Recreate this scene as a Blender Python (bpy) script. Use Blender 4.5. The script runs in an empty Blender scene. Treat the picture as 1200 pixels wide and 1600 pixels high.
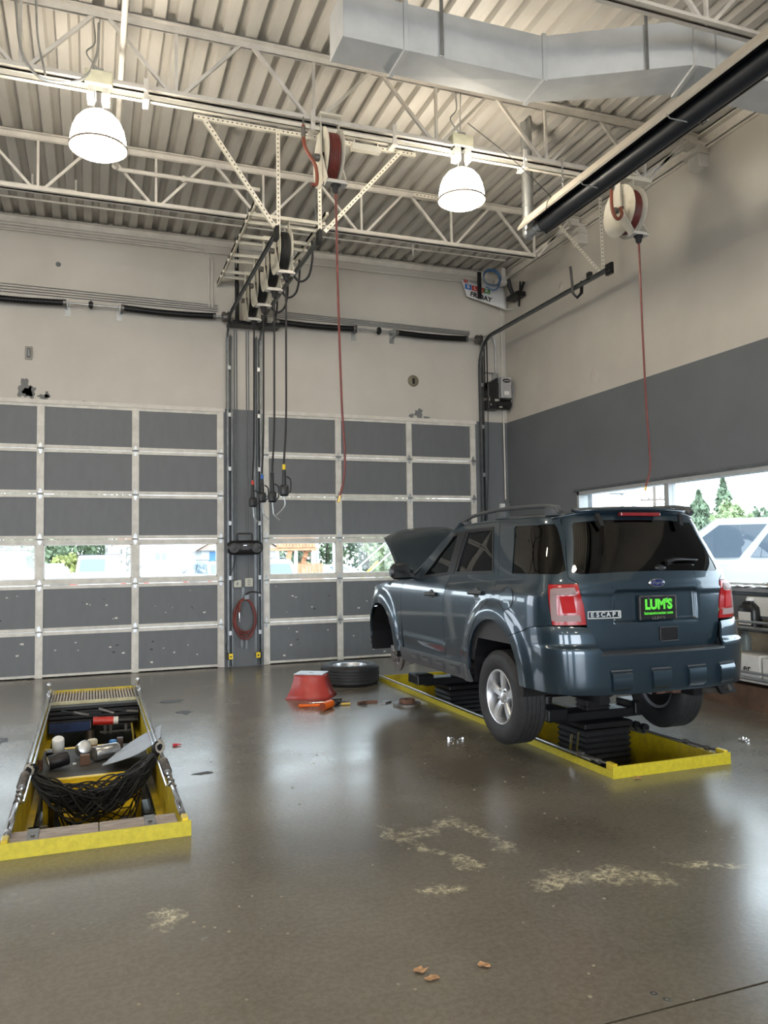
import bpy, bmesh, math, random
from mathutils import Vector, Matrix, Euler
from mathutils.geometry import delaunay_2d_cdt
R = math.radians
PI = math.pi
sc = bpy.context.scene
col = sc.collection
rnd = random.Random(7)

# ---------------------------------------------------------------- camera
CAM_H = 1.6
YAW, PITCH, ROLL, FPX = 0.354059, 0.0543287, -0.0144994, 1239.4
cam_d = bpy.data.cameras.new('camera')
cam = bpy.data.objects.new('camera', cam_d)
col.objects.link(cam)
cam_d.sensor_fit = 'HORIZONTAL'
cam_d.sensor_width = 36.0
cam_d.lens = FPX / 1200 * 36.0
cam_d.clip_end = 500
_f = Vector((math.sin(YAW) * math.cos(PITCH), math.cos(YAW) * math.cos(PITCH), math.sin(PITCH)))
_r = Vector((math.cos(YAW), -math.sin(YAW), 0))
_u = _r.cross(_f)
_r2 = _r * math.cos(ROLL) + _u * math.sin(ROLL)
_u2 = -_r * math.sin(ROLL) + _u * math.cos(ROLL)
_m = Matrix((_r2, _u2, -_f)).transposed().to_4x4()
cam.matrix_world = Matrix.Translation((0, 0, CAM_H)) @ _m
sc.camera = cam

# ---------------------------------------------------------------- world, exposure, rear fill lamps
w = bpy.data.worlds.new('overcast_sky')
sc.world = w
w.use_nodes = True
nt = w.node_tree
bg = nt.nodes['Background']
tc = nt.nodes.new('ShaderNodeTexCoord')
sx = nt.nodes.new('ShaderNodeSeparateXYZ')
rmp = nt.nodes.new('ShaderNodeValToRGB')
nt.links.new(tc.outputs['Generated'], sx.inputs[0])
nt.links.new(sx.outputs['Z'], rmp.inputs[0])
nt.links.new(rmp.outputs[0], bg.inputs[0])
rmp.color_ramp.elements[0].position = 0.0
rmp.color_ramp.elements[0].color = (0.86, 0.92, 1.0, 1)
rmp.color_ramp.elements[1].position = 0.6
rmp.color_ramp.elements[1].color = (0.80, 0.90, 1.0, 1)
bg.inputs[1].default_value = 4.2
sc.view_settings.view_transform = 'Standard'
sc.view_settings.look = 'None'
sc.view_settings.gamma = 1
sc.view_settings.use_curve_mapping = False
sc.view_settings.exposure = 0.85

def area_light(name, loc, direction, sx_, sy_, energy, color=(0.86, 0.93, 1.0)):
    d = bpy.data.lights.new(name, 'AREA')
    d.shape = 'RECTANGLE'; d.size = sx_; d.size_y = sy_; d.energy = energy; d.color = color
    o = bpy.data.objects.new(name, d); col.objects.link(o)
    o.location = loc
    o.rotation_euler = Vector(direction).to_track_quat('-Z', 'Y').to_euler()
    return o
# added area lamps, fill for daylight at the unseen rear bays behind the viewer
for dx in (-8.6, -3.4, 2.2):
    area_light('rear_bay_fill', (dx, -8.6, 1.9), (0, 1, -0.05), 3.4, 3.5, 190)

# ---------------------------------------------------------------- materials
MATS = {}
def mat(name, c, rough=.5, metal=0, var=0, vscale=6, bump=0, bscale=30, coat=0, c2=None, emit=0, spec=None, rvar=0, streak=None):
    if name in MATS: return MATS[name]
    m = bpy.data.materials.new(name); m.use_nodes = True
    n = m.node_tree; b = n.nodes['Principled BSDF']
    b.inputs['Base Color'].default_value = (*c, 1)
    b.inputs['Roughness'].default_value = rough
    b.inputs['Metallic'].default_value = metal
    if coat:
        b.inputs['Coat Weight'].default_value = coat
        b.inputs['Coat Roughness'].default_value = .04
    if spec is not None: b.inputs['Specular IOR Level'].default_value = spec
    if emit:
        b.inputs['Emission Color'].default_value = (*c, 1)
        b.inputs['Emission Strength'].default_value = emit
    if var or bump or c2 or rvar:
        t = n.nodes.new('ShaderNodeTexCoord')
        mp = n.nodes.new('ShaderNodeMapping')
        n.links.new(t.outputs['Object'], mp.inputs[0])
        if streak: mp.inputs['Scale'].default_value = streak
    if var or c2 or rvar:
        no = n.nodes.new('ShaderNodeTexNoise')
        no.inputs['Scale'].default_value = vscale
        no.inputs['Detail'].default_value = 6
        no.inputs['Roughness'].default_value = .62
        n.links.new(mp.outputs[0], no.inputs['Vector'])
        cr = n.nodes.new('ShaderNodeValToRGB')
        a = c2 if c2 else tuple(x * (1 - var) for x in c)
        bb = c if c2 else tuple(min(1, x * (1 + var)) for x in c)
        cr.color_ramp.elements[0].position = .36; cr.color_ramp.elements[0].color = (*a, 1)
        cr.color_ramp.elements[1].position = .62; cr.color_ramp.elements[1].color = (*bb, 1)
        n.links.new(no.outputs['Fac'], cr.inputs[0])
        n.links.new(cr.outputs[0], b.inputs['Base Color'])
        if rvar:
            mr = n.nodes.new('ShaderNodeMapRange')
            mr.inputs['From Min'].default_value = .3; mr.inputs['From Max'].default_value = .7
            mr.inputs['To Min'].default_value = rough - rvar; mr.inputs['To Max'].default_value = rough + rvar
            n.links.new(no.outputs['Fac'], mr.inputs[0]); n.links.new(mr.outputs[0], b.inputs['Roughness'])
    if bump:
        nb = n.nodes.new('ShaderNodeTexNoise'); nb.inputs['Scale'].default_value = bscale
        nb.inputs['Detail'].default_value = 3
        n.links.new(mp.outputs[0], nb.inputs['Vector'])
        bn = n.nodes.new('ShaderNodeBump'); bn.inputs['Strength'].default_value = bump
        bn.inputs['Distance'].default_value = .01
        n.links.new(nb.outputs['Fac'], bn.inputs['Height'])
        n.links.new(bn.outputs[0], b.inputs['Normal'])
    MATS[name] = m
    return m

def glass(name, tint, refl=.06, rough=0.0, alpha_tint=None):
    if name in MATS: return MATS[name]
    m = bpy.data.materials.new(name); m.use_nodes = True
    n = m.node_tree; n.nodes.clear()
    out = n.nodes.new('ShaderNodeOutputMaterial')
    tr = n.nodes.new('ShaderNodeBsdfTransparent'); tr.inputs[0].default_value = (*tint, 1)
    gl = n.nodes.new('ShaderNodeBsdfGlossy'); gl.inputs[0].default_value = (1, 1, 1, 1); gl.inputs['Roughness'].default_value = rough
    fr = n.nodes.new('ShaderNodeFresnel'); fr.inputs[0].default_value = 1.5
    mx = n.nodes.new('ShaderNodeMixShader')
    ge = n.nodes.new('ShaderNodeNewGeometry'); inv = n.nodes.new('ShaderNodeMath'); inv.operation = 'SUBTRACT'; inv.inputs[0].default_value = 1.0
    mu = n.nodes.new('ShaderNodeMath'); mu.operation = 'MULTIPLY'
    n.links.new(ge.outputs['Backfacing'], inv.inputs[1]); n.links.new(inv.outputs[0], mu.inputs[0]); n.links.new(fr.outputs[0], mu.inputs[1])
    n.links.new(mu.outputs[0], mx.inputs[0]); n.links.new(tr.outputs[0], mx.inputs[1]); n.links.new(gl.outputs[0], mx.inputs[2])
    n.links.new(mx.outputs[0], out.inputs[0])
    MATS[name] = m
    return m

def floor_material():
    m = bpy.data.materials.new('sealed_concrete'); m.use_nodes = True
    n = m.node_tree; L = n.links; b = n.nodes['Principled BSDF']
    t = n.nodes.new('ShaderNodeTexCoord')
    def noise(scale, det=6, ro=.6, vec=None):
        q = n.nodes.new('ShaderNodeTexNoise'); q.inputs['Scale'].default_value = scale
        q.inputs['Detail'].default_value = det; q.inputs['Roughness'].default_value = ro
        L.new(vec or t.outputs['Object'], q.inputs['Vector']); return q.outputs['Fac']
    def ramp(src, stops):
        q = n.nodes.new('ShaderNodeValToRGB'); e = q.color_ramp.elements
        e[0].position, e[0].color = stops[0][0], (*stops[0][1], 1)
        e[1].position, e[1].color = stops[-1][0], (*stops[-1][1], 1)
        for p, c in stops[1:-1]:
            k = e.new(p); k.color = (*c, 1)
        L.new(src, q.inputs[0]); return q.outputs[0]
    def mix(f, a, c, mode='MIX'):
        q = n.nodes.new('ShaderNodeMix'); q.data_type = 'RGBA'; q.blend_type = mode
        for s, v in ((0, f), (6, a), (7, c)):
            if hasattr(v, 'is_linked') or hasattr(v, 'links'): L.new(v, q.inputs[s])
            elif isinstance(v, (int, float)): q.inputs[s].default_value = v
            else: q.inputs[s].default_value = (*v, 1)
        return q.outputs[2]
    big = noise(.55, 5); mid = noise(3.2, 8, .7); fine = noise(38, 4, .7)
    base = ramp(big, [(.3, (.135, .117, .088)), (.5, (.172, .152, .118)), (.7, (.21, .188, .152))])
    base = mix(.22, base, ramp(mid, [(.3, (.11, .098, .078)), (.7, (.22, .20, .17))]))
    base = mix(.18, base, ramp(fine, [(.4, (.05, .045, .035)), (.6, (.22, .2, .17))]))
    wn = n.nodes.new('ShaderNodeTexNoise'); wn.inputs['Scale'].default_value = 5; wn.inputs['Detail'].default_value = 6; wn.inputs['Roughness'].default_value = .7
    L.new(t.outputs['Object'], wn.inputs['Vector'])
    vs_ = n.nodes.new('ShaderNodeVectorMath'); vs_.operation = 'MULTIPLY_ADD'; vs_.inputs[1].default_value = (.42, .42, 0); 
    L.new(wn.outputs['Color'], vs_.inputs[0]); L.new(t.outputs['Object'], vs_.inputs[2])
    v2 = n.nodes.new('ShaderNodeVectorMath'); v2.operation = 'SUBTRACT'; v2.inputs[1].default_value = (.21, .21, 0)
    L.new(vs_.outputs[0], v2.inputs[0]); warp = v2.outputs[0]
    # worn pale scuffs left of centre and right (a dried spill)
    def blob(cx, cy, rx, ry, rot=0):
        mp = n.nodes.new('ShaderNodeMapping'); mp.vector_type = 'TEXTURE'
        mp.inputs['Location'].default_value = (cx, cy, 0); mp.inputs['Rotation'].default_value = (0, 0, rot)
        mp.inputs['Scale'].default_value = (rx, ry, 50)
        L.new(warp, mp.inputs[0])
        g = n.nodes.new('ShaderNodeTexGradient'); g.gradient_type = 'SPHERICAL'
        L.new(mp.outputs[0], g.inputs[0]); return g.outputs['Fac']
    def mth(op, a, c):
        q = n.nodes.new('ShaderNodeMath'); q.operation = op; q.use_clamp = True
        for s, v in ((0, a), (1, c)):
            if isinstance(v, (int, float)): q.inputs[s].default_value = v
            else: L.new(v, q.inputs[s])
        return q.outputs[0]
    dn = noise(1.3, 3, .5)
    scr = noise(22, 10, .9)
    crack = ramp(scr, [(.47, (0, 0, 0)), (.57, (1, 1, 1)), (.62, (1, 1, 1)), (.72, (.7, .7, .7))])
    spots = None
    for (cx, cy, rx, ry, ro) in SCUFFS:
        s = mth('MULTIPLY', blob(cx, cy, rx, ry, ro), 1.5)
        spots = s if spots is None else mth('MAXIMUM', spots, s)
    f1 = mth('MULTIPLY', spots, crack)
    base = mix(f1, base, (.72, .64, .44))
    dark = None
    for (cx, cy, rx, ry, ro) in OILS:
        s = mth('MULTIPLY', blob(cx, cy, rx, ry, ro), 1.2)
        dark = s if dark is None else mth('MAXIMUM', dark, s)
    dk = mth('MULTIPLY', dark, ramp(big, [(.3, (.25, .25, .25)), (.7, (.6, .6, .6))]))
    base = mix(dk, base, (.03, .026, .02))
    L.new(base, b.inputs['Base Color'])
    mr = n.nodes.new('ShaderNodeMapRange'); mr.inputs['From Min'].default_value = .3; mr.inputs['From Max'].default_value = .7
    mr.inputs['To Min'].default_value = .20; mr.inputs['To Max'].default_value = .28
    L.new(noise(1.6, 4, .55), mr.inputs[0]); L.new(mr.outputs[0], b.inputs['Roughness'])
    b.inputs['Specular IOR Level'].default_value = .8
    bn = n.nodes.new('ShaderNodeBump'); bn.inputs['Strength'].default_value = .12; bn.inputs['Distance'].default_value = .004
    L.new(fine, bn.inputs['Height']); L.new(bn.outputs[0], b.inputs['Normal'])
    return m
def _seg(pts, wd):
    out = []
    for (xa, ya), (xb, yb) in zip(pts[:-1], pts[1:]):
        L_ = math.hypot(xb - xa, yb - ya); out.append(((xa + xb) / 2, (ya + yb) / 2, L_ * .75, wd, math.atan2(yb - ya, xb - xa)))
    return out
SCUFFS = _seg([(1.60, 4.50), (1.66, 4.18), (1.78, 3.93), (1.87, 3.69)], .055) + _seg([(1.68, 4.30), (1.90, 4.32), (2.02, 4.42)], .10) + _seg([(2.03, 4.42), (2.14, 4.05), (2.14, 3.85)], .07) \
    + _seg([(2.03, 3.42), (2.26, 3.42), (2.50, 3.37), (2.66, 3.22)], .10) + _seg([(2.16, 3.60), (2.27, 3.42)], .06) + _seg([(2.80, 3.40), (3.08, 3.24)], .05) + [(1.58, 3.55, .14, .10, 0), (.33, 3.77, .07, .13, -.4)]
OILS = [(3.0, 7.6, .8, .9, 0), (2.7, 5.3, .8, .9, 0), (1.4, 4.3, .9, .8, 0), (2.6, 4.0, .9, .7, 0), (2.9, 2.4, 1.2, .8, 0), (2.2, 6.6, .8, 1.1, 0)]

def wall_material(name, white=(.56, .525, .47), grey=(.135, .145, .155), split=3.8, gfac=1):
    m = bpy.data.materials.new(name); m.use_nodes = True
    n = m.node_tree; L = n.links; b = n.nodes['Principled BSDF']
    g = n.nodes.new('ShaderNodeNewGeometry'); s = n.nodes.new('ShaderNodeSeparateXYZ')
    L.new(g.outputs['Position'], s.inputs[0])
    c = n.nodes.new('ShaderNodeMath'); c.operation = 'GREATER_THAN'; c.inputs[1].default_value = split
    L.new(s.outputs['Z'], c.inputs[0])
    no = n.nodes.new('ShaderNodeTexNoise'); no.inputs['Scale'].default_value = 1.4; no.inputs['Detail'].default_value = 8
    L.new(g.outputs['Position'], no.inputs['Vector'])
    r1 = n.nodes.new('ShaderNodeValToRGB'); e = r1.color_ramp.elements
    e[0].position = .3; e[0].color = (*[x * .88 for x in white], 1); e[1].position = .65; e[1].color = (*white, 1)
    L.new(no.outputs['Fac'], r1.inputs[0])
    r2 = n.nodes.new('ShaderNodeValToRGB'); e = r2.color_ramp.elements
    e[0].position = .3; e[0].color = (*[x * .9 for x in grey], 1); e[1].position = .65; e[1].color = (*[x * 1.06 for x in grey], 1)
    L.new(no.outputs['Fac'], r2.inputs[0])
    mx = n.nodes.new('ShaderNodeMix'); mx.data_type = 'RGBA'
    L.new(c.outputs[0], mx.inputs[0]); L.new(r2.outputs[0], mx.inputs[6]); L.new(r1.outputs[0], mx.inputs[7])
    L.new(mx.outputs[2], b.inputs['Base Color'])
    b.inputs['Roughness'].default_value = .62
    nb = n.nodes.new('ShaderNodeTexNoise'); nb.inputs['Scale'].default_value = 60
    L.new(g.outputs['Position'], nb.inputs['Vector'])
    bn = n.nodes.new('ShaderNodeBump'); bn.inputs['Strength'].default_value = .15; bn.inputs['Distance'].default_value = .004
    L.new(nb.outputs['Fac'], bn.inputs['Height']); L.new(bn.outputs[0], b.inputs['Normal'])
    return m

M = dict(
    white_steel=mat('white_painted_steel', (.62, .585, .53), .5, 0, .08, 5),
    deck=mat('painted_deck_steel', (.50, .475, .43), .5, 0, .10, 3, streak=(1, .25, 1)),
    cream_steel=mat('cream_painted_steel', (.70, .66, .56), .45, 0, .06, 8),
    duct=mat('galvanised_duct', (.55, .565, .57), .6, 0, .05, 4, spec=.3),
    galv=mat('galvanised_steel', (.42, .43, .43), .38, .85, .12, 10),
    darkgalv=mat('dull_track_steel', (.16, .17, .175), .42, .8, .15, 8),
    black_metal=mat('black_metal', (.012, .012, .013), .42, .3, .2, 10),
    black_rubber=mat('black_rubber', (.014, .014, .015), .62, 0, .25, 12, .2, 60),
    black_plastic=mat('black_plastic', (.012, .012, .014), .38),
    red_hose=mat('dark_red_rubber', (.15, .028, .022), .45, 0, .2, 10),
    rust=mat('rusty_iron', (.14, .07, .045), .75, .3, .4, 14, .4, 50),
    cast=mat('bare_cast_iron', (.22, .20, .18), .5, .8, .3, 12, .2, 50),
    chrome=mat('bright_metal', (.75, .76, .78), .18, 1),
    rim=mat('silver_alloy', (.62, .63, .65), .3, .75, .06, 10),
    brass=mat('brass', (.6, .42, .16), .3, 1),
    door_panel=mat('grey_painted_door_panel', (.125, .132, .138), .5, 0, .04, 5, .05, 80, streak=(2, 1, .6)),
    door_rail=mat('cream_door_rail', (.60, .575, .52), .42, 0, .12, 6),
    yellow=mat('yellow_painted_steel', (.66, .50, .015), .42, .05, 0, 7, .2, 30, c2=(.44, .32, .02)),
    edge_yellow=mat('bright_yellow_edge', (.52, .43, .025), .45, 0, .10, 30, .15, 60),
    dirty_steel=mat('dirty_steel', (.16, .15, .14), .45, .7, .4, 8, .2, 30),
    wood=mat('oil_stained_wood', (.42, .36, .32), .6, 0, 0, 9, .3, 40, c2=(.20, .15, .12), streak=(1, 8, 8)),
    white=mat('white_plastic', (.75, .75, .73), .4),
    paper=mat('paper', (.72, .70, .66), .7, 0, .05, 6),
)
# ---------------------------------------------------------------- mesh helpers
class MB:
    def __init__(s): s.v = []; s.f = []; s.mi = []; s.cur = 0; s.T = None
    def add(s, vs, fs):
        o = len(s.v)
        if s.T is not None: vs = [s.T @ Vector(p) for p in vs]
        s.v += [tuple(p) for p in vs]
        s.f += [tuple(i + o for i in q) for q in fs]; s.mi += [s.cur] * len(fs); return s
    def box(s, x0, x1, y0, y1, z0, z1, bev=0):
        if x0 > x1: x0, x1 = x1, x0
        if y0 > y1: y0, y1 = y1, y0
        if z0 > z1: z0, z1 = z1, z0
        if not bev:
            v = [(x, y, z) for z in (z0, z1) for y in (y0, y1) for x in (x0, x1)]
            return s.add(v, [(0, 2, 3, 1), (4, 5, 7, 6), (0, 1, 5, 4), (2, 6, 7, 3), (0, 4, 6, 2), (1, 3, 7, 5)])
        b = min(bev, (x1 - x0) / 2.01, (y1 - y0) / 2.01, (z1 - z0) / 2.01)
        bm = bmesh.new()
        m = Matrix.Translation(((x0 + x1) / 2, (y0 + y1) / 2, (z0 + z1) / 2)) @ Matrix.Diagonal((x1 - x0, y1 - y0, z1 - z0, 1))
        bmesh.ops.create_cube(bm, size=1, matrix=m)
        bmesh.ops.bevel(bm, geom=bm.edges[:], offset=b, segments=2, profile=.5, affect='EDGES')
        s.add([v.co.copy() for v in bm.verts], [[v.index for v in f.verts] for f in bm.faces]); bm.free(); return s
    def bar(s, p, q, w_, h_, up=(0, 0, 1)):
        p = Vector(p); q = Vector(q); d = q - p; L = d.length
        if L < 1e-6: return s
        d.normalize(); u = Vector(up)
        if abs(d.dot(u)) > .99: u = Vector((0, 1, 0))
        a = d.cross(u).normalized(); b = a.cross(d).normalized()
        v = [pt + a * (i * w_ / 2) + b * (j * h_ / 2) for pt in (p, q) for (i, j) in ((-1, -1), (1, -1), (1, 1), (-1, 1))]
        return s.add(v, [(0, 1, 2, 3), (7, 6, 5, 4), (0, 4, 5, 1), (1, 5, 6, 2), (2, 6, 7, 3), (3, 7, 4, 0)])
    def angle(s, p, q, w_=.035, t=.004, up=(0, 0, 1), flip=1):
        p = Vector(p); q = Vector(q); d = (q - p).normalized(); u = Vector(up)
        if abs(d.dot(u)) > .99: u = Vector((0, 1, 0))
        a = d.cross(u).normalized(); b = a.cross(d).normalized()
        s.bar(p + a * flip * w_ / 2, q + a * flip * w_ / 2, w_, t, up)
        s.bar(p + b * -w_ / 2, q + b * -w_ / 2, t, w_, up); return s
    def cyl(s, p, q, r, n=12, r2=None, cap=True):
        p = Vector(p); q = Vector(q); d = (q - p).normalized(); r2 = r if r2 is None else r2
        u = Vector((0, 0, 1)) if abs(d.z) < .95 else Vector((1, 0, 0))
        a = d.cross(u).normalized(); b = a.cross(d).normalized()
        v = []
        for pt, rr in ((p, r), (q, r2)):
            for i in range(n):
                t = 2 * PI * i / n; v.append(pt + a * (rr * math.cos(t)) + b * (rr * math.sin(t)))
        f = [(i, (i + 1) % n, n + (i + 1) % n, n + i) for i in range(n)]
        if cap: f += [tuple(range(n - 1, -1, -1)), tuple(range(n, 2 * n))]
        return s.add(v, f)
    def tube(s, pts, r, n=8, closed=False, rs=None):
        pts = [Vector(p) for p in pts]; m = len(pts); v = []; pa = None
        for i, p in enumerate(pts):
            d = (pts[(i + 1) % m] - pts[i - 1]) if closed or 0 < i < m - 1 else (pts[1] - pts[0] if i == 0 else pts[-1] - pts[-2])
            if d.length < 1e-9: d = Vector((0, 0, 1))
            d.normalize()
            if pa is None:
                u = Vector((0, 0, 1)) if abs(d.z) < .9 else Vector((1, 0, 0)); a = d.cross(u).normalized()
            else:
                a = pa - d * pa.dot(d)
                a = a.normalized() if a.length > 1e-6 else pa
            pa = a; b = a.cross(d)
            rr = rs[i] if rs else r
            for k in range(n):
                t = 2 * PI * k / n; v.append(p + a * rr * math.cos(t) + b * rr * math.sin(t))
        f = []
        for i in range(m if closed else m - 1):
            j = (i + 1) % m
            for k in range(n):
                f.append((i * n + k, i * n + (k + 1) % n, j * n + (k + 1) % n, j * n + k))
        if not closed: f += [tuple(range(n - 1, -1, -1)), tuple(range((m - 1) * n, m * n))]
        return s.add(v, f)
    def lathe(s, prof, n=24, axis='Z', c=(0, 0, 0), closed=False, a0=0, a1=2 * PI):
        v = []; full = abs(a1 - a0 - 2 * PI) < 1e-6; nn = n if full else n + 1
        for i in range(nn):
            t = a0 + (a1 - a0) * i / n; cs, sn = math.cos(t), math.sin(t)
            for r, h in prof:
                if axis == 'Z': p = (r * cs, r * sn, h)
                elif axis == 'X': p = (h, r * cs, r * sn)
                else: p = (r * sn, h, r * cs)
                v.append((p[0] + c[0], p[1] + c[1], p[2] + c[2]))
        k = len(prof); f = []
        for i in range(n):
            j = (i + 1) % nn
            for q in range(k if closed else k - 1):
                q2 = (q + 1) % k
                f.append((i * k + q, j * k + q, j * k + q2, i * k + q2))
        return s.add(v, f)
    def prism(s, poly, axis, a, b):
        n = len(poly)
        def mk(p, h):
            return (h, p[0], p[1]) if axis == 'X' else ((p[0], h, p[1]) if axis == 'Y' else (p[0], p[1], h))
        v = [mk(p, a) for p in poly] + [mk(p, b) for p in poly]
        f = [tuple(range(n - 1, -1, -1)), tuple(range(n, 2 * n))] + [(i, (i + 1) % n, n + (i + 1) % n, n + i) for i in range(n)]
        return s.add(v, f)
    def quad(s, *p): return s.add(list(p), [tuple(range(len(p)))])
    def sphere(s, c, r, n=10, sz=1):
        return s.lathe([(max(1e-4, r * math.sin(PI * i / n)), -r * sz * math.cos(PI * i / n)) for i in range(n + 1)], n * 2 if n < 9 else 16, 'Z', c)

def obj(name, mb, m, parent=None, smooth=False, world=True, fix=True, kind=None):
    me = bpy.data.meshes.new(name)
    off = Vector(parent_origin(parent)) if (parent is not None and world) else Vector((0, 0, 0))
    me.from_pydata([tuple(Vector(p) - off) for p in mb.v] if world and parent is not None else mb.v, [], mb.f)
    ms = m if isinstance(m, (list, tuple)) else [m]
    for x in ms: me.materials.append(x)
    if len(ms) > 1: me.polygons.foreach_set('material_index', mb.mi)
    if fix:
        bm = bmesh.new(); bm.from_mesh(me)
        bmesh.ops.remove_doubles(bm, verts=bm.verts[:], dist=1e-5)
        bmesh.ops.recalc_face_normals(bm, faces=bm.faces[:]); bm.to_mesh(me); bm.free()
    o = bpy.data.objects.new(name, me); col.objects.link(o)
    if smooth:
        me.polygons.foreach_set('use_smooth', [True] * len(me.polygons))
        try: me.set_sharp_from_angle(angle=R(smooth if smooth is not True and smooth > 1 else 40))
        except Exception: pass
    if parent is not None: o.parent = parent
    if kind: o['kind'] = kind
    me.update()
    return o
def parent_origin(p):
    v = Vector((0, 0, 0))
    while p is not None:
        v = v + Vector(p.location); p = p.parent
    return v
def thing(name, label, cat, loc=(0, 0, 0), group=None, rz=0):
    o = bpy.data.objects.new(name, None); col.objects.link(o)
    o.location = loc; o.rotation_euler = (0, 0, rz); o.empty_display_size = .1
    o['label'] = label; o['category'] = cat
    if group: o['group'] = group
    return o
def tag(o, label, cat, group=None):
    o['label'] = label; o['category'] = cat
    if group: o['group'] = group
    return o
def struct(name, mb, m, smooth=False, parent=None, world=True):
    o = obj(name, mb, m, parent, smooth, world)
    if parent is None: o['kind'] = 'structure'
    return o
def dup(root, loc, label=None, rz=0, rot=None):
    r = root.copy(); col.objects.link(r); r.location = loc; r.rotation_euler = rot if rot else (0, 0, rz)
    if label: r['label'] = label
    for ch in list(root.children):
        c = ch.copy(); col.objects.link(c); c.parent = r
        for g in ch.children:
            d = g.copy(); col.objects.link(d); d.parent = c
    return r
def single(name, mb, m, label, cat, loc=None, smooth=False, group=None, rz=0):
    """one thing that is one mesh; world coordinates, origin moved to loc"""
    if loc is None:
        xs = [p[0] for p in mb.v]; ys = [p[1] for p in mb.v]; zs = [p[2] for p in mb.v]
        loc = ((min(xs) + max(xs)) / 2, (min(ys) + max(ys)) / 2, min(zs))
    L = Vector(loc); mb.v = [tuple(Vector(p) - L) for p in mb.v]
    o = obj(name, mb, m, None, smooth); o.location = loc; o.rotation_euler.z = rz
    return tag(o, label, cat, group)
def arc(c, r, a0, a1, n, plane='YZ', x=0):
    out = []
    for i in range(n + 1):
        t = a0 + (a1 - a0) * i / n; u, v = c[0] + r * math.cos(t), c[1] + r * math.sin(t)
        out.append((x, u, v) if plane == 'YZ' else ((u, x, v) if plane == 'XZ' else (u, v, x)))
    return out
def spline(pts, n=8):
    P = [Vector(p) for p in pts]; P = [P[0] * 2 - P[1]] + P + [P[-1] * 2 - P[-2]]; out = []
    for i in range(1, len(P) - 2):
        for k in range(n):
            t = k / n
            out.append(.5 * ((2 * P[i]) + (P[i + 1] - P[i - 1]) * t + (2 * P[i - 1] - 5 * P[i] + 4 * P[i + 1] - P[i + 2]) * t * t + (3 * P[i] - P[i - 1] - 3 * P[i + 1] + P[i + 2]) * t ** 3))
    out.append(P[-2]); return out
def text_mesh(name, s, size, m, parent=None, mw=None, depth=.002, align='CENTER', bold=0, xs=1.0):
    cu = bpy.data.curves.new(name, 'FONT'); cu.body = s; cu.size = size; cu.extrude = depth; cu.align_x = align
    cu.align_y = 'CENTER'; cu.offset = bold; cu.resolution_u = 3
    t = bpy.data.objects.new(name, cu); col.objects.link(t)
    dg = bpy.context.evaluated_depsgraph_get(); dg.update()
    me = bpy.data.meshes.new_from_object(t.evaluated_get(dg))
    bpy.data.objects.remove(t); bpy.data.curves.remove(cu)
    me.name = name; me.materials.clear(); me.materials.append(m)
    if xs != 1: me.transform(Matrix.Diagonal((xs, 1, 1, 1)))
    off = Matrix.Translation(-parent_origin(parent)) if parent is not None else Matrix()
    me.transform(off @ mw)
    o = bpy.data.objects.new(name, me); col.objects.link(o)
    if parent is not None: o.parent = parent
    return o
def frame(loc, right, up):
    r = Vector(right).normalized(); u = Vector(up); n_ = r.cross(u).normalized(); u = n_.cross(r)
    m = Matrix((r, u, n_)).transposed().to_4x4(); m.translation = Vector(loc); return m

# ---------------------------------------------------------------- the hall
D = 11.75      # plane of the bay door wall
WX = 6.58      # plane of the right wall
XL, YB = -13.0, -9.0
ZD = 6.36
BAYS = [(-1.90, 1.83), (2.41, 5.98)]
DOORH = 3.76
PITS = [(-.45, .54, 4.79, 10.42), (3.47, 4.50, 4.79, 9.83)]
wm = wall_material('two_tone_painted_wall')

# floor: one slab with both lift pits cut out and a sawn control joint
mb = MB()
xs = sorted({XL - .3, WX + .25, *[p[0] for p in PITS], *[p[1] for p in PITS]})
ys = sorted({YB - .3, 2.354, 2.366, PITS[0][2], PITS[0][3], PITS[1][3], D + .25})
for i in range(len(xs) - 1):
    for j in range(len(ys) - 1):
        cx, cy = (xs[i] + xs[i + 1]) / 2, (ys[j] + ys[j + 1]) / 2
        if any(p[0] < cx < p[1] and p[2] < cy < p[3] for p in PITS): continue
        z = -.012 if 2.354 < cy < 2.366 else 0
        mb.box(xs[i], xs[i + 1], ys[j], ys[j + 1], -.2, z)
fl = struct('floor', mb, floor_material())

# door wall with two bay openings
mb = MB()
mb.box(XL, BAYS[0][0] - 4.3, D, D + .25, 0, ZD)
mb.box(BAYS[0][0] - .6, BAYS[0][0], D, D + .25, 0, ZD)
mb.box(BAYS[0][1], BAYS[1][0], D, D + .25, 0, ZD)
mb.box(BAYS[1][1], WX + .25, D, D + .25, 0, ZD)
mb.box(BAYS[0][0] - 4.3, BAYS[0][0] - .6, D, D + .25, DOORH, ZD)
mb.box(*BAYS[0], D, D + .25, DOORH, ZD)
mb.box(*BAYS[1], D, D + .25, DOORH, ZD)
wb = struct('wall_back', mb, wm)
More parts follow.
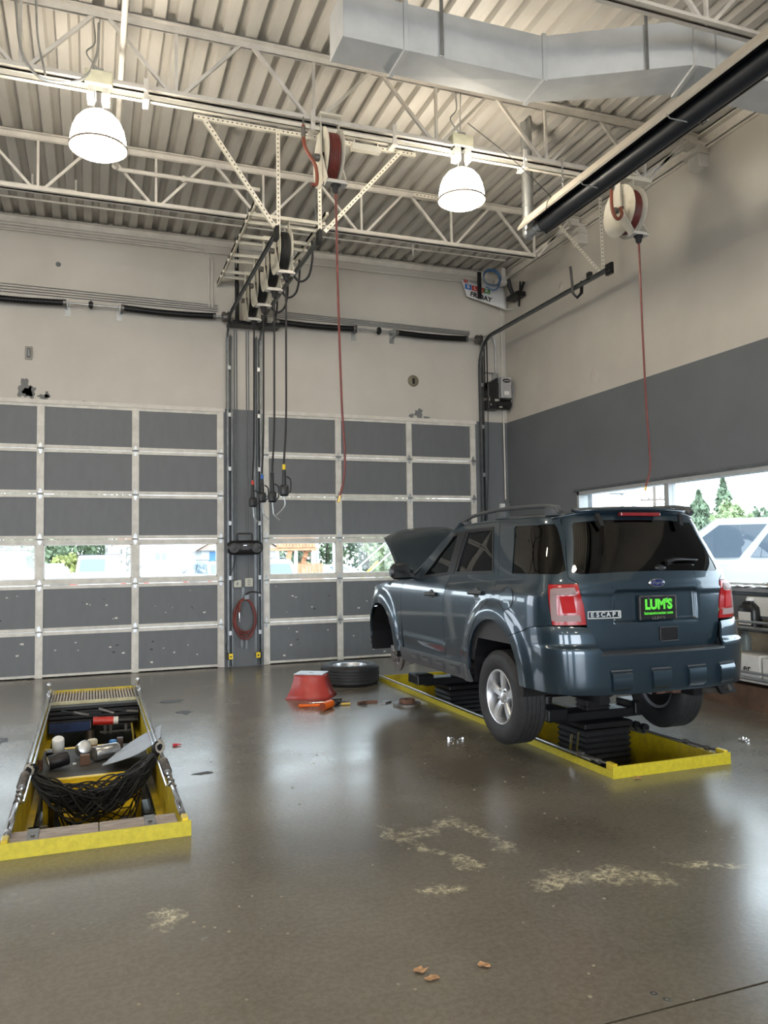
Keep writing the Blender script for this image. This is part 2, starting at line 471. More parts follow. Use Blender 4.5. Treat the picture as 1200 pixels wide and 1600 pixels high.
# right wall with the window band
WY0, WY1, WZ0, WZ1 = 3.0, 9.74, 1.20, 2.47
mb = MB()
mb.box(WX, WX + .25, YB, WY0, 0, ZD)
mb.box(WX, WX + .25, WY1, D, 0, ZD)
mb.box(WX, WX + .25, WY0, WY1, 0, WZ0)
mb.box(WX, WX + .25, WY0, WY1, WZ1, ZD)
wr = struct('wall_right', mb, wm)
mb = MB(); mb.box(XL - .25, XL, YB, D, 0, ZD); struct('wall_left', mb, wm)
mb = MB()
fx = [XL, -10.3, -6.9, -5.1, -1.7, .5, 3.9, WX]
for i in range(0, 7):
    if i % 2 == 0: mb.box(fx[i], fx[i + 1], YB - .25, YB, 0, ZD)
    else: mb.box(fx[i], fx[i + 1], YB - .25, YB, 3.8, ZD)
struct('wall_front', mb, wm)

# chips of old grey paint on the door wall header and little fixtures
mb = MB()
def blot(cx, cz, rx, rz_, n=44, seed=1, y=D - .0015):
    rr = random.Random(seed); pts = []
    for i in range(n):
        t = 2 * PI * i / n; k = .72 + .16 * math.sin(3 * t + seed) + .12 * math.sin(7 * t + 2 * seed) + .12 * rr.random(); pts.append((cx + rx * k * math.cos(t), y, cz + rz_ * k * math.sin(t)))
    mb.add(pts, [tuple(range(n))])
blot(-.86, 3.94, .11, .16, seed=3); blot(-.80, 3.90, .1, .1, seed=5); blot(-.62, 3.84, .09, .05, seed=6); blot(-.58, 3.87, .04, .06, seed=9)
blot(4.97, 3.88, .09, .1, seed=11); blot(4.84, 3.83, .05, .06, seed=12); blot(5.1, 3.82, .07, .03, seed=13); blot(-.1, 3.80, .03, .02, seed=14)
obj('bare_patch', mb, mat('bare_grey_primer', (.16, .16, .155), .7, 0, .2, 12), wb)

# ceiling : fluted steel deck, flutes run towards the door wall, sheets lap every 0.9 m
ce = thing('x', 'x', 'x'); bpy.data.objects.remove(ce)
PIT_, DEP = .2032, .062
def deck(x0, nfl, dz=0):
    mb = MB(); prof = []
    for k in range(nfl):
        a = x0 + k * PIT_
        prof += [(a, ZD + DEP + dz), (a + .062, ZD + DEP + dz), (a + .082, ZD + dz), (a + .180, ZD + dz), (a + PIT_, ZD + DEP + dz)]
    for i in range(len(prof) - 1):
        p, q = prof[i], prof[i + 1]
        if abs(p[0] - q[0]) < 1e-6 and abs(p[1] - q[1]) < 1e-6: continue
        mb.quad((p[0], YB - .2, p[1]), (q[0], YB - .2, q[1]), (q[0], D + .1, q[1]), (p[0], D + .1, p[1]))
    # little overlap lip at the sheet's side lap
    mb.box(prof[-1][0] - .012, prof[-1][0] + .004, YB - .2, D + .1, ZD - .012 + DEP, ZD + DEP)
    return mb
mb = MB(); mb.box(XL - .25, WX + .25, YB - .25, D + .25, ZD + .10, ZD + .25); mb.box(XL - .25, WX + .25, D + .11, D + .25, ZD, ZD + .10); mb.box(WX + .08, WX + .25, YB - .25, D + .11, ZD, ZD + .10); mb.box(XL - .25, WX + .08, YB - .25, YB - .2, ZD, ZD + .10)
ceil = struct('ceiling', mb, M['deck'])
W = PIT_ * 5
n0 = math.floor((-3.0 - XL) / W)
for k in range(int((WX - XL) / W) + 1):
    x0 = XL + k * W; nf = 5
    while x0 + nf * PIT_ > WX + .06: nf -= 1
    if nf < 1: break
    o = obj('deck_sheet', deck(x0, nf, .0015 * (k % 2)), M['deck'], ceil)

# ledger angle where the deck meets the walls, and closure strip shade line
mb = MB(); mb.angle((XL, D - .001, ZD - .03), (WX, D - .001, ZD - .03), .07, .006); mb.box(XL, WX, D - .02, D, ZD - .12, ZD - .03)
struct('trim_1', mb, M['white_steel'])
mb = MB(); mb.box(WX - .02, WX, YB, D, ZD - .14, ZD - .01); mb.box(WX - .09, WX, YB, D, ZD - .03, ZD - .012); mb.box(WX - .035, WX, YB, D, ZD - .19, ZD - .17)
struct('trim_2', mb, M['white_steel'])

# ---------------------------------------------------------------- bay doors
chipw = mat('chipped_cream', (.62, .60, .55), .6)
chipd = mat('chipped_dark', (.04, .04, .045), .6)
pane = glass('clear_pane', (.93, .97, .97))
def bay_door(num, x0, x1, seed):
    rr = random.Random(seed)
    n = 6; h = DOORH / n; k = 3; y0, y1 = D + .02, D + .065
    rt = bpy.data.objects.new('door_%d' % num, None); col.objects.link(rt); rt.location = ((x0 + x1) / 2, D, 0); rt['kind'] = 'structure'
    pw = (x1 - x0) / k
    rails = MB(); st = .095
    for s in range(n):
        za, zb = s * h, (s + 1) * h
        sec = MB()
        sec.box(x0, x1, y0 - .012, y1, za + .004, za + .05)
        sec.box(x0, x1, y0 - .012, y1, zb - .05, zb - .004)
        if s == 2:
            sec.box(x0, x1, y0 - .006, y1, za + .05, za + .075); sec.box(x0, x1, y0 - .006, y1, zb - .07, zb - .05)
        for j in range(k + 1):
            xa = x0 + j * pw - st / 2
            if j == 0: xa = x0
            if j == k: xa = x1 - st
            sec.box(xa, xa + st, y0 - .02, y1, za + .004, zb - .004)
        so = obj('door_section_frame', sec, M['door_rail'], rt)
        for j in range(k):
            xa = x0 + j * pw + (st if j == 0 else st / 2); xb = x0 + (j + 1) * pw - (st if j == k - 1 else st / 2)
            if s == 2:
                p = MB(); p.box(xa, xb, y0 + .02, y0 + .026, za + .075, zb - .07)
                obj('window_pane', p, pane, rt)
                fr = MB()
                for q in ((xa, xa + .018, za + .075, zb - .07), (xb - .018, xb, za + .075, zb - .07)): fr.box(q[0], q[1], y0, y0 + .04, q[2], q[3])
                fr.box(xa, xb, y0, y0 + .04, za + .075, za + .09); fr.box(xa, xb, y0, y0 + .04, zb - .085, zb - .07)
                obj('pane_frame', fr, M['white'], rt)
            else:
                p = MB(); p.box(xa - .005, xb + .005, y0 + .006, y0 + .03, za + .048, zb - .048)
                po = obj('door_panel', p, M['door_panel'], rt)
                if s < 2:
                    for mm, cnt in ((chipw, 5), (chipd, 2)):
                        c = MB()
                        for _ in range(cnt):
                            cx, cz = rr.uniform(xa + .1, xb - .1), rr.uniform(za + .09, zb - .09); r_ = rr.uniform(.005, .018)
                            pts = [(cx + r_ * 1.6 * math.cos(t) * rr.uniform(.5, 1.1), y0 + .0052, cz + r_ * math.sin(t) * rr.uniform(.4, 1.1)) for t in [2 * PI * i / 7 for i in range(7)]]
                            c.add(pts, [tuple(range(7))])
                        obj('paint_chip', c, mm, po)
        if s > 0:
            for j in range(k + 1):
                xc = x0 + j * pw
                if j == 0: xc = x0 + st / 2
                if j == k: xc = x1 - st / 2
                hg = MB()
                for sg in (1, -1):
                    hg.add([(xc - .032, y0 - .026, za), (xc + .032, y0 - .026, za), (xc + .02, y0 - .026, za + sg * .055), (xc, y0 - .024, za + sg * .085), (xc - .02, y0 - .026, za + sg * .055)], [(0, 1, 2, 3, 4)])
                hg.cyl((xc - .045, y0 - .032, za), (xc + .045, y0 - .032, za), .011, 8)
                obj('door_hinge', hg, M['galv'], rt)
    c = MB(); c.box(x0, x1, y0 - .012, y1, .001, .018); obj('bottom_seal', c, M['black_rubber'], rt)
    c = MB(); c.box(x0 - .02, x1 + .02, D - .012, D, DOORH - .01, DOORH + .045); obj('top_seal', c, M['white_steel'], rt)
    return rt
bay_door(1, *BAYS[0], 3)
bay_door(2, *BAYS[1], 8)
# ---------------------------------------------------------------- window band in the right wall
mb = MB()
t = .05
mb.box(WX - .012, WX + .14, WY0, WY1, WZ1 - t, WZ1); mb.box(WX - .012, WX + .14, WY0, WY1, WZ0, WZ0 + t)
mb.box(WX - .012, WX + .14, WY1 - t, WY1, WZ0, WZ1); mb.box(WX - .012, WX + .14, WY0, WY0 + t, WZ0, WZ1)
win = struct('window_1', mb, mat('window_frame_metal', (.42, .43, .43), .45, .3, .06, 6))
for yy in (7.86, 5.4):
    b_ = MB(); b_.box(WX + .0, WX + .11, yy - .04, yy + .04, WZ0 + t, WZ1 - t); obj('mullion', b_, MATS['window_frame_metal'], win)
e_ = [WY0 + t, 5.36, 5.44, 7.82, 7.90, WY1 - t]
for i in (0, 2, 4):
    b_ = MB(); b_.box(WX + .06, WX + .066, e_[i], e_[i + 1], WZ0 + t, WZ1 - t); obj('window_pane', b_, pane, win)
mb = MB(); mb.box(WX - .22, WX - .012, WY0 - .05, WY1 + .03, WZ0 - .035, WZ0 + .01, .008)
obj('window_sill', mb, mat('worn_sill', (.30, .30, .30), .35, .2, .2, 6), win)
mb = MB(); mb.box(WX - .02, WX, WY0 - .06, WY1 + .07, WZ1, WZ1 + .035); obj('window_trim', mb, M['darkgalv'], win)

# ---------------------------------------------------------------- roof joists
def joist(Y, label, strut=False):
    rt = thing('roof_joist', label, 'roof joist', (0, Y, 5.7), 'steel roof joists')
    m = M['white_steel']
    mb = MB()
    for s in (-1, 1):
        mb.box(XL, 6.5, Y + s * .012, Y + s * .06, 6.335, 6.345); mb.box(XL, 6.5, Y + s * .012, Y + s * .018, 6.28, 6.345)
    obj('top_chord', mb, m, rt)
    mb = MB()
    for s in (-1, 1):
        mb.box(XL, 5.75, Y + s * .012, Y + s * .055, 5.69, 5.70); mb.box(XL, 5.75, Y + s * .012, Y + s * .018, 5.69, 5.75)
    obj('bottom_chord', mb, m, rt)
    k = 0; x = .69 - 1.2667 * 11
    while x < 5.8:
        if x > XL:
            b = MB(); b.bar((x, Y, 5.70), (x, Y, 6.33), .026, .026); obj('web_bar', b, m, rt)
        for s in (-1, 1):
            xe = x + s * .6333
            if XL < x and xe < 6.4 and xe > XL:
                b = MB(); b.bar((x + s * .05, Y, 5.72), (xe - s * .04, Y, 6.32), .03, .03); obj('web_bar', b, m, rt)
        x += 1.2667
    b = MB(); b.bar((5.70, Y, 5.72), (6.4, Y, 6.26), .03, .03); obj('web_bar', b, m, rt)
    b = MB(); b.box(6.30, 6.58, Y - .1, Y + .1, 6.20, 6.24); b.box(6.44, 6.58, Y - .09, Y + .09, 5.96, 6.20, .005)
    b.box(6.38, 6.58, Y - .12, Y + .12, 6.10, 6.115)
    obj('bearing_seat', b, m, rt)
    return rt
joist(9.4, 'white open-web steel joist nearest the bay doors, carrying the slotted hanger posts')
joist(7.05, 'white open-web steel joist from which both glowing lamps and the red hose reels hang')
j3 = joist(4.72, 'white open-web steel joist nearest the viewer, above the pale air duct at upper right')
for Y in (2.35, 0, -2.35, -4.7, -7.05):
    dup(j3, (0, Y, 5.7), 'white open-web steel joist over the rear part of the hall, behind the viewer')
# strut channel slung below the middle joist
rt = thing('strut_channel', 'long cream strut rail clamped under the joist with the two lamps', 'strut rail', (0, 7.05, 5.6))
mb = MB(); mb.box(-7, 5.35, 7.02, 7.07, 5.605, 5.612); mb.box(-7, 5.35, 7.02, 7.024, 5.605, 5.65); mb.box(-7, 5.35, 7.066, 7.07, 5.605, 5.65)
obj('rail', mb, M['cream_steel'], rt)
for x in (-1.6, .43, 1.93, 2.75, 4.2, 5.1):
    b = MB(); b.box(x - .02, x + .02, 6.98, 6.99, 5.58, 5.78); b.box(x - .02, x + .02, 7.11, 7.12, 5.58, 5.78); b.box(x - .025, x + .025, 6.97, 7.13, 5.585, 5.60)
    b.cyl((x, 6.975, 5.67), (x, 6.955, 5.67), .014, 6)
    obj('clamp', b, M['white_steel'], rt)
mb = MB(); mb.tube(spline([(-.62, 7.0, 6.36), (-.58, 7.0, 5.9), (-.5, 7.0, 5.7), (-.36, 6.98, 5.60), (-.1, 6.98, 5.66), (.02, 7.0, 5.9), (.04, 7.0, 6.2)], 8), .012, 6); mb.tube(spline([(-.46, 7.0, 6.36), (-.44, 7.0, 5.96), (-.38, 7.0, 5.66)], 6), .010, 6)
single('drooping_conduit', mb, M['galv'], 'grey flexible conduit drooping from the deck at the far left of the left lamp', 'conduit', None, True)
# sprinkler and air pipes under the deck
mb = MB(); mb.tube([(.235, -6, 6.05), (.235, 9.25, 6.05), (.25, 9.31, 6.05), (.30, 9.33, 6.05), (1.9, 9.33, 6.05)], .026, 10)
for p in ((.235, 9.26, 6.05), (1.0, 9.33, 6.05)): mb.sphere(p, .04, 6)
single('overhead_pipe', mb, M['white_steel'], 'white overhead pipe crossing the joists beside the left lamp', 'pipe', (.235, 4, 6.02), True)
mb = MB(); mb.tube([(-6, 11.0, 6.28), (6.2, 11.0, 6.28)], .012, 6); mb.tube([(-1.6, 10.4, 6.2), (-.2, 10.4, 6.2)], .012, 6)
for x in (-1.6, -.2, -.7, 2.6, 4.6): mb.cyl((x, 11.0 if x > 0 else 10.4, 6.34), (x, 11.0 if x > 0 else 10.4, 6.15), .014, 6)
single('sprinkler_line', mb, M['white_steel'], 'thin white sprinkler line under the deck close to the bay door wall', 'pipe', (0, 11, 6.2), True)
mb = MB()
for k, (dy, z) in enumerate(((.03, 6.20), (.03, 6.16), (.05, 6.12))):
    mb.tube([(-8, D - dy, z), (1.2, D - dy, z), (1.55, D - dy, z - .03), (1.62 + .05 * k, D - dy, z - .12), (1.62 + .05 * k, D - dy, 5.3)] if k < 2 else [(-8, D - dy, z), (6.3, D - dy, z)], .011, 6)
single('ceiling_conduit', mb, M['white_steel'], 'bundle of white conduits along the top of the bay door wall', 'conduit', (0, D - .03, 5.4), True)
mb = MB()
mb.tube([(6.35, D - .04, 6.22), (6.42, D - .05, 6.20), (6.48, D - .06, 6.08), (6.49, D - .06, 2.50)], .012, 8)
mb.tube([(6.42, D - .25, 6.16), (6.50, D - .9, 6.20), (6.50, 8.5, 6.20), (6.54, 3, 6.20)], .010, 6)
single('corner_conduit', mb, M['white_steel'], 'thin white conduit dropping down the corner right of the right bay door', 'conduit', (6.5, D - .06, 2.5), True)
rt = thing('corner_outlet', 'white and grey outlet boxes low in the corner beside the right bay door', 'outlet', (6.48, D - .04, 2.36))
b = MB(); b.box(6.40, 6.475, D - .07, D, 2.34, 2.43, .006); obj('white_cover', b, M['white'], rt)
b = MB(); b.box(6.48, 6.56, D - .08, D, 2.32, 2.45, .006); obj('grey_box', b, M['door_panel'], rt)

# ---------------------------------------------------------------- door tracks with their hangers
def track(x, y_end, label, side):
    rt = thing('door_track', label, 'door track', (x, D - .08, 0))
    path = [(x, D - .07, .02), (x, D - .07, 4.68)] + [(x, D - .07 - .45 + .45 * math.cos(a), 4.68 + .45 * math.sin(a)) for a in [PI / 2 * k / 8 for k in range(1, 9)]] + [(x, y_end, 5.13)]
    mb = MB()
    for p, q in zip(path[:-1], path[1:]):
        mb.bar(p, q, .006, .055, up=(0, 1, 0)) if p[2] < 4.7 and q[2] < 4.7 else mb.bar(p, q, .006, .055)
    for dlt in (.028,):
        for p, q in zip(path[:-1], path[1:]):
            d = (Vector(q) - Vector(p)).normalized(); nrm = Vector((0, -d.z, d.y))
            for s in (-1, 1):
                o_ = nrm * dlt * s + Vector((side * .012, 0, 0)); mb.bar(Vector(p) + o_, Vector(q) + o_, .022, .005) if abs(d.z) < .5 else mb.bar(Vector(p) + o_, Vector(q) + o_, .022, .005, up=(0, 1, 0))
    obj('track_channel', mb, M['darkgalv'], rt)
    b = MB(); b.box(x - side * .04 - .003, x - side * .04 + .003, D - .11, D, .02, 4.9); b.box(x - side * .08, x - side * .035, D - .006, D, .02, 4.9)
    obj('wall_angle', b, M['darkgalv'], rt)
    for z in (.5, 1.3, 2.1, 2.9, 3.7, 4.4):
        c = MB(); c.box(x - side * .04, x + side * .004, D - .1, D - .06, z - .03, z + .03); obj('track_bracket', c, M['galv'], rt)
    b = MB(); b.box(x - .02, x + .02, y_end - .02, y_end + .10, 5.06, 5.20); obj('end_bumper', b, M['black_metal'], rt)
    return rt
track(1.885, 8.33, 'grey steel track curving from the left bay door to the ceiling hangers', -1)
track(2.355, 8.28, 'grey steel track curving from the left side of the right bay door', 1)
tc_ = track(6.06, 8.1, 'long grey steel door track in front of the right wall', -1)
track(-1.955, 8.33, 'grey steel track on the far left side of the left bay door', 1)
b = MB(); b.tube([(6.0, 8.9, 5.42), (6.02, 8.9, 5.2), (6.03, 8.9, 5.06), (6.08, 8.88, 5.0), (6.13, 8.85, 5.06), (6.14, 8.85, 5.22)], .022, 4)
b.box(6.05, 6.10, 8.55, 8.62, 5.14, 5.24); obj('hook_strap', b, M['black_metal'], tc_)

def slotted(mb, p, q, w_=.04, up=(0, -1, 0)):
    mb.angle(p, q, w_, .0035, up)
hole_m = mat('slot_shadow', (.06, .06, .055), .8)
def slotted_angle(name, p, q, label, cat='slotted angle', loc=None, face=(0, -1, 0)):
    mb = MB(); p = Vector(p); q = Vector(q); mb.bar(p, q, .042, .004, up=face)
    d = (q - p).normalized(); a = d.cross(Vector(face)).normalized()
    mb.bar(p + a * .021 + Vector(face) * -.018, q + a * .021 + Vector(face) * -.018, .004, .036, up=face)
    rt = single(name, mb, M['cream_steel'], label, cat, tuple(p))
    h = MB(); L = (q - p).length; n = int(L / .05)
    for i in range(1, n):
        c = p + d * (L * i / n) + Vector(face) * .0028
        h.bar(c - d * .009, c + d * .009, .012, .001, up=face)
    h.v = [tuple(Vector(v) - p) for v in h.v]
    o = obj('punched_slots', h, hole_m, rt, world=False); o['kind'] = 'stuff'
    return rt
Yh = 8.36
slotted_angle('hanger_crossbar', (1.0, Yh, 6.29), (3.55, Yh, 6.29), 'long perforated cream angle lying level under the deck, above both hanging posts')
slotted_angle('hanger_post', (1.905, Yh - .01, 5.12), (1.905, Yh - .01, 6.29), 'upright perforated cream post holding the end of the left track')
slotted_angle('hanger_post', (2.36, Yh - .06, 5.12), (2.36, Yh - .06, 6.29), 'upright perforated cream post beside the big red hose reel, holding the second track')
slotted_angle('hanger_brace', (1.11, Yh - .02, 6.27), (1.86, Yh - .02, 5.2), 'slanting perforated cream brace left of the hanging posts')
slotted_angle('hanger_brace', (3.35, Yh - .05, 6.27), (2.42, Yh - .05, 5.2), 'slanting perforated cream brace right of the hanging posts')
slotted_angle('wall_hanger_post', (6.12, 8.35, 5.15), (6.1, 8.35, 6.3), 'thin perforated cream post dropping to the track by the right wall')
slotted_angle('wall_hanger_brace', (6.12, 8.38, 5.15), (5.75, 8.95, 6.1), 'slanting perforated cream brace above the track by the right wall')
slotted_angle('short_strut', (-1.5, 7.6, 6.0), (-.55, 7.6, 6.0), 'short perforated cream angle at the far left under the deck')
slotted_angle('short_strut', (3.9, 9.28, 6.27), (4.95, 9.28, 6.27), 'short perforated cream angle beyond the right lamp', )

# ---------------------------------------------------------------- torsion springs over the doors
springm = mat('black_oiled_spring', (.010, .010, .011), .45, .5, 0, 5, .0)
def shaft(x0, x1, springs, coupler, label):
    ys, z = D - .14, 5.14
    rt = thing('torsion_shaft', label, 'door spring', ((x0 + x1) / 2, ys, z))
    b = MB(); b.cyl((x0, ys, z), (x1, ys, z), .014, 10); obj('shaft', b, M['galv'], rt, True)
    for a, c in springs:
        b = MB(); n = int((c - a) / .016); prof = []
        nseg = int((c - a) / .02)
        pts = [(a + (c - a) * i / nseg, ys, z - .018 * math.sin(PI * i / nseg)) for i in range(nseg + 1)]
        b.tube(pts, .046, 12, rs=[.047 if i % 2 else .042 for i in range(nseg + 1)])
        obj('spring_coil', b, springm, rt, 60)
        for e in (a, c):
            k = MB(); k.cyl((e - .02, ys, z), (e + .02, ys, z), .05, 12); obj('winding_cone', k, M['dirty_steel'], rt, True)
    for e in coupler:
        k = MB(); k.cyl((e - .03, ys, z), (e + .03, ys, z), .042, 10); k.cyl((e - .012, ys, z), (e + .012, ys, z), .06, 10); obj('coupler', k, M['black_metal'], rt, True)
    for e in (x0 + .02, x1 - .02):
        k = MB(); k.lathe([(.014, -.05), (.06, -.05), (.075, -.04), (.075, 0), (.062, .0), (.062, .03), (.085, .035), (.085, .05), (.014, .05)], 20, 'X', (e, ys, z)); obj('cable_drum', k, M['dirty_steel'], rt, True)
    for a, c in springs:
        e = c + .035 if c < coupler[0] else a - .035
        k = MB(); k.box(e - .006, e + .006, D - .2, D, z - .06, z + .06); k.box(e - .04, e + .04, D - .008, D, z - .15, z + .07); obj('bearing_plate', k, M['galv'], rt)
    return rt
shaft(-1.98, 1.86, [(-1.7, -.36), (.40, 1.68)], [-.02], 'black torsion springs on their shaft above the left bay door')
shaft(2.38, 6.02, [(2.62, 3.84), (4.55, 5.78)], [4.25], 'black torsion springs on their shaft above the right bay door')
mb = MB()
for k in range(4):
    mb.tube([(-4, D - .02, 5.27 + .045 * k), (1.75, D - .02, 5.25 + .03 * k)], .006, 5)
    mb.tube([(2.5, D - .02, 5.25 + .03 * k), (5.9, D - .02, 5.24 + .02 * k)], .006, 5)
single('wall_cable_run', mb, M['galv'], 'thin parallel wires fixed to the wall just above the door springs', 'wire', (1.9, D - .02, 5.25))

# ---------------------------------------------------------------- high bay lamps
lampm = bpy.data.materials.new('glowing_prismatic_glass'); lampm.use_nodes = True
_b = lampm.node_tree.nodes['Principled BSDF']; _b.inputs['Base Color'].default_value = (.9, .88, .8, 1)
_b.inputs['Emission Color'].default_value = (1, .90, .74, 1); _b.inputs['Emission Strength'].default_value = 30
ballm = mat('ballast_enamel', (.62, .60, .45), .4, .1, .1, 10)
def lamp(loc, label):
    x, y, z = loc
    rt = thing('high_bay_lamp', label, 'ceiling lamp', loc, 'high bay lamps')
    b = MB(); n = 26
    prof = [(.05, .315), (.09, .307), (.14, .275), (.185, .22), (.212, .155), (.226, .085), (.232, .03), (.232, .0)]
    b.lathe(prof, n * 2, 'Z', loc); obj('glass_dome', b, lampm, rt, True)
    b = MB(); b.lathe([(.231, .0), (.185, -.035), (.13, -.055), (.06, -.062), (.0005, -.064)], 40, 'Z', loc); obj('bottom_lens', b, lampm, rt, True)
    b = MB(); b.lathe([(.234, -.006), (.243, -.006), (.243, .012), (.234, .012)], 48, 'Z', loc, closed=True); obj('rim_band', b, mat('rim_band_metal', (.35, .3, .25), .4, .7), rt, True)
    b = MB(); b.cyl((x, y, z + .30), (x, y, z + .47), .05, 14); b.box(x - .05, x + .05, y - .02, y + .02, z + .40, z + .55); obj('socket_neck', b, M['chrome'], rt, True)
    b = MB()
    for s in (-1, 1):
        for k in range(5):
            b.box(x + s * .03 + s * k * .014, x + s * .03 + s * k * .014 + .006, y - .055, y + .055, z + .40, z + .53, 0)
        b.box(x + s * .03, x + s * .095, y - .03, y + .03, z + .42, z + .52, .01)
    obj('reflector_fins', b, mat('white_fin_enamel', (.9, .88, .82), .35), rt)
    b = MB(); b.box(x - .115, x + .115, y - .07, y + .07, z + .53, z + .66, .012); obj('ballast_box', b, ballm, rt)
    b = MB(); b.box(x - .04, x + .04, y - .04, y + .04, z + .66, z + .69); b.tube([(x, y, z + .69), (x, y, 6.0), (x + .01, y, 6.3)], .006, 6)
    b.tube(spline([(x, y + .01, z + .7), (x - .1, y + .02, z + .84), (x - .03, y + .02, z + .95), (x - .05, y, 6.3)], 5), .007, 6)
    obj('hanging_cord', b, M['galv'], rt, True)
    return rt
l1 = lamp((.04, 7.05, 5.12), 'glowing dome lamp at the left, under the strut rail')
lamp((3.49, 7.05, 5.16), 'glowing dome lamp right of centre, near the black heater tube')
for lx, ly in ((-3.5, 7.05), (-7, 7.05), (.04, 1.2), (3.4, 1.2), (-3.5, 1.2), (-7, 1.2), (.04, -4.7), (3.4, -4.7), (-3.5, -4.7)):
    dup(l1, (lx, ly, 5.12), 'glowing dome lamp in the rest of the hall, outside the picture')

# ---------------------------------------------------------------- hose reels
def reel(hose_mat, label, loc, cat='hose reel', group=None):
    rt = thing('hose_reel', label, cat, loc, group)
    x, y, z = loc
    for s in (-1, 1):
        b = MB()
        b.lathe([(.06, .0), (.17, .0), (.19, .012 * s), (.262, .012 * s), (.276, .02 * s), (.276, .024 * s), (.262, .018 * s), (.19, .018 * s), (.17, .006 * s), (.06, .006 * s)], 40, 'X', (x + s * .055, y, z), closed=True)
        obj('reel_flange', b, M['cream_steel'], rt, True)
    b = MB(); prof = []
    b.lathe([(.10, -.052), (.10, .052)], 24, 'X', loc)
    for layer, rr in enumerate((.225, .207)):
        for k in range(5 - layer):
            xx = x - .041 + (k + .5 * layer) * .0205
            b.lathe([(rr + .0105 * math.cos(t), .0105 * math.sin(t)) for t in [2 * PI * q / 6 for q in range(6)]], 32, 'X', (xx, y, z), closed=True)
    obj('wound_hose', b, hose_mat, rt, True)
    # side arms: plate from the ceiling mount through the axle to the outlet
    for s in (-1, 1):
        b = MB(); xx = x + s * .088
        poly = [(y - .045, z + .40), (y + .045, z + .40), (y + .045, z + .02), (y + .03, z - .06), (y - .17, z - .33), (y - .25, z - .30), (y - .06, z + .02)]
        b.prism(poly, 'X', xx - .004, xx + .004); obj('side_arm', b, M['cream_steel'], rt)
    b = MB(); b.box(x - .11, x + .11, y - .09, y + .09, z + .39, z + .405); obj('mounting_plate', b, M['cream_steel'], rt)
    b = MB(); b.cyl((x - .1, y, z), (x + .1, y, z), .028, 12); b.cyl((x - .14, y, z), (x - .1, y, z), .035, 12); obj('axle', b, M['dirty_steel'], rt, True)
    b = MB(); b.box(x - .10, x + .10, y - .26, y - .16, z - .345, z - .325); b.cyl((x - .08, y - .19, z - .315), (x + .08, y - .19, z - .315), .014, 8); b.cyl((x - .08, y - .235, z - .315), (x + .08, y - .235, z - .315), .014, 8)
    obj('outlet_guide', b, M['white_steel'], rt)
    b = MB(); b.lathe([(.012, -.43), (.03, -.41), (.035, -.37), (.05, -.355), (.05, -.345), (.01, -.345)], 14, 'Z', (x, y - .21, z)); obj('hose_stopper', b, M['black_rubber'], rt, True)
    return rt
def hose_drop(rt, pts, m, r=.011):
    b = MB(); b.tube(spline(pts, 8), r, 8); return obj('hanging_hose', b, m, rt, True)
# two red air hose reels
rm = reel(M['red_hose'], 'big cream reel with dark red hose hanging between the two lamps', (2.10, 7.05, 5.36))
b = MB(); b.tube(spline([(1.84, 7.0, 5.62), (1.84, 7.0, 5.50), (1.86, 6.98, 5.38), (1.94, 6.95, 5.22), (1.95, 6.95, 5.06), (1.90, 6.95, 5.04)], 6), .018, 8); obj('inlet_hose', b, mat('orange_red_rubber', (.22, .055, .03), .45), rm, True)
b = MB(); b.cyl((1.84, 7.0, 5.62), (1.84, 7.0, 5.70), .01, 8); b.cyl((1.84, 7.0, 5.50), (1.84, 7.0, 5.60), .022, 8); obj('valve', b, M['dirty_steel'], rm, True)
hose_drop(rm, [(2.10, 6.84, 4.95), (2.11, 6.84, 4.0), (2.13, 6.83, 3.0), (2.15, 6.82, 2.55), (2.14, 6.82, 2.30), (2.10, 6.82, 2.14)], M['red_hose'])
b = MB(); b.cyl((2.10, 6.82, 2.14), (2.085, 6.82, 2.08), .014, 8); obj('brass_coupler', b, M['brass'], rm, True)
rr_ = reel(M['red_hose'], 'big cream reel with dark red hose hanging by the right wall', (5.42, 6.98, 5.28))
b = MB(); b.tube(spline([(5.22, 6.93, 5.52), (5.21, 6.93, 5.35), (5.22, 6.92, 5.22), (5.25, 6.88, 5.14), (5.27, 6.84, 5.18), (5.27, 6.86, 5.26)], 6), .018, 8); obj('inlet_hose', b, mat('orange_red_rubber', (.36, .09, .04)), rr_, True)
hose_drop(rr_, [(5.42, 6.77, 4.90), (5.43, 6.77, 4.0), (5.45, 6.77, 3.1), (5.47, 6.77, 2.7), (5.47, 6.77, 2.45), (5.41, 6.77, 2.27)], M['red_hose'])
b = MB(); b.cyl((5.41, 6.77, 2.27), (5.40, 6.77, 2.23), .013, 8); obj('brass_coupler', b, M['brass'], rr_, True)
mb = MB(); mb.box(5.1, 5.75, 6.93, 7.05, 5.635, 5.68); mb.box(5.2, 5.24, 6.8, 7.05, 5.6, 5.64)
single('reel_mount_strut', mb, M['cream_steel'], 'short cream mounting strut above the reel by the right wall', 'strut rail')
mb = MB(); mb.box(2.33, 2.62, 7.03, 7.09, 5.50, 5.56); mb.cyl((2.36, 7.06, 5.5), (2.36, 7.06, 5.62), .006, 6); mb.cyl((2.6, 7.06, 5.5), (2.6, 7.06, 5.62), .006, 6)
single('junction_channel', mb, M['cream_steel'], 'small cream wiring channel right of the big centre reel', 'channel')

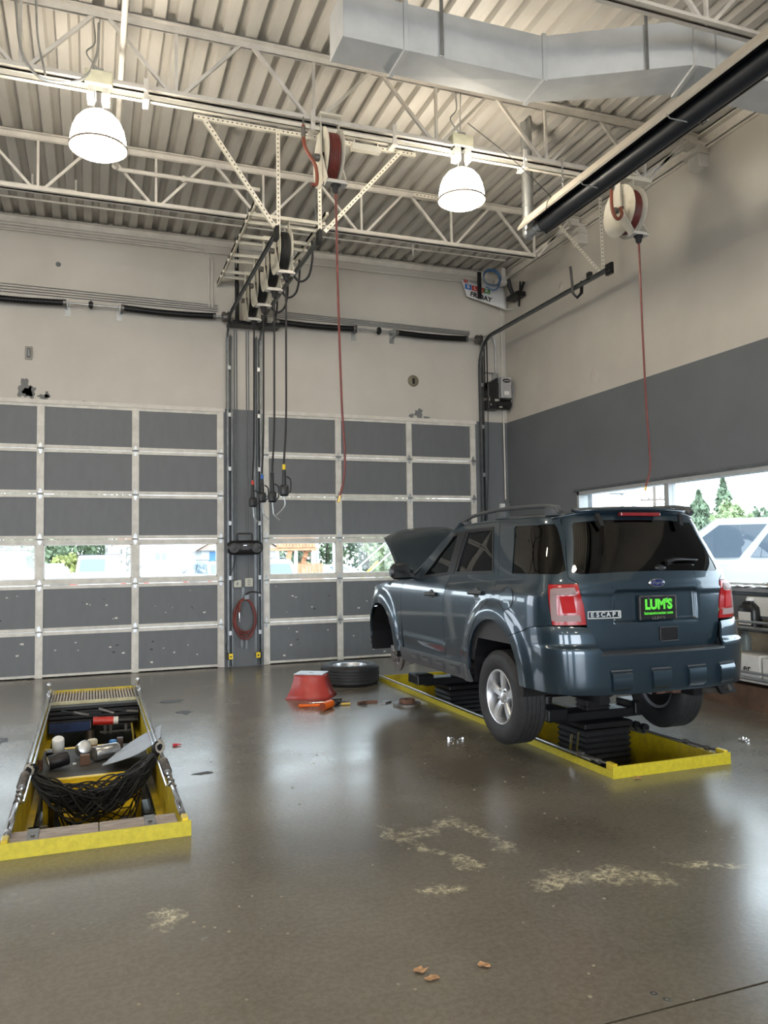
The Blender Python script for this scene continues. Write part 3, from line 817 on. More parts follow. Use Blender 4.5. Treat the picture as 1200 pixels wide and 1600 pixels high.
# four black-hosed oil reels on their rack between the doors
names = ['nearest and largest of the four cream reels with black hose above the pillar', 'second cream reel with black hose behind the nearest one', 'third cream reel with black hose counted from the viewer', 'hindmost cream reel with black hose close to the bay door wall']
tips = [(2.10, 9.22, 2.33, 'yellow'), (2.10, 9.86, 2.30, 'none'), (2.10, 10.48, 2.34, 'blue'), (2.10, 11.12, 2.32, 'red')]
cols = dict(yellow=mat('yellow_tape', (.75, .55, .02), .5), blue=mat('blue_tape', (.02, .12, .45), .5), red=mat('red_tape', (.6, .05, .03), .5), none=M['black_rubber'])
base_reel = None
for k, yy in enumerate((9.22, 9.86, 10.52, 11.18)):
    loc = (2.14, yy, 5.27)
    if base_reel is None: base_reel = rt = reel(M['black_rubber'], names[0], loc, group='oil hose reels'); 
    else:
        rt = base_reel.copy(); col.objects.link(rt); rt.location = loc; rt['label'] = names[k]
        for ch in protos:
            c = ch.copy(); col.objects.link(c); c.parent = rt
    if k == 0: protos = list(rt.children)
    tx, ty, tz, cc = tips[k]
    hose_drop(rt, [(2.14, yy - .21, 4.82), (2.135, yy - .21, 4.0), (2.13, yy - .2, 3.2), (tx, ty - .2, tz + .35)], M['black_rubber'], .012)
    b = MB(); b.tube(spline([(2.2, yy + .02, 5.2), (2.36, yy + .1, 4.98), (2.48, yy + .05, 5.02), (2.52, yy, 5.22), (2.52, yy, 5.45)], 6), .014, 8); obj('inlet_hose', b, M['black_rubber'], rt, True)
    g_ = (tx, ty - .2)
    b = MB(); b.cyl((g_[0], g_[1], tz + .34), (g_[0], g_[1], tz + .27), .02, 10); obj('colour_collar', b, cols[cc], rt, True)
    b = MB(); b.cyl((g_[0], g_[1], tz + .28), (g_[0], g_[1], tz + .10), .02, 10, .026); b.box(g_[0] - .05, g_[0] + .05, g_[1] - .04, g_[1] + .03, tz - .03, tz + .10, .02)
    b.tube(spline([(g_[0] + .03, g_[1] - .01, tz + .2), (g_[0] + .075, g_[1] - .01, tz + .16), (g_[0] + .075, g_[1] - .01, tz + .04), (g_[0] + .04, g_[1] - .01, tz)], 4), .009, 6)
    obj('dispenser_handle', b, M['black_plastic'], rt, 50)
    s = -1 if k == 0 else 1
    b = MB(); b.tube(spline([(g_[0], g_[1], tz - .02), (g_[0] + .01, g_[1], tz - .12), (g_[0] + .02 * s, g_[1], tz - .18), (g_[0] + .09 * s, g_[1], tz - .25)], 5), .009, 8); obj('nozzle_tube', b, M['galv'], rt, True)
# rack
rt = thing('reel_rack', 'ladder-like cream strut rack that carries the four black-hosed reels', 'rack', (2.14, 10.3, 5.65))
for x in (1.76, 2.62):
    b = MB(); b.box(x - .02, x + .02, 8.9, D, 5.66, 5.70); b.box(x - .02, x - .012, 8.9, D, 5.62, 5.70); obj('rail', b, M['cream_steel'], rt)
for yy in (9.12, 9.34, 9.78, 10.0, 10.44, 10.66, 11.1, 11.32):
    b = MB(); b.box(1.72, 2.66, yy - .018, yy + .018, 5.62, 5.66); obj('rung', b, M['cream_steel'], rt)
for x, yy in ((1.76, 9.4), (2.62, 9.4), (1.9, 11.0), (2.5, 11.0)):
    b = MB(); b.cyl((x, yy, 5.68), (x, yy, 6.34), .007, 6); obj('hanger_rod', b, M['galv'], rt)
mb = MB()
mb.cyl((1.93, D - .25, 5.06), (2.72, D - .25, 5.06), .018, 10); 
mb.box(1.86, 2.62, D - .32, D - .1, 5.0, 5.03)
for x in (2.02, 2.42): mb.cyl((x, D - .25, 5.08), (x, D - .25, 5.62), .008, 6)
mb.cyl((1.99, D - .27, 5.02), (1.99, D - .27, 6.3), .03, 8)
single('pillar_crossbar', mb, M['black_metal'], 'black cross bar and post at the top of the pillar between the bay doors', 'bracket', (2.2, D - .2, 5.0), 40)

# ---------------------------------------------------------------- air duct
def duct_piece(pa, pb, za, zb, zt, nm, rt):
    (x0, y0), (x1, y1), (x2, y2), (x3, y3) = pa  # near-left, near-right, far-right, far-left
    mb = MB(); e = .012
    b0, b1, b2, b3 = (x0, y0, zb), (x1, y1, zb), (x2, y2, zb), (x3, y3, zb)
    t0, t1, t2, t3 = (x0, y0, zt), (x1, y1, zt), (x2, y2, zt), (x3, y3, zt)
    for q in ((b0, b1, b2, b3), (t0, t1, t2, t3), (b0, b1, t1, t0), (b1, b2, t2, t1), (b2, b3, t3, t2), (b3, b0, t0, t3)):
        c = sum((Vector(p) for p in q), Vector()) / 4
        nrm = (Vector(q[1]) - Vector(q[0])).cross(Vector(q[2]) - Vector(q[1])).normalized()
        ctr = Vector(((x0 + x2) / 2, (y0 + y2) / 2, (zb + zt) / 2))
        if nrm.dot(c - ctr) < 0: nrm = -nrm
        c = c + nrm * e
        mb.add(list(q) + [tuple(c)], [(0, 1, 4), (1, 2, 4), (2, 3, 4), (3, 0, 4)])
    return obj(nm, mb, M['duct'], rt)
rt = thing('air_duct', 'large pale rectangular air duct under the deck at the top right', 'duct', (3.5, 5.6, 5.6))
zb, zt = 5.60, 5.985
P_ = [((1.80, 5.63), (1.80, 5.97)), ((2.32, 5.63), (2.32, 5.97)), ((3.58, 5.62), (3.60, 5.97)), ((4.65, 5.03), (4.78, 5.44)), ((4.87, 5.02), (4.95, 5.42)), ((6.5, 5.0), (6.5, 5.42))]
for i in range(5):
    a, c = P_[i], P_[i + 1]
    duct_piece((a[0], c[0], c[1], a[1]), None, 0, zb, zt, 'duct_section', rt)
for i in range(1, 5):
    (xa, ya), (xb, yb) = P_[i]
    b = MB()
    b.bar((xa, ya - .01, zb - .012), (xb, yb + .01, zb - .012), .035, .022); b.bar((xa, ya - .012, zb - .02), (xa, ya - .012, zt + .01), .035, .022, up=(0, 1, 0))
    obj('flange_seam', b, M['duct'], rt)
for x in (1.55, 2.62, 4.3):
    b = MB(); y_ = 5.6 if x < 4 else 5.2
    if x == 1.55: continue
    b.box(x - .015, x + .015, y_ - .014, y_ - .004, zb - .01, 6.36); obj('hanger_strap', b, M['galv'], rt)
mb = MB()
mb.box(1.80, 1.802, 5.62, 5.98, zb, zt)
obj('end_cap', mb, M['duct'], rt)
# slotted strut above the duct
slotted_angle('duct_strut', (3.35, 5.2, 6.33), (3.6, 4.2, 6.33), 'perforated strut above the bend of the air duct', face=(0, 0, -1))

# ---------------------------------------------------------------- tube heater and its flue
HX, HZ = 4.50, 5.12
rt = thing('tube_heater', 'long black radiant tube heater under a pale reflector hood, upper right', 'heater', (HX, 4, HZ))
Yend = -2.0; Ys = 7.38
outer = [(-.175, -.03), (-.19, -.015), (-.10, .115), (.10, .115), (.19, -.015), (.175, -.03)]
b = MB()
for i in range(len(outer) - 1):
    p, q = outer[i], outer[i + 1]
    b.prism([(HX + p[0], HZ + p[1]), (HX + q[0], HZ + q[1]), (HX + q[0] * .97, HZ + q[1] + .004), (HX + p[0] * .97, HZ + p[1] + .004)], 'Y', Yend, Ys)
obj('reflector_hood', b, mat('hood_enamel', (.62, .56, .47), .4, .3, .05, 4), rt)
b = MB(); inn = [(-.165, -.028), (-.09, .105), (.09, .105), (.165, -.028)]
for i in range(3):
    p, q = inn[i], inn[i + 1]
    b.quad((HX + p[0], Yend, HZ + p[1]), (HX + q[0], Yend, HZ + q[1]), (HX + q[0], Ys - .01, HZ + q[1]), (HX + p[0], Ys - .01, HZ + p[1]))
obj('hood_shade_sheet', b, mat('painted_hood_shade', (.02, .02, .022), .45, .4), rt, fix=False)  # dark sheet paints in the shade under the reflector hood
b = MB(); b.cyl((HX, Yend, HZ - .03), (HX, Ys - .25, HZ - .03), .088, 24); obj('radiant_tube', b, mat('dull_black_tube', (.018, .02, .024), .42, .3), rt, True)
b = MB(); b.cyl((HX, Ys - .26, HZ - .005), (HX, Ys + .02, HZ - .005), .062, 20); b.sphere((HX, Ys + .08, HZ - .005), .068, 10); b.cyl((HX, Ys - .12, HZ - .01), (HX, Ys - .10, HZ - .01), .07, 20)
obj('end_elbow', b, M['galv'], rt, True)
for yy in (6.2, 5.0, 3.6):
    b = MB(); b.tube([(HX - .19, yy, HZ - .02), (HX - .17, yy - .02, HZ - .06), (HX - .04, yy - .08, HZ - .10), (HX + .05, yy - .1, HZ - .10), (HX + .08, yy - .1, HZ - .06)], .006, 6)
    b.tube([(HX + .17, yy, HZ - .02), (HX + .16, yy - .02, HZ - .06), (HX + .1, yy - .14, HZ - .09)], .006, 6); obj('tube_hanger', b, M['galv'], rt, True)
mb = MB(); mb.cyl((HX, Ys + .08, HZ), (HX, Ys + .08, 6.5), .062, 24); mb.cyl((HX, Ys + .08, HZ + .28), (HX, Ys + .08, HZ + .30), .067, 24); mb.cyl((HX, Ys + .08, HZ + .68), (HX, Ys + .08, HZ + .695), .066, 24)
single('flue_pipe', mb, M['galv'], 'upright galvanised flue pipe rising from the end of the tube heater', 'pipe', (HX, Ys + .08, HZ), True)
mb = MB(); xx, yy = 4.62, 6.95; z = 5.95; k = 0
z = 5.24
while z < 5.72:
    pts = [( .009 * math.cos(t), .022 * math.sin(t)) for t in [2 * PI * i / 8 for i in range(8)]]
    mb.tube([(xx + (p[0] if k % 2 else 0), yy + (0 if k % 2 else p[0]), z + p[1]) for p in pts], .004, 5, closed=True); z += .034; k += 1
mb.cyl((xx, yy, 5.18), (xx, yy, 5.24), .008, 6)
single('heater_chain', mb, M['chrome'], 'bright link chain holding up the tube heater below the joist', 'chain', (xx, yy, 5.2))
mb = MB(); mb.tube(spline([(3.55, 7.0, 5.95), (4.0, 6.9, 5.6), (4.38, 6.8, 5.22)], 6), .004, 5)
mb.tube([(4.38, 6.8, 5.22), (4.30, 6.75, 5.14), (4.28, 6.75, 5.04)], .004, 5)
single('thin_cable', mb, M['black_metal'], 'thin dark cable slanting from the right lamp down to the heater hood', 'cable')
# ---------------------------------------------------------------- wheel builder (axis along local X, outer face towards -X)
def wheel(parent, c, T=None, flip=1, rim_visible=True, r=.368, world=True):
    """tyre mesh with rim, spokes, lug nuts as its children; c = centre of wheel"""
    x, y, z = c; h = .115
    prof = []
    half = [(.212, h * .80), (.222, h * .95), (.25, h * 1.04), (.29, h * 1.09), (.325, h * 1.05), (.348, h * .95), (.358, h * .84)]
    tread = []
    for k in range(5):
        a = h * .80 - k * (h * 1.6 / 5); b = a - h * 1.6 / 5
        tread += [(r - .004, a), (r, a - .005), (r, b + .007), (r - .004, b + .003), (r - .014, b + .003), (r - .014, b - .001)]
    tread = tread[:-2]
    prof = half + tread + [(q[0], -q[1]) for q in reversed(half)] + [(.205, -h * .7), (.205, h * .7)]
    mb = MB(); mb.T = T
    mb.lathe([(q[0], x - flip * q[1]) for q in prof], 64, 'X', (0, y, z), closed=True)
    tire = obj('wheel', mb, mat('tyre_rubber', (.020, .020, .021), .62, 0, .2, 20, .25, 90), parent, 35, world)
    o = -flip
    def X(v): return x + o * v
    b = MB(); b.T = T
    b.lathe([(.213, X(.098)), (.218, X(.104)), (.212, X(.108)), (.203, X(.106)), (.196, X(.09)), (.188, X(.03)), (.186, X(-.09)), (.205, X(-.10)), (.205, X(.0))], 48, 'X', (0, y, z), closed=True)
    def put(name, mb_, m_, sm=40):
        pr = parent_origin(parent) if world else Vector((0, 0, 0))
        if world: mb_.v = [tuple(Vector(v) - pr) for v in mb_.v]
        q = obj(name, mb_, m_, None, sm, False); q.parent = tire; return q
    put('alloy_rim', b, M['rim'])
    for k in range(5):
        a = 2 * PI * k / 5 + .35
        b = MB(); b.T = T
        ca, sa = math.cos(a), math.sin(a)
        def P(rad, off, dep): return (X(dep), y + rad * ca - off * sa, z + rad * sa + off * ca)
        secs = [(.045, .030, .070, .045), (.09, .032, .080, .05), (.145, .040, .082, .055), (.196, .052, .078, .045)]
        v = []
        for rad, wd, d1, d0 in secs:
            v += [P(rad, -wd, d0), P(rad, -wd, d1 - .012), P(rad, -wd * .6, d1), P(rad, wd * .6, d1), P(rad, wd, d1 - .012), P(rad, wd, d0)]
        f = []
        for s in range(3):
            for q in range(6): f.append((s * 6 + q, s * 6 + (q + 1) % 6, s * 6 + 6 + (q + 1) % 6, s * 6 + 6 + q))
        f += [tuple(range(6)), tuple(range(23, 17, -1))]
        b.add(v, f); put('rim_spoke', b, M['rim'], 30)
        b = MB(); b.T = T; a2 = a + PI / 5
        cy, cz = y + .058 * math.cos(a2), z + .058 * math.sin(a2)
        b.cyl((X(.05), cy, cz), (X(.084), cy, cz), .0115, 6, .010); put('lug_nut', b, M['chrome'])
    b = MB(); b.T = T
    b.lathe([(.0005, X(.088)), (.026, X(.086)), (.034, X(.08)), (.075, X(.066)), (.08, X(.03)), (.0005, X(.03))], 30, 'X', (0, y, z)); put('hub_centre', b, M['rim'])
    b = MB(); b.T = T
    b.lathe([(.0005, X(.02)), (.15, X(.02)), (.18, X(.0)), (.182, X(-.085)), (.0005, X(-.085))], 24, 'X', (0, y, z)); put('brake_drum', b, M['black_metal'])
    return tire

# ---------------------------------------------------------------- lift pits
def pit_shell(k, label, zb=-1.35, concrete=(.16, .16, .15)):
    x0, x1, y0, y1 = PITS[k]
    rt = thing('lift_pit', label, 'lift pit', ((x0 + x1) / 2, y0, 0), 'recessed lift pits')
    cm = mat('pit_concrete', (.20, .20, .18), .7, 0, .3, 5)
    e = .012
    b = MB(); b.box(x0 - .05, x1 + .05, y0 - .05, y1 + .05, zb - .05, zb); obj('pit_floor', b, mat('oily_pit_floor', (.05, .048, .042), .45, 0, .4, 5), rt)
    b = MB(); b.box(x0 - .04, x1 + .04, y1, y1 + .04, zb, -.2); b.box(x0 - .04, x1 + .04, y0 - .04, y0, zb, -.2)
    b.box(x0 - .04, x0, y0, y1, zb, -.2); b.box(x1, x1 + .04, y0, y1, zb, -.2); obj('pit_wall', b, cm, rt)
    for s, (xa, xb) in enumerate(((x0, x0 + e), (x1 - e, x1))):
        b = MB(); b.box(xa, xb, y0, y1, -.36, .045); obj('side_plate', b, M['yellow'], rt)
        b = MB(); xi = x0 + e if s == 0 else x1 - e - .05
        b.box(xi, xi + .05, y0 + .02, y1 - .02, -.365, -.35); obj('plate_ledge', b, M['yellow'], rt)
        b = MB()
        xo = (xa - .010, xa) if s == 0 else (xb, xb + .010)
        b.box(*xo, y0, y1, -.0, .050); obj('kerb_strip', b, M['edge_yellow'] if k else M['dirty_steel'], rt)
        b = MB(); xm = (xa + xb) / 2 + (.012 if s == 0 else -.012); b.cyl((xm, y0 + .3, .062), (xm, y1 - .1, .055), .011, 8)
        b.cyl((xm + (.03 if s == 0 else -.03), y0 + .9, .045), (xm + (.03 if s == 0 else -.03), y1 - .1, .045), .009, 8)
        obj('tension_rod', b, M['chrome'] if k == 0 else M['galv'], rt, True)
    b = MB(); b.box(x0 - .012, x1 + .012, y0 - .012, y0, 0, .085); obj('front_edge', b, M['edge_yellow'], rt)
    b = MB(); b.box(x0, x1, y0, y0 + .012, -.3, .06); obj('front_plate', b, M['yellow'], rt)
    b = MB(); b.box(x0, x1, y1 - .012, y1, -.36, .03); obj('rear_plate', b, M['yellow'], rt)
    for s, xm in enumerate((x0 + .02, x1 - .02)):
        b = MB(); b.box(xm - .018, xm + .018, y0, y0 + .09, .04, .10, .005); obj('corner_bracket', b, M['yellow'], rt)
        b = MB(); b.cyl((xm, y0 + .06, .085), (xm, y0 + .22, .075), .008, 8)
        for sgn in (-1, 1): b.cyl((xm + sgn * .014, y0 + .20, .075), (xm + sgn * .014, y0 + .42, .075), .006, 8)
        b.cyl((xm, y0 + .18, .075), (xm, y0 + .22, .075), .019, 8); b.cyl((xm, y0 + .40, .075), (xm, y0 + .45, .075), .019, 8)
        b.cyl((xm, y0 + .42, .075), (xm, y0 + .75, .065), .006, 8); obj('turnbuckle', b, M['dirty_steel'], rt, True)
    return rt
pl_ = pit_shell(0, 'open yellow-edged floor pit at the left, full of tools and oil filters')
pr_ = pit_shell(1, 'open yellow-edged floor pit beneath the raised blue car')
x0, x1, y0, y1 = PITS[0]
# --- left pit
rt = thing('floor_grate', 'brown ribbed steel grate at the far end of the left pit', 'grate', (.045, 9.72, 0))
b = MB(); b.box(x0 + .02, x1 - .02, 9.70, 10.40, -.03, -.012); obj('base_plate', b, mat('grate_base', (.16, .13, .10), .6, 0, .2, 10), rt)
b = MB(); b.box(x0, x1, 9.66, 9.70, -.06, .012); obj('front_lip', b, mat('worn_cream_lip', (.50, .46, .28), .5, 0, .2, 10), rt)
rb = MB(); rb.box(-.008, .008, 0, .68, 0, .022)
ro = None
for k in range(30):
    xx = x0 + .035 + k * .0325
    b = MB(); b.box(xx - .007, xx + .007, 9.71, 10.39, -.012, .014); 
    if ro is None: ro = obj('grate_rib', b, mat('grate_ribs', (.46, .38, .29), .55, 0, .15, 9), rt)
    else:
        q = ro.copy(); col.objects.link(q); q.parent = rt; q.location.x = k * .0325
mb = MB()
single('x', mb, M['galv'], 'x', 'x', (0, 0, 0)) if 0 else None
for s, xx in enumerate((x0 - .0, x1 + .0)):
    mb = MB(); mb.box(xx - .02, xx + .02, 10.02, 10.20, .03, .06); mb.cyl((xx, 10.15, .05), (xx, 10.15, .13), .016, 8); mb.sphere((xx, 10.15, .14), .026, 6); mb.cyl((xx, 10.06, .085), (xx, 9.9, .07), .01, 6)
    single('rod_anchor', mb, M['chrome'], ['shiny rod anchor on the far left corner of the left pit', 'shiny rod anchor on the far right corner of the left pit'][s], 'anchor', None, 40)
# black arm stack, blue beam
rt = thing('lift_beam_stack', 'dark stack of black steel lift beams under the grate in the left pit', 'lift beams', (.05, 9.6, -.2))
for k in range(4):
    b = MB(); b.box(x0 + .03, x1 - .03, 9.50 - .02 * k, 9.66, -.045 * k - .055, -.045 * k - .018, .004); obj('steel_beam', b, M['black_metal'], rt)
for k in range(6):
    b = MB(); xx = x0 + .15 + .13 * k; b.bar((xx, 9.44, -.05 - .02 * (k % 3)), (xx + .16, 9.43, -.09 - .015 * (k % 2)), .03, .02); obj('arm_link', b, M['dirty_steel'] if k % 2 else M['black_metal'], rt)
mb = MB(); mb.box(x0 + .03, .0, 9.40, 9.52, -.275, -.175, .004); 
rt = single('blue_beam', mb, mat('blue_painted_steel', (.012, .028, .10), .4, .1, .3, 9), 'dark blue steel beam end under the black beams in the left pit', 'beam')
b = MB(); b.box(-.06 + .17, .10 + .12, -.055, .065, .02, .10); b.v = [tuple(v) for v in b.v]; obj('worn_end', b, M['dirty_steel'], rt, world=False)
mb = MB(); mb.cyl((.03, 9.35, -.165), (.24, 9.35, -.175), .045, 18); 
rt = single('red_canister', mb, mat('red_enamel', (.55, .03, .02), .3, 0, .1, 8), 'red cylinder lying on the black beams in the left pit', 'canister', (.13, 9.35, -.21), 40)
b = MB(); b.cyl((.24, 9.35, -.175), (.29, 9.35, -.177), .042, 18); obj('white_label_band', b, M['white'], rt, 40)
b = MB(); b.cyl((.29, 9.35, -.177), (.46, 9.35, -.185), .034, 14); b.cyl((.46, 9.35, -.185), (.50, 9.35, -.187), .02, 10); obj('black_end', b, M['black_plastic'], rt, 40)
mb = MB(); mb.box(.10, .44, 9.42, 9.5, -.235, -.22); mb.box(.14, .17, 9.42, 9.48, -.33, -.22); mb.box(.20, .23, 9.42, 9.48, -.33, -.22); mb.box(.36, .39, 9.42, 9.48, -.33, -.22); mb.box(.10, .44, 9.44, 9.5, -.32, -.30)
single('tool_bracket', mb, M['dirty_steel'], 'small steel bracket frame below the red cylinder in the left pit', 'bracket')
mb = MB(); mb.cyl((-.0, 9.6, -1.3), (-.0, 9.6, -.30), .05, 14); mb.cyl((0, 9.6, -.62), (0, 9.6, -.56), .065, 14); mb.cyl((0, 9.6, -.45), (0, 9.6, -.41), .062, 14)
single('lift_piston', mb, mat('rusty_chrome', (.30, .24, .2), .4, .7, .3, 6), 'round rusty piston standing at the far end of the left pit', 'piston', None, 40)
mb = MB(); mb.tube(spline([(.43, 9.35, -.2), (.45, 9.3, -.45), (.40, 9.3, -.75), (.33, 9.25, -1.0)], 5), .010, 6)
mb.tube(spline([(-.32, 9.3, -.38), (-.24, 9.2, -.5), (-.18, 9.1, -.62)], 5), .010, 6)
single('yellow_rope', mb, mat('yellow_cord', (.5, .42, .08), .6), 'thin yellow cord hanging behind the shelf in the left pit', 'cord', None, True)
# shelf with yellow front
rt = thing('pit_trolley', 'yellow steel trolley with a dark shelf standing in the left pit', 'trolley', (.045, 7.5, -1.35))
b = MB(); b.box(x0 + .05, x1 - .05, 7.02, 8.12, -.185, -.17); obj('shelf', b, mat('dark_rubber_shelf', (.055, .052, .047), .6, 0, .3, 8, .4, 120), rt)
ye = mat('fresh_yellow_paint', (.78, .56, .02), .4, 0, .12, 8)
b = MB(); b.box(x0 + .10, x1 - .14, 6.96, 7.02, -.21, -.155, .004); b.box(x0 + .12, x1 - .16, 6.94, 6.97, -.34, -.185); obj('front_rail', b, ye, rt)
b = MB(); b.box(x0 + .06, x1 - .3, 8.10, 8.16, -.20, -.165, .004); obj('rear_rail', b, ye, rt)
for k, xx in enumerate((x0 + .12, x1 - .16)):
    for yy in (7.0, 8.1):
        b = MB(); b.box(xx - .02, xx + .02, yy - .02, yy + .02, -1.35, -.16); obj('leg', b, ye, rt)
b = MB(); b.prism([(-.22, -.36), (.34, -.36), (.18, -.78), (-.06, -.78)], 'Y', 6.62, 6.94); obj('drain_funnel', b, ye, rt)
b = MB(); b.bar((-.32, 6.3, -.42), (-.05, 6.4, -.85), .05, .03); b.bar((-.05, 6.4, -.85), (.22, 6.4, -.85), .05, .03); obj('front_brace', b, ye, rt)
# yellow handle frame near
rt = thing('yellow_stand', 'small bright yellow angled stand in the near left of the left pit', 'stand', (-.25, 6.1, -1.35))
b = MB(); b.box(-.42, -.16, 6.08, 6.12, -.50, -.44, .004); obj('top_bar', b, ye, rt)
b = MB(); b.bar((-.17, 6.1, -.46), (-.20, 5.95, -1.34), .045, .03); obj('leg', b, ye, rt)
b = MB(); b.bar((-.40, 6.1, -.46), (-.40, 6.1, -1.34), .045, .03); obj('leg', b, ye, rt)
b = MB(); b.box(-.17, -.08, 5.7, 5.78, -1.35, -1.24, .004); single('white_box', b, M['white'], 'small white box on the floor of the left pit', 'box')
rt = thing('grease_gun', 'black pump with silver cap standing at the right side of the left pit', 'pump', (.40, 6.2, -1.35))
b = MB(); b.cyl((.40, 6.2, -1.35), (.40, 6.2, -.52), .042, 14); obj('barrel', b, M['black_plastic'], rt, 40)
b = MB(); b.cyl((.40, 6.2, -.52), (.40, 6.2, -.46), .02, 10); b.cyl((.40, 6.2, -.46), (.40, 6.2, -.43), .032, 10); obj('cap', b, M['white'], rt, 40)
mb = MB(); mb.box(.29, .34, 6.2, 6.25, -1.35, -.46); single('yellow_post', mb, ye, 'short yellow post beside the black pump in the left pit', 'post')
for s, xx in enumerate((x0 + .06, x1 - .10)):
    mb = MB(); mb.box(xx, xx + .05, 5.6, 7.6, -.62, -.57); mb.box(xx + (.0 if s == 0 else .045), xx + (.005 if s == 0 else .05), 5.4, 7.8, -.62, -.45)
    single('side_runner', mb, M['galv'], ['bare steel runner along the left wall of the left pit', 'bare steel runner along the right wall of the left pit'][s], 'rail')
for k, (xx, yy) in enumerate(((-.33, 6.6), (-.1, 6.6), (.26, 6.6), (.46, 6.6))):
    mb = MB(); mb.box(xx - .03, xx + .03, yy, yy + .03, -1.35, -.40)
    single('upright_rail', mb, mat('pale_worn_steel', (.36, .35, .32), .5, .3, .2, 8), 'pale steel upright inside the left pit, %s' % ['first from the left wall', 'second from the left wall', 'second from the right wall', 'beside the right wall'][k], 'upright')
# plank at the near edge
rt = thing('wood_plank', 'oil-stained wooden plank clamped along the near edge of the left pit', 'plank', (.045, 4.9, -.05))
b = MB(); b.box(x0 + .01, .05, 4.81, 5.08, -.01, .050, .006); obj('board', b, M['wood'], rt)
b = MB(); b.box(.054, x1 - .05, 4.81, 5.08, -.01, .050, .006); obj('board', b, M['wood'], rt)
for xx in (-.30, .335):
    b = MB(); b.box(xx - .03, xx + .03, 4.82, 5.11, .048, .056); b.box(xx - .03, xx + .03, 5.08, 5.11, -.12, .056); b.cyl((xx, 4.95, .056), (xx, 4.95, .064), .012, 8); obj('steel_strap', b, M['dirty_steel'], rt)
for s, xx in enumerate((x0 + .015, x1 - .015)):
    mb = MB(); mb.cyl((xx, 6.0, .06), (xx, 6.35, .06), .026, 10); mb.tube([(xx + .02 * math.cos(t * 1.7), 5.62 + .03 * t, .06 + .02 * math.sin(t * 1.7)) for t in range(12)], .009, 6)
    mb.tube([(xx, 5.62, .06), (xx, 5.05, .055)], .012, 6)
    for q in range(7): mb.lathe([(.028, -.008), (.034, 0), (.028, .008)], 12, 'Y', (xx, 6.02 + q * .05, .06))
    single('cable_knot', mb, M['dirty_steel'], ['knotted grey cable on the left kerb of the left pit', 'knotted grey cable on the right kerb of the left pit'][s], 'cable', None, 40)
# black netting
netm = mat('black_nylon_net', (.010, .010, .010), .6)
rt = thing('cargo_net', 'bunched black rope net slung across the middle of the left pit', 'net', (.05, 6.5, -.2))
rn = random.Random(4)
def netc(t): # centre line
    x = x0 + .03 + (x1 - x0 - .05) * t
    z = .03 - 1.30 * t * (1 - t) * (1 - .12 * math.sin(t * PI)) + .05 * t
    return Vector((x, 6.48 + .15 * t, z))
b = MB()
for k in range(80):
    ph = rn.uniform(0, 6.28); am = rn.uniform(.01, .13); fq = rn.uniform(2, 6); ph2 = rn.uniform(0, 6.28); pts = []
    for i in range(25):
        t = i / 24; e = math.sin(PI * t) ** .5; c = netc(t)
        pts.append(c + Vector((0, e * am * math.cos(ph + fq * t * 2) * .9, e * am * math.sin(ph2 + fq * t * 2) + e * .02 * math.sin(9 * t + ph))))
    b.tube(pts, .0075, 4)
for s, t0 in ((-1, .0), (1, 1.0)):
    for q in range(5):
        c = netc(t0) + Vector((-s * .04 + s * .012 * q, rn.uniform(-.05, .05), .02 + .01 * rn.random())); R0 = .03 + .012 * rn.random()
        b.tube([c + Vector((R0 * math.cos(a) * .6, R0 * math.cos(a), R0 * math.sin(a))) for a in [2 * PI * i / 12 for i in range(12)]], .008, 6, closed=True)
obj('bunched_rope', b, netm, rt, True, kind='stuff')
b = MB(); NX, NZ = 13, 7
def npt(i, j):
    t = .22 + .62 * i / NX; c = netc(t); dz = (.26 + .09 * math.sin(i * .7)) * (j / NZ) * math.sin(PI * (i + .5) / (NX + 1)) ** .6
    return c + Vector((.012 * math.sin(i * 2.1 + j), -.05 - .02 * math.sin(j), -.05 - dz))
for i in range(NX + 1):
    for j in range(NZ):
        for di in (-1, 1):
            if (i + j) % 2 == 0 and 0 <= i + di <= NX: b.tube([npt(i, j), npt(i + di, j + 1)], .0048, 4)
obj('net_mesh', b, netm, rt, True, kind='stuff')
b = MB(); b.tube([npt(i, NZ) for i in range(NX + 1)], .006, 5); obj('net_border', b, netm, rt, True)
for s in (0, 1):
    b = MB(); c = netc(s) + Vector((0, 0, .03))
    for q in range(4): b.tube([c + Vector((.03 * math.cos(a), -.05 + .03 * q + .008 * math.sin(a), .035 * math.sin(a) + .0)) for a in [2 * PI * i / 12 for i in range(12)]], .009, 6, closed=True)
    obj('lashing', b, mat('grey_rope', (.33, .31, .27), .7, 0, .2, 20), rt, True)
# sheet of card
mb = MB(); n = 8; v = []
A_, B_, C_, D_ = Vector((.098, 7.136, -.12)), Vector((.616, 7.70, .06)), Vector((.56, 7.10, .08)), Vector((.3, 7.7, -.10))
for i in range(n + 1):
    t = i / n
    p = A_.lerp(B_, t) + (D_ - A_.lerp(B_, .42)) * math.sin(PI * t) ** .8; q = D_.lerp(C_, t) if t > 0 else A_ + Vector((.01, 0, 0))
    q = (A_ + (C_ - A_) * t) + Vector((.05, -.1, 0)) * math.sin(PI * t)
    for k in range(3): v.append(tuple(p.lerp(q, k / 2) + Vector((0, 0, .012 if k == 1 else 0))))
mb.add(v, [(i * 3 + k, i * 3 + k + 1, i * 3 + k + 4, i * 3 + k + 3) for i in range(n) for k in range(2)])
o = single('card_sheet', mb, mat('grey_card', (.34, .38, .44), .55, 0, .08, 5), 'bent grey-white card sheet leaning over the right edge of the left pit', 'sheet')
sm_ = o.modifiers.new('thickness', 'SOLIDIFY'); sm_.thickness = .004
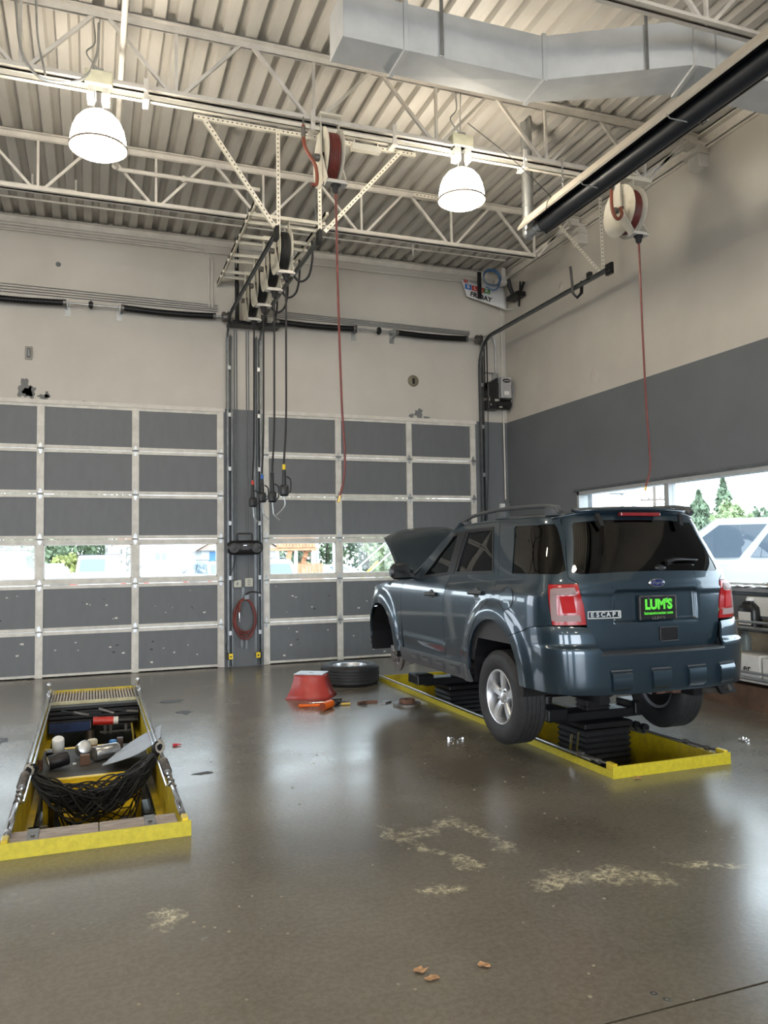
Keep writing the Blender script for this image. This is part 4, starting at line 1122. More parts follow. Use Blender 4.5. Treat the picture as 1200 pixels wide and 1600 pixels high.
# oil filters and cans on the shelf
zs = -.169
def can(name, label, cat, c, r, h, m, rotv=None, extra=None, mcap=None):
    rt = thing(name, label, cat, c)
    b = MB(); b.lathe([(.0005, 0), (r * .9, 0), (r, r * .12), (r, h - r * .3), (r * .88, h - r * .08), (r * .6, h), (.0005, h)], 28); obj('body', b, m, rt, 40, False)
    b = MB(); b.lathe([(r * .35, -.002), (r * .75, -.004), (r * .93, -.002), (r * .93, .004), (r * .35, .004)], 28, closed=True); obj('base_ring', b, mcap or M['black_rubber'], rt, 40, False)
    if extra:
        b = MB(); b.lathe([(r * 1.005, h * .3), (r * 1.012, h * .3), (r * 1.012, h * .62), (r * 1.005, h * .62)], 28, closed=True); obj('label_band', b, extra, rt, 40, False)
    if rotv: rt.rotation_euler = rotv
    return rt
alu = mat('bare_filter_steel', (.52, .53, .54), .3, .9)
gold = mat('brown_label', (.30, .14, .04), .45); bluel = mat('blue_label', (.02, .20, .55), .4)
can('oil_filter', 'silver oil filter standing at the left end of the filter row in the pit', 'oil filter', (-.07, 7.75, zs + .06), .062, .15, alu, (R(70), 0, R(12)), None, M['dirty_steel'])
can('oil_filter', 'large silver oil filter lying on its side in the middle of the pit shelf', 'oil filter', (.03, 7.50, zs + .066), .064, .24, alu, (0, R(90), R(32)), None, M['dirty_steel'])
can('white_filter', 'white oil filter leaning on the black one at the left of the pit shelf', 'oil filter', (-.26, 7.62, zs + .09), .05, .14, M['white'], (R(25), 0, 0))
can('black_filter', 'glossy black oil filter lying at the left of the pit shelf', 'oil filter', (-.33, 7.34, zs + .06), .06, .17, M['black_plastic'], (0, R(80), R(12)), None, alu)
can('blue_can', 'small blue can at the right end of the filter row', 'can', (.20, 7.86, zs), .034, .10, bluel, None, None)
can('white_filter', 'pale boxed filter with a brown label behind the silver filters', 'oil filter', (.02, 7.88, zs), .045, .12, mat('cream_label', (.62, .56, .42), .5), None, gold)
mb = MB(); mb.box(-.08, .0, 7.40, 7.47, zs, zs + .085, .004); single('brown_box', mb, mat('brown_card', (.13, .06, .03), .6), 'small dark brown box between the silver filters', 'box')
mb = MB(); mb.box(.235, .29, 7.86, 7.92, zs, zs + .11, .005); single('small_dark_can', mb, mat('dark_brown_tin', (.08, .05, .04), .4), 'narrow dark tin right of the blue can', 'tin')
mb = MB(); mb.box(-.37, -.27, 7.80, 7.93, zs, zs + .05, .005); single('black_box', mb, M['black_plastic'], 'low black box behind the white filter at the left of the pit shelf', 'box')
mb = MB(); mb.cyl((-.395, 7.42, zs), (-.395, 7.42, zs + .08), .022, 12); single('rusty_cap', mb, M['rust'], 'small rusty cap at the left edge of the pit shelf', 'cap', None, 40)
mb = MB(); mb.box(-.14, -.11, 7.46, 7.50, zs, zs + .01); single('white_scrap', mb, M['white'], 'tiny white scrap lying on the pit shelf', 'scrap')

# --- right pit : two lifting columns that carry the car
def lifter(cx, cy, label, ztop, armx, hx=.25):
    rt = thing('lift_column', label, 'car lift', (cx, cy, -1.35))
    b = MB(); pts = []
    z = -1.30; k = 0
    prof = []
    while z < .10:
        prof.append((.0 if k % 2 else .018, z)); z += .024; k += 1
    for i in range(len(prof) - 1):
        (e0, z0), (e1, z1) = prof[i], prof[i + 1]
        h0x, h0y = hx + e0, .20 + e0; h1x, h1y = hx + e1, .20 + e1
        A = [(cx - h0x, cy - h0y, z0), (cx + h0x, cy - h0y, z0), (cx + h0x, cy + h0y, z0), (cx - h0x, cy + h0y, z0)]
        B = [(cx - h1x, cy - h1y, z1), (cx + h1x, cy - h1y, z1), (cx + h1x, cy + h1y, z1), (cx - h1x, cy + h1y, z1)]
        b.add(A + B, [(0, 1, 5, 4), (1, 2, 6, 5), (2, 3, 7, 6), (3, 0, 4, 7)])
    obj('bellows', b, M['black_rubber'], rt)
    b = MB(); b.box(cx - hx - .03, cx + hx + .03, cy - .23, cy + .23, .10, .15, .01); obj('top_plate', b, M['black_metal'], rt)
    b = MB(); b.box(cx - armx, cx + armx, cy - .11, cy + .11, .15, .23, .012); obj('cross_beam', b, M['black_metal'], rt)
    for s in (-1, 1):
        b = MB(); b.box(cx + s * armx - .10, cx + s * armx + .10, cy - .14, cy + .14, .17, .28, .015); obj('arm_end', b, M['black_metal'], rt)
    b = MB(); b.box(cx - .115, cx + .115, cy - .08, cy + .08, .22, ztop, .006)
    for q in range(5): b.box(cx - .122, cx + .122, cy - .087, cy + .087, .25 + q * .045, .262 + q * .045)
    obj('adapter', b, M['black_metal'], rt)
    return rt
lifter(4.15, 6.0, 'black ribbed lift column holding up the rear of the blue car', .50, .44, .215)
lifter(3.98, 8.25, 'black ribbed lift column holding up the front of the blue car', .52, .52)
mb = MB(); mb.box(3.55, 4.42, 4.86, 5.05, -.30, -.28); mb.box(3.5, 4.45, 5.08, 5.35, -.34, -.31)
single('pit_cover_plate', mb, mat('grey_cover_plate', (.30, .29, .27), .5, .2, .2, 6), 'grey metal plates at the near end inside the right pit', 'plate')
mb = MB(); mb.box(3.56, 3.72, 4.85, 4.98, -.02, -.012); single('white_card_scrap', mb, M['paper'], 'white card scrap in the near left corner of the right pit', 'scrap')
mb = MB()
for q, (a, c) in enumerate((((3.58, 5.55, -.2), (3.60, 5.50, .16)), ((3.64, 5.55, -.2), (3.66, 5.50, .17)))): mb.cyl(a, c, .012, 8); 
single('chrome_ram', mb, M['chrome'], 'pair of thin bright rods beside the rear tyre in the right pit', 'rod', None, 40)
mb = MB()
for q in range(3): mb.lathe([(.014, -.02), (.034, -.02), (.034, .02), (.014, .02)], 12, 'Y', (4.485, 5.95 - .11 * q, .085)); mb.box(4.47, 4.50, 5.94 - .11 * q, 5.96 - .11 * q, .03, .09)
single('cable_clamps', mb, M['black_metal'], 'row of black cable clamps on the right kerb of the right pit', 'clamp', None, 40)

# ---------------------------------------------------------------- things on the floor
rt = thing('spare_wheel', 'wheel with black tyre lying flat on the floor behind the red stool', 'wheel', (3.06, 9.60, .125))
T = Matrix.Rotation(R(90), 4, 'Y')
wheel(rt, (0, 0, 0), T, 1, world=False)
# stool
red = mat('red_powder_coat', (.40, .050, .040), .38, 0, .06, 8)
rt = thing('step_stool', 'red metal step stool with a silver tread top, standing before the flat wheel', 'step stool', (2.36, 8.85, 0), rz=R(-31))
sh = MB(); bw, bd, tw, td, h = .25, .20, .165, .13, .27
secs = []
for k in range(7):
    t = k / 6; e = (1 - t) ** 1.8
    secs.append((tw + (bw - tw) * e, td + (bd - td) * e, h * t))
for side in range(4):
    b = MB(); v = []
    for (a, d, z) in secs:
        c = [(-a, -d, z), (a, -d, z), (a, d, z), (-a, d, z)]; v += [c[side], c[(side + 1) % 4]]
    b.add(v, [(2 * i, 2 * i + 1, 2 * i + 3, 2 * i + 2) for i in range(6)])
    q = obj('side_panel', b, red, rt, 40, False); mo = q.modifiers.new('t', 'SOLIDIFY'); mo.thickness = .003
b = MB(); b.box(-tw - .004, tw + .004, -td - .004, td + .004, h - .004, h + .008, .003); obj('top_plate', b, mat('worn_silver_top', (.55, .56, .60), .35, .6, .12, 12), rt, False, False)
b = MB(); b.lathe([(.008, h + .0082), (.022, h + .0095), (.026, h + .0082)], 16); obj('handle_hole', b, M['black_plastic'], rt, 40, False)
# orange mallet
org = mat('orange_plastic', (.75, .13, .01), .4, 0, .1, 12)
rt = thing('orange_mallet', 'orange dead-blow mallet lying on the floor in front of the red stool', 'mallet', (2.12, 8.18, .03))
b = MB(); b.tube([(1.98 + .15, 8.36, .018), (2.16, 8.22, .026), (2.24, 8.12, .04)], .016, 10, rs=[.017, .014, .016]); 
b = MB(); b.tube([(2.08, 8.30, .018), (2.18, 8.22, .028), (2.31, 8.12, .042)], .016, 10, rs=[.018, .015, .017]); obj('handle', b, org, rt, True)
b = MB(); b.cyl((2.26, 8.03, .043), (2.39, 8.16, .043), .042, 18); obj('head', b, org, rt, 40)
b = MB(); b.cyl((2.25, 8.02, .043), (2.262, 8.032, .043), .036, 18); obj('striking_face', b, mat('dark_orange', (.22, .04, .01), .6), rt, 40)
def hand_tool(name, label, p, q, r1, hm, mm):
    rt = thing(name, label, 'hand tool', p); p = Vector(p); q = Vector(q); m_ = p.lerp(q, .45)
    b = MB(); b.cyl(p, m_, r1, 10, r1 * .9); obj('handle', b, hm, rt, 40)
    b = MB(); b.cyl(m_, q, r1 * .38, 8); b.box(q.x - .015, q.x + .015, q.y - .015, q.y + .015, q.z - .008, q.z + .008, .003); obj('shank', b, mm, rt, 40)
    return rt
hand_tool('screwdriver', 'long thin red-tipped screwdriver lying against the foot of the red stool', (2.56, 8.42, .014), (2.24, 8.44, .012), .012, M['black_plastic'], M['chrome'])
hand_tool('ratchet', 'black ratchet handle lying right of the orange mallet', (2.40, 8.30, .016), (2.62, 8.36, .016), .016, M['black_plastic'], M['dirty_steel'])
hand_tool('wrench', 'dark wrench with a yellow handle among the tools by the mallet', (2.62, 8.22, .014), (2.40, 8.25, .014), .013, mat('yellow_grip', (.55, .36, .06), .5), M['dirty_steel'])
mb = MB()
for (a, c, r_) in (((2.43, 8.36, .03), (2.54, 8.32, .03), .028), ((2.50, 8.40, .022), (2.58, 8.44, .022), .02), ((2.44, 8.26, .02), (2.47, 8.2, .02), .018)): mb.cyl(a, c, r_, 10)
single('socket_pile', mb, M['black_metal'], 'small heap of dark sockets beside the orange mallet', 'sockets', None, 40)
mb = MB(); mb.prism([(2.70, 8.22), (2.80, 8.27), (2.92, 8.24), (2.93, 8.21), (2.80, 8.22), (2.72, 8.185)], 'Z', 0, .025)
single('brake_pad', mb, M['rust'], 'brown used brake pad left of the brake disc on the floor', 'brake pad')
mb = MB(); mb.prism([(2.93, 8.12), (3.00, 8.20), (3.08, 8.20), (3.07, 8.16), (2.98, 8.10)], 'Z', 0, .02)
single('brake_pad', mb, M['dirty_steel'], 'grey used brake pad nearest the brake disc', 'brake pad')
mb = MB(); mb.tube(spline([(2.70, 8.10, .012), (2.74, 8.13, .02), (2.77, 8.09, .012), (2.73, 8.06, .01), (2.69, 8.09, .012)], 5), .004, 5)
single('spring_clip', mb, M['black_metal'], 'thin black spring clip beside the brown brake pad', 'clip')
rt = thing('brake_disc', 'rusty brake disc lying on the floor beside the right pit', 'brake disc', (3.17, 7.95, 0))
b = MB(); b.lathe([(.06, .0), (.15, .0), (.15, .026), (.09, .026), (.06, .022)], 48, 'Z', (3.17, 7.95, .001), closed=True); obj('friction_ring', b, M['cast'], rt, 30)
b = MB(); b.lathe([(.035, .068), (.08, .068), (.085, .06), (.088, .024), (.07, .024), (.035, .05)], 40, 'Z', (3.17, 7.95, .001), closed=True); obj('hat', b, M['rust'], rt, 30)
def nuts(cx, cy, lab, seeds):
    rr = random.Random(seeds)
    for k in range(5):
        b = MB(); xx, yy = cx + rr.uniform(-.07, .07), cy + rr.uniform(-.05, .05)
        b.lathe([(.0055, 0), (.011, 0), (.0115, .004), (.0105, .022), (.006, .030), (.0055, .02)], 6, 'Z', (0, 0, 0), closed=True)
        if k % 2: b.v = [(v[2] - .01, v[1], v[0] + .011) for v in b.v]
        o = obj('lug_nut', b, M['chrome'], None, 30); o.location = (xx, yy, .0); o.rotation_euler.z = rr.uniform(0, 3)
        tag(o, lab, 'lug nut', lab)
nuts(2.965, 6.278, 'chrome lug nut lying in the little heap on the floor left of the rear tyre', 3)
nuts(5.13, 5.296, 'chrome lug nut lying on the floor to the right of the right pit', 6)
leafm = mat('dry_leaf', (.42, .24, .12), .7, 0, .3, 30)
for k, (lx, ly, lab) in enumerate(((1.196, 2.905, 'tan dry leaf, upper of the two lying together in the foreground'), (1.218, 2.838, 'tan dry leaf, lower of the two lying together in the foreground'), (1.442, 2.848, 'lone tan dry leaf in the foreground right of the pair'), (3.62, 4.72, 'brown dry leaf against the near kerb of the right pit'))):
    rr = random.Random(k + 2); mb = MB(); n = 11; pts = []
    for i in range(n):
        t = 2 * PI * i / n; r_ = .024 * rr.uniform(.6, 1.15); pts.append((lx + r_ * math.cos(t) * 1.3, ly + r_ * math.sin(t), .004 + .008 * rr.random()))
    pts.append((lx, ly, .003)); mb.add(pts, [(i, (i + 1) % n, n) for i in range(n)])
    single('dry_leaf', mb, leafm, lab, 'leaf', (lx, ly, .001))
mb = MB(); mb.box(.66, .70, 7.05, 7.075, 0, .022, .006); mb.cyl((.70, 7.06, .011), (.73, 7.065, .011), .006, 6)
single('red_plug', mb, mat('red_plastic', (.55, .03, .05), .4), 'small red plastic plug on the floor right of the left pit', 'plug')
debm = mat('grit', (.26, .22, .16), .8); rr = random.Random(12)
mb = MB()
for k in range(150):
    x_, y_ = rr.uniform(-1.2, 3.6), rr.uniform(1.9, 6.5)
    if -.5 < x_ < .6 and y_ > 4.7: continue
    if 3.4 < x_ < 4.55 and y_ > 4.7: continue
    s = rr.uniform(.002, .006); mb.box(x_ - s, x_ + s * rr.uniform(.6, 1.8), y_ - s, y_ + s, 0, s * .6)
o = single('floor_grit', mb, debm, 'tiny bits of grit and crumbs scattered over the concrete floor', 'grit', (1, 4, 0)); o['kind'] = 'stuff'
stm = mat('dark_oil_blotch', (.035, .033, .030), .55)
def stain(cx, cy, rx, ry, seed, lab, n=16):
    mb = MB(); rr = random.Random(seed); pts = [(cx + rx * rr.uniform(.45, 1.1) * math.cos(2 * PI * i / n), cy + ry * rr.uniform(.45, 1.1) * math.sin(2 * PI * i / n), .0012) for i in range(n)]
    mb.add(pts, [tuple(range(n))]); obj('floor_stain', mb, stm, fl, world=False)
stain(.85, 9.25, .18, .14, 1, ''); stain(.92, 8.55, .09, .14, 2, ''); stain(.80, 6.1, .10, .05, 4, ''); stain(-.75, 7.9, .07, .16, 5, ''); stain(.61, 2.75, .022, .018, 6, ''); stain(2.72, 9.1, .22, .04, 7, '')
for k, (x_, y_) in enumerate(((1.92, 2.449), (1.937, 2.40))):
    mb = MB(); mb.lathe([(.006, 0), (.014, 0), (.014, .002), (.006, .002)], 16, 'Z', (x_, y_, .0), closed=True)
    single('steel_washer', mb, M['chrome'], ['small pale washer on the floor at lower right, farther of two', 'small pale washer on the floor at lower right, nearer of two'][k], 'washer')
# ---------------------------------------------------------------- things on the pillar and in the corner
Yw = D
rt = thing('boombox', 'black portable radio hanging on the pillar between the bay doors', 'radio', (2.11, 11.6, 1.70))
b = MB()
sec = [(-.26, .045), (-.245, .075), (-.20, .10), (-.10, .105), (.10, .105), (.20, .10), (.245, .075), (.26, .045)]
v = []
for xx, hh in sec:
    for i in range(12):
        t = 2 * PI * i / 12; v.append((2.11 + xx, 11.62 + .07 * math.cos(t), 1.74 + hh * math.sin(t)))
f = [(s * 12 + i, s * 12 + (i + 1) % 12, s * 12 + 12 + (i + 1) % 12, s * 12 + 12 + i) for s in range(7) for i in range(12)] + [tuple(range(12)), tuple(range(95, 83, -1))]
b.add(v, f); obj('case', b, M['black_plastic'], rt, 40)
for s in (-1, 1):
    b = MB(); b.lathe([(.0005, -.012), (.03, -.008), (.06, .0), (.072, -.004), (.075, .01)], 24, 'Y', (2.11 + s * .165, 11.555, 1.735)); obj('speaker_cone', b, mat('grey_cone', (.04, .04, .042), .5), rt, 40)
b = MB(); b.box(2.05, 2.17, 11.545, 11.56, 1.70, 1.80, .008); obj('control_panel', b, mat('grey_cone', (.04, .04, .042), .5), rt)
b = MB(); b.box(2.08, 2.13, 11.540, 11.546, 1.765, 1.778); obj('silver_badge', b, M['chrome'], rt)
b = MB(); b.tube([(2.0, 11.62, 1.83), (2.0, 11.6, 1.93), (2.01, 11.6, 1.945), (2.21, 11.6, 1.945), (2.22, 11.6, 1.93), (2.22, 11.62, 1.83)], .011, 8); obj('carry_handle', b, M['black_plastic'], rt, True)
b = MB(); b.tube(spline([(1.99, 11.64, 1.66), (1.97, 11.68, 1.5), (1.93, 11.7, 1.35), (1.95, 11.7, 1.26), (2.02, 11.69, 1.27)], 6), .005, 6); obj('power_cord', b, M['black_rubber'], rt, True)
outm = mat('beige_wall_plate', (.55, .53, .45), .45)
for k, (xa, xb, za, zb_) in enumerate(((1.965, 2.075, 1.16, 1.265), (2.13, 2.245, 1.165, 1.29))):
    rt = thing('outlet_box', ['square metal switch box below the radio on the left of the pillar', 'beige socket box with plugs below the radio on the right of the pillar'][k], 'outlet', ((xa + xb) / 2, Yw, za))
    b = MB(); b.box(xa, xb, Yw - .05, Yw, za, zb_, .005); obj('box', b, outm, rt)
    xc = (xa + xb) / 2
    if k == 0:
        b = MB(); b.box(xc - .012, xc + .012, Yw - .062, Yw - .05, za + .03, za + .075, .004); obj('switch_lever', b, M['darkgalv'], rt)
    else:
        for q in range(3):
            for s in (-.02, .02):
                b = MB(); b.box(xc + s * .6 - .008, xc + s * .6 + .008, Yw - .053, Yw - .049, za + .022 + q * .032, za + .034 + q * .032); obj('socket_slot', b, M['black_plastic'], rt)
mb = MB()
for xx in (1.99, 2.025, 2.17, 2.205): mb.tube([(xx, Yw - .012, 1.26), (xx, Yw - .012, 5.0)], .009, 6)
single('pillar_conduit', mb, mat('grey_painted_conduit', (.17, .18, .19), .5, 0, .1, 8), 'thin conduits running up the pillar between the bay doors', 'conduit', (2.1, Yw - .012, 1.26), True)
# hose hook and coil
rt = thing('coiled_hose', 'dark red air hose coiled in loops on the pillar between the bay doors', 'hose', (2.12, 11.68, .42))
b = MB()
for k, (rx, rz_, dx, dz) in enumerate(((.165, .27, 0, 0), (.15, .235, .012, .03), (.155, .25, -.012, .02), (.14, .29, .0, -.02))):
    b.tube([(2.115 + dx + rx * math.sin(t) * (1 + .12 * math.cos(t)), 11.66 - .012 * k, .715 + dz - rz_ * math.cos(t)) for t in [2 * PI * i / 40 for i in range(40)]], .0125, 8, closed=True)
obj('coils', b, M['red_hose'], rt, True)
b = MB(); b.tube(spline([(2.11, 11.64, 1.0), (2.04, 11.60, .93), (2.025, 11.60, .80)], 6), .0125, 8); obj('loose_end', b, mat('brown_red_rubber', (.20, .045, .03), .5), rt, True)
b = MB(); b.cyl((2.025, 11.6, .80), (2.028, 11.6, .72), .016, 10); b.cyl((2.028, 11.6, .72), (2.03, 11.6, .66), .011, 8); obj('steel_coupler', b, M['chrome'], rt, 40)
b = MB(); b.tube(spline([(2.12, 11.66, 1.05), (2.2, 11.64, 1.09), (2.3, 11.64, 1.08), (2.36, 11.66, 1.06)], 6), .010, 8); obj('supply_end', b, M['black_rubber'], rt, True)
mb = MB(); mb.box(2.08, 2.13, Yw - .02, Yw, .98, 1.16, .003); mb.box(2.10, 2.17, Yw - .14, Yw, .985, 1.0); mb.box(2.10, 2.17, Yw - .145, Yw - .135, .985, 1.05)
single('hose_hook', mb, M['darkgalv'], 'grey steel hook holding the coiled hose on the pillar', 'hook')
mb = MB(); mb.box(2.06, 2.10, Yw - .04, Yw, .28, .44); mb.box(2.13, 2.17, Yw - .04, Yw, .26, .46)
single('lower_hook', mb, M['darkgalv'], 'pair of small steel brackets on the pillar below the coiled hose', 'hook')
mb = MB(); mb.box(2.315, 2.375, Yw - .08, Yw - .03, 1.02, 1.06, .004); single('white_connector', mb, M['white'], 'small white connector at the right edge of the pillar', 'connector')
for k, xx in enumerate((1.90, 2.30)):
    rt = thing('safety_sensor', ['yellow door sensor low on the left side of the pillar', 'yellow door sensor low on the right side of the pillar'][k], 'sensor', (xx, 11.62, .13))
    b = MB(); b.box(xx - .03, xx + .03, 11.59, 11.64, .13, .21, .006); obj('housing', b, mat('sensor_yellow', (.85, .62, .02), .4), rt)
    b = MB(); b.lathe([(.0005, -.004), (.012, -.004), (.014, 0)], 12, 'Y', (xx, 11.59, .17)); obj('lens', b, M['black_plastic'], rt, 40)
    b = MB(); b.box(xx - .05 if k == 0 else xx + .03, xx - .03 if k == 0 else xx + .05, 11.60, Yw, .12, .22); obj('bracket', b, M['black_metal'], rt)
    b = MB(); s = -1 if k == 0 else 1; b.tube(spline([(xx + s * .02, 11.66, .21), (xx + s * .06, 11.68, .3), (xx + s * .03, 11.70, .42), (xx + s * .07, 11.70, .6)], 5), .004, 5); obj('wire', b, M['black_rubber'], rt, True)
# door operator in the right corner
rt = thing('door_operator', 'black and silver door opener motor mounted in the right corner', 'door opener', (6.3, 11.6, 3.98))
b = MB(); b.box(6.10, 6.35, 11.50, D, 3.98, 4.42, .02); b.prism([(6.10, 4.30), (6.35, 4.30), (6.35, 4.50), (6.28, 4.50), (6.16, 4.42), (6.10, 4.42)], 'Y', 11.52, 11.72); obj('gear_housing', b, M['black_metal'], rt)
b = MB(); b.box(6.30, 6.49, 11.40, 11.66, 4.15, 4.50, .01); obj('control_box', b, mat('silver_enamel', (.42, .42, .43), .35, .4), rt)
b = MB(); b.lathe([(.0005, -.006), (.06, -.006), (.07, 0)], 24, 'Y', (0, 0, 0)); b.v = [(6.395 + v[0] * 1.05, 11.398 + v[1], 4.435 + v[2] * .48) for v in b.v]; obj('oval_badge', b, M['black_plastic'], rt, 40)
b = MB(); b.box(6.345, 6.445, 11.389, 11.393, 4.425, 4.44); obj('badge_stripe', b, M['chrome'], rt)
b = MB(); b.box(6.35, 6.44, 11.396, 11.401, 4.20, 4.26); obj('pale_sticker', b, M['paper'], rt)
b = MB(); b.cyl((6.26, 11.56, 4.07), (6.52, 11.56, 4.07), .085, 20); b.cyl((6.52, 11.56, 4.07), (6.54, 11.56, 4.07), .06, 16); obj('motor', b, M['black_metal'], rt, 40)
b = MB(); b.cyl((6.05, 11.56, 4.14), (6.2, 11.56, 4.14), .03, 12)
b.lathe([(.02, -.01), (.075, -.012), (.08, 0), (.075, .012), (.02, .01)], 20, 'X', (6.12, 11.55, 4.14)); obj('sprocket', b, M['dirty_steel'], rt, 40)
b = MB(); b.box(6.30, 6.36, 11.49, 11.50, 4.0, 4.03); b.box(6.14, 6.16, 11.488, 11.50, 4.03, 4.06); b.box(6.22, 6.30, 11.485, 11.50, 4.10, 4.14); obj('bright_bracket', b, M['chrome'], rt)
b = MB()
for dx in (-.02, .03): b.box(6.12 + dx - .006, 6.12 + dx + .006, D - .16, D - .14, 4.2, 5.12)
obj('drive_chain', b, M['black_metal'], rt)
b = MB(); b.tube([(6.08, D - .06, 4.9), (6.08, D - .06, 5.2), (6.2, D - .06, 5.24), (6.32, D - .06, 5.22), (6.36, D - .06, 5.1), (6.36, D - .06, 4.55)], .014, 8); b.tube([(6.13, D - .05, 4.62), (6.36, D - .05, 4.62)], .01, 6); obj('conduit', b, M['galv'], rt, True)
b = MB(); b.box(6.30, 6.40, D - .08, D, 4.50, 4.62, .004); obj('junction_box', b, M['galv'], rt)
b = MB(); b.tube(spline([(6.18, 11.66, 3.98), (6.17, 11.68, 3.0), (6.12, 11.68, 2.0), (6.05, 11.68, 1.0)], 6), .006, 5); obj('pull_cord', b, M['black_rubber'], rt, True)
b = MB(); b.tube(spline([(6.49, 11.5, 4.45), (6.56, 11.5, 4.35), (6.56, 11.52, 4.15), (6.5, 11.55, 4.05)], 6), .008, 6); obj('cable_loop', b, M['darkgalv'], rt, True)
# round and small plates on the header wall
mb = MB(); mb.lathe([(.0005, -.012), (.085, -.012), (.095, -.004), (.095, 0)], 32, 'Y', (4.88, D, 4.41)); 
rt = single('round_vent_cap', mb, mat('olive_cap', (.17, .15, .10), .6, 0, .2, 12), 'round olive-brown cap on the white wall above the right bay door', 'wall cap', (4.88, D, 4.31), 40)
b = MB(); b.box(-.02, .02, -.02, -.012, .05, .14, .003); obj('cap_slot', b, M['black_metal'], rt, world=False)
rt = thing('wall_fitting', 'small upright metal fitting on the white wall above the left bay door', 'wall fitting', (-.815, D, 4.36))
b = MB(); b.box(-.86, -.77, D - .02, D, 4.34, 4.53, .01); obj('plate', b, mat('greige_plate', (.30, .28, .25), .5), rt)
b = MB(); b.box(-.84, -.79, D - .05, D - .02, 4.37, 4.50, .015); obj('lens', b, M['darkgalv'], rt)
mb = MB(); mb.lathe([(.0005, -.01), (.03, -.01), (.035, 0)], 16, 'Y', (-.45, D, 5.72)); single('small_wall_plug', mb, M['darkgalv'], 'tiny dark plug high on the white wall at the left', 'plug', None, 40)
# bulges on the right wall (patched round holes)
for k, (yy, zz, r_) in enumerate(((10.02, 5.58, .06), (9.4, 5.40, .14), (9.25, 4.05, .11))):
    mb = MB(); mb.lathe([(.0005, -.006), (r_ * .9, -.005), (r_, 0)], 28, 'X', (0, 0, 0)); mb.v = [(WX + v[0], yy + v[1], zz + v[2]) for v in mb.v]
    obj('round_patch', mb, wm, wr, 40)
# banner in the corner with an old sign bracket
vin = mat('white_vinyl', (.66, .66, .66), .4)
rt = thing('vinyl_banner', 'white vinyl banner reading FRIDAY sagging from the roof in the back right corner', 'banner', (6.1, 11.55, 5.8))
b = MB(); n = 14; v = []
def bp(u, w_):   # u 0..1 along, w_ 0..1 up
    x = 5.72 + .80 * u - .04 * (1 - w_) + .10 * (1 - w_) * (1 - u) ; z = 5.80 + .36 * w_ - .10 * u * (1 - w_) + .05 * (1 - u) * (1 - w_) - .04 * u
    y = 11.66 - .16 * math.sin(PI * .5 * (1 - w_)) * (.5 + .5 * u)
    return Vector((x, y, z))
for i in range(n + 1):
    for j in range(9): v.append(tuple(bp(i / n, j / 8)))
b.add(v, [(i * 9 + j, i * 9 + 9 + j, i * 9 + 10 + j, i * 9 + j + 1) for i in range(n) for j in range(8)]); q = obj('sheet', b, vin, rt, 60)
mo = q.modifiers.new('t', 'SOLIDIFY'); mo.thickness = .003
b = MB(); b.tube([bp(i / n, 0) for i in range(n + 1)] + [Vector((6.75, 11.35, 5.68))], .006, 6); obj('bottom_cord', b, M['white'], rt, True)
def bfr(u, w_, off=.006):
    p = bp(u, w_); r_ = (bp(min(1, u + .05), w_) - bp(u - .05, w_)).normalized(); up_ = (bp(u, min(1, w_ + .05)) - bp(u, w_ - .05)).normalized()
    n_ = r_.cross(up_).normalized()
    return frame(p + n_ * off, r_, up_)
redp, blup, grnp, blk = mat('print_red', (.55, .04, .03), .5), mat('print_blue', (.03, .16, .50), .5), mat('print_green', (.07, .22, .05), .5), mat('print_black', (.012, .012, .014), .5)
def tile(u, w_, sx_, sy_, m_, nm):
    b = MB(); F_ = bfr(u, w_, .005); pts = [F_ @ Vector(p) for p in ((-sx_, -sy_, 0), (sx_, -sy_, 0), (sx_, sy_, 0), (-sx_, sy_, 0))]; b.add(pts, [(0, 1, 2, 3)]); return obj(nm, b, m_, rt)
tile(.10, .88, .036, .034, redp, 'red_logo_square')
text_mesh('logo_oval', 'O', .05, vin, rt, bfr(.10, .88, .008), .0005)
text_mesh('banner_word', 'TOYOTA', .052, blk, rt, bfr(.33, .86, .006), .0005)
for k, (u, ch, m_) in enumerate(((.11, 'B', blup), (.27, 'L', redp), (.40, 'A', redp), (.55, 'K', grnp))):
    tile(u, .55, .058, .052, m_, 'colour_block'); text_mesh('banner_letter', ch, .09, vin, rt, bfr(u, .55, .009), .0005, bold=.003)
text_mesh('banner_word', 'FRIDAY', .115, blk, rt, bfr(.37, .17, .008), .0005, bold=.004)
rt = thing('sign_bracket', 'black folding arm bracket hooked over the banner in the back right corner', 'bracket', (6.5, 11.4, 5.75))
b = MB(); b.box(5.93, 5.99, 11.43, 11.47, 5.78, 6.22, .004); obj('upright_arm', b, M['black_metal'], rt)
b = MB(); b.tube([(6.47, 11.4, 6.14), (6.50, 11.4, 6.0), (6.55, 11.38, 5.86), (6.60, 11.30, 5.80)], .035, 6); b.box(6.40, 6.56, 11.0, 11.36, 5.74, 5.82, .01); b.bar((6.45, 10.98, 5.96), (6.43, 11.0, 5.56), .025, .02); b.bar((6.47, 10.9, 5.93), (6.48, 11.05, 5.80), .04, .03); obj('folded_arm', b, M['black_metal'], rt)
mb = MB()
for k in range(4):
    mb.tube([(6.16 + (.145 + .006 * k) * math.cos(t), 11.40 - .008 * k, 6.12 + (.125 + .005 * k) * math.sin(t) + .003 * k) for t in [2 * PI * i / 28 for i in range(28)]], .008, 6, closed=True)
mb.tube(spline([(6.30, 11.4, 6.08), (6.27, 11.38, 5.98), (6.18, 11.38, 5.92), (6.05, 11.4, 5.97)], 5), .012, 6)
single('blue_cable_coil', mb, mat('blue_cable', (.05, .13, .27), .45), 'round coil of blue cable hanging over the banner', 'cable', None, True)
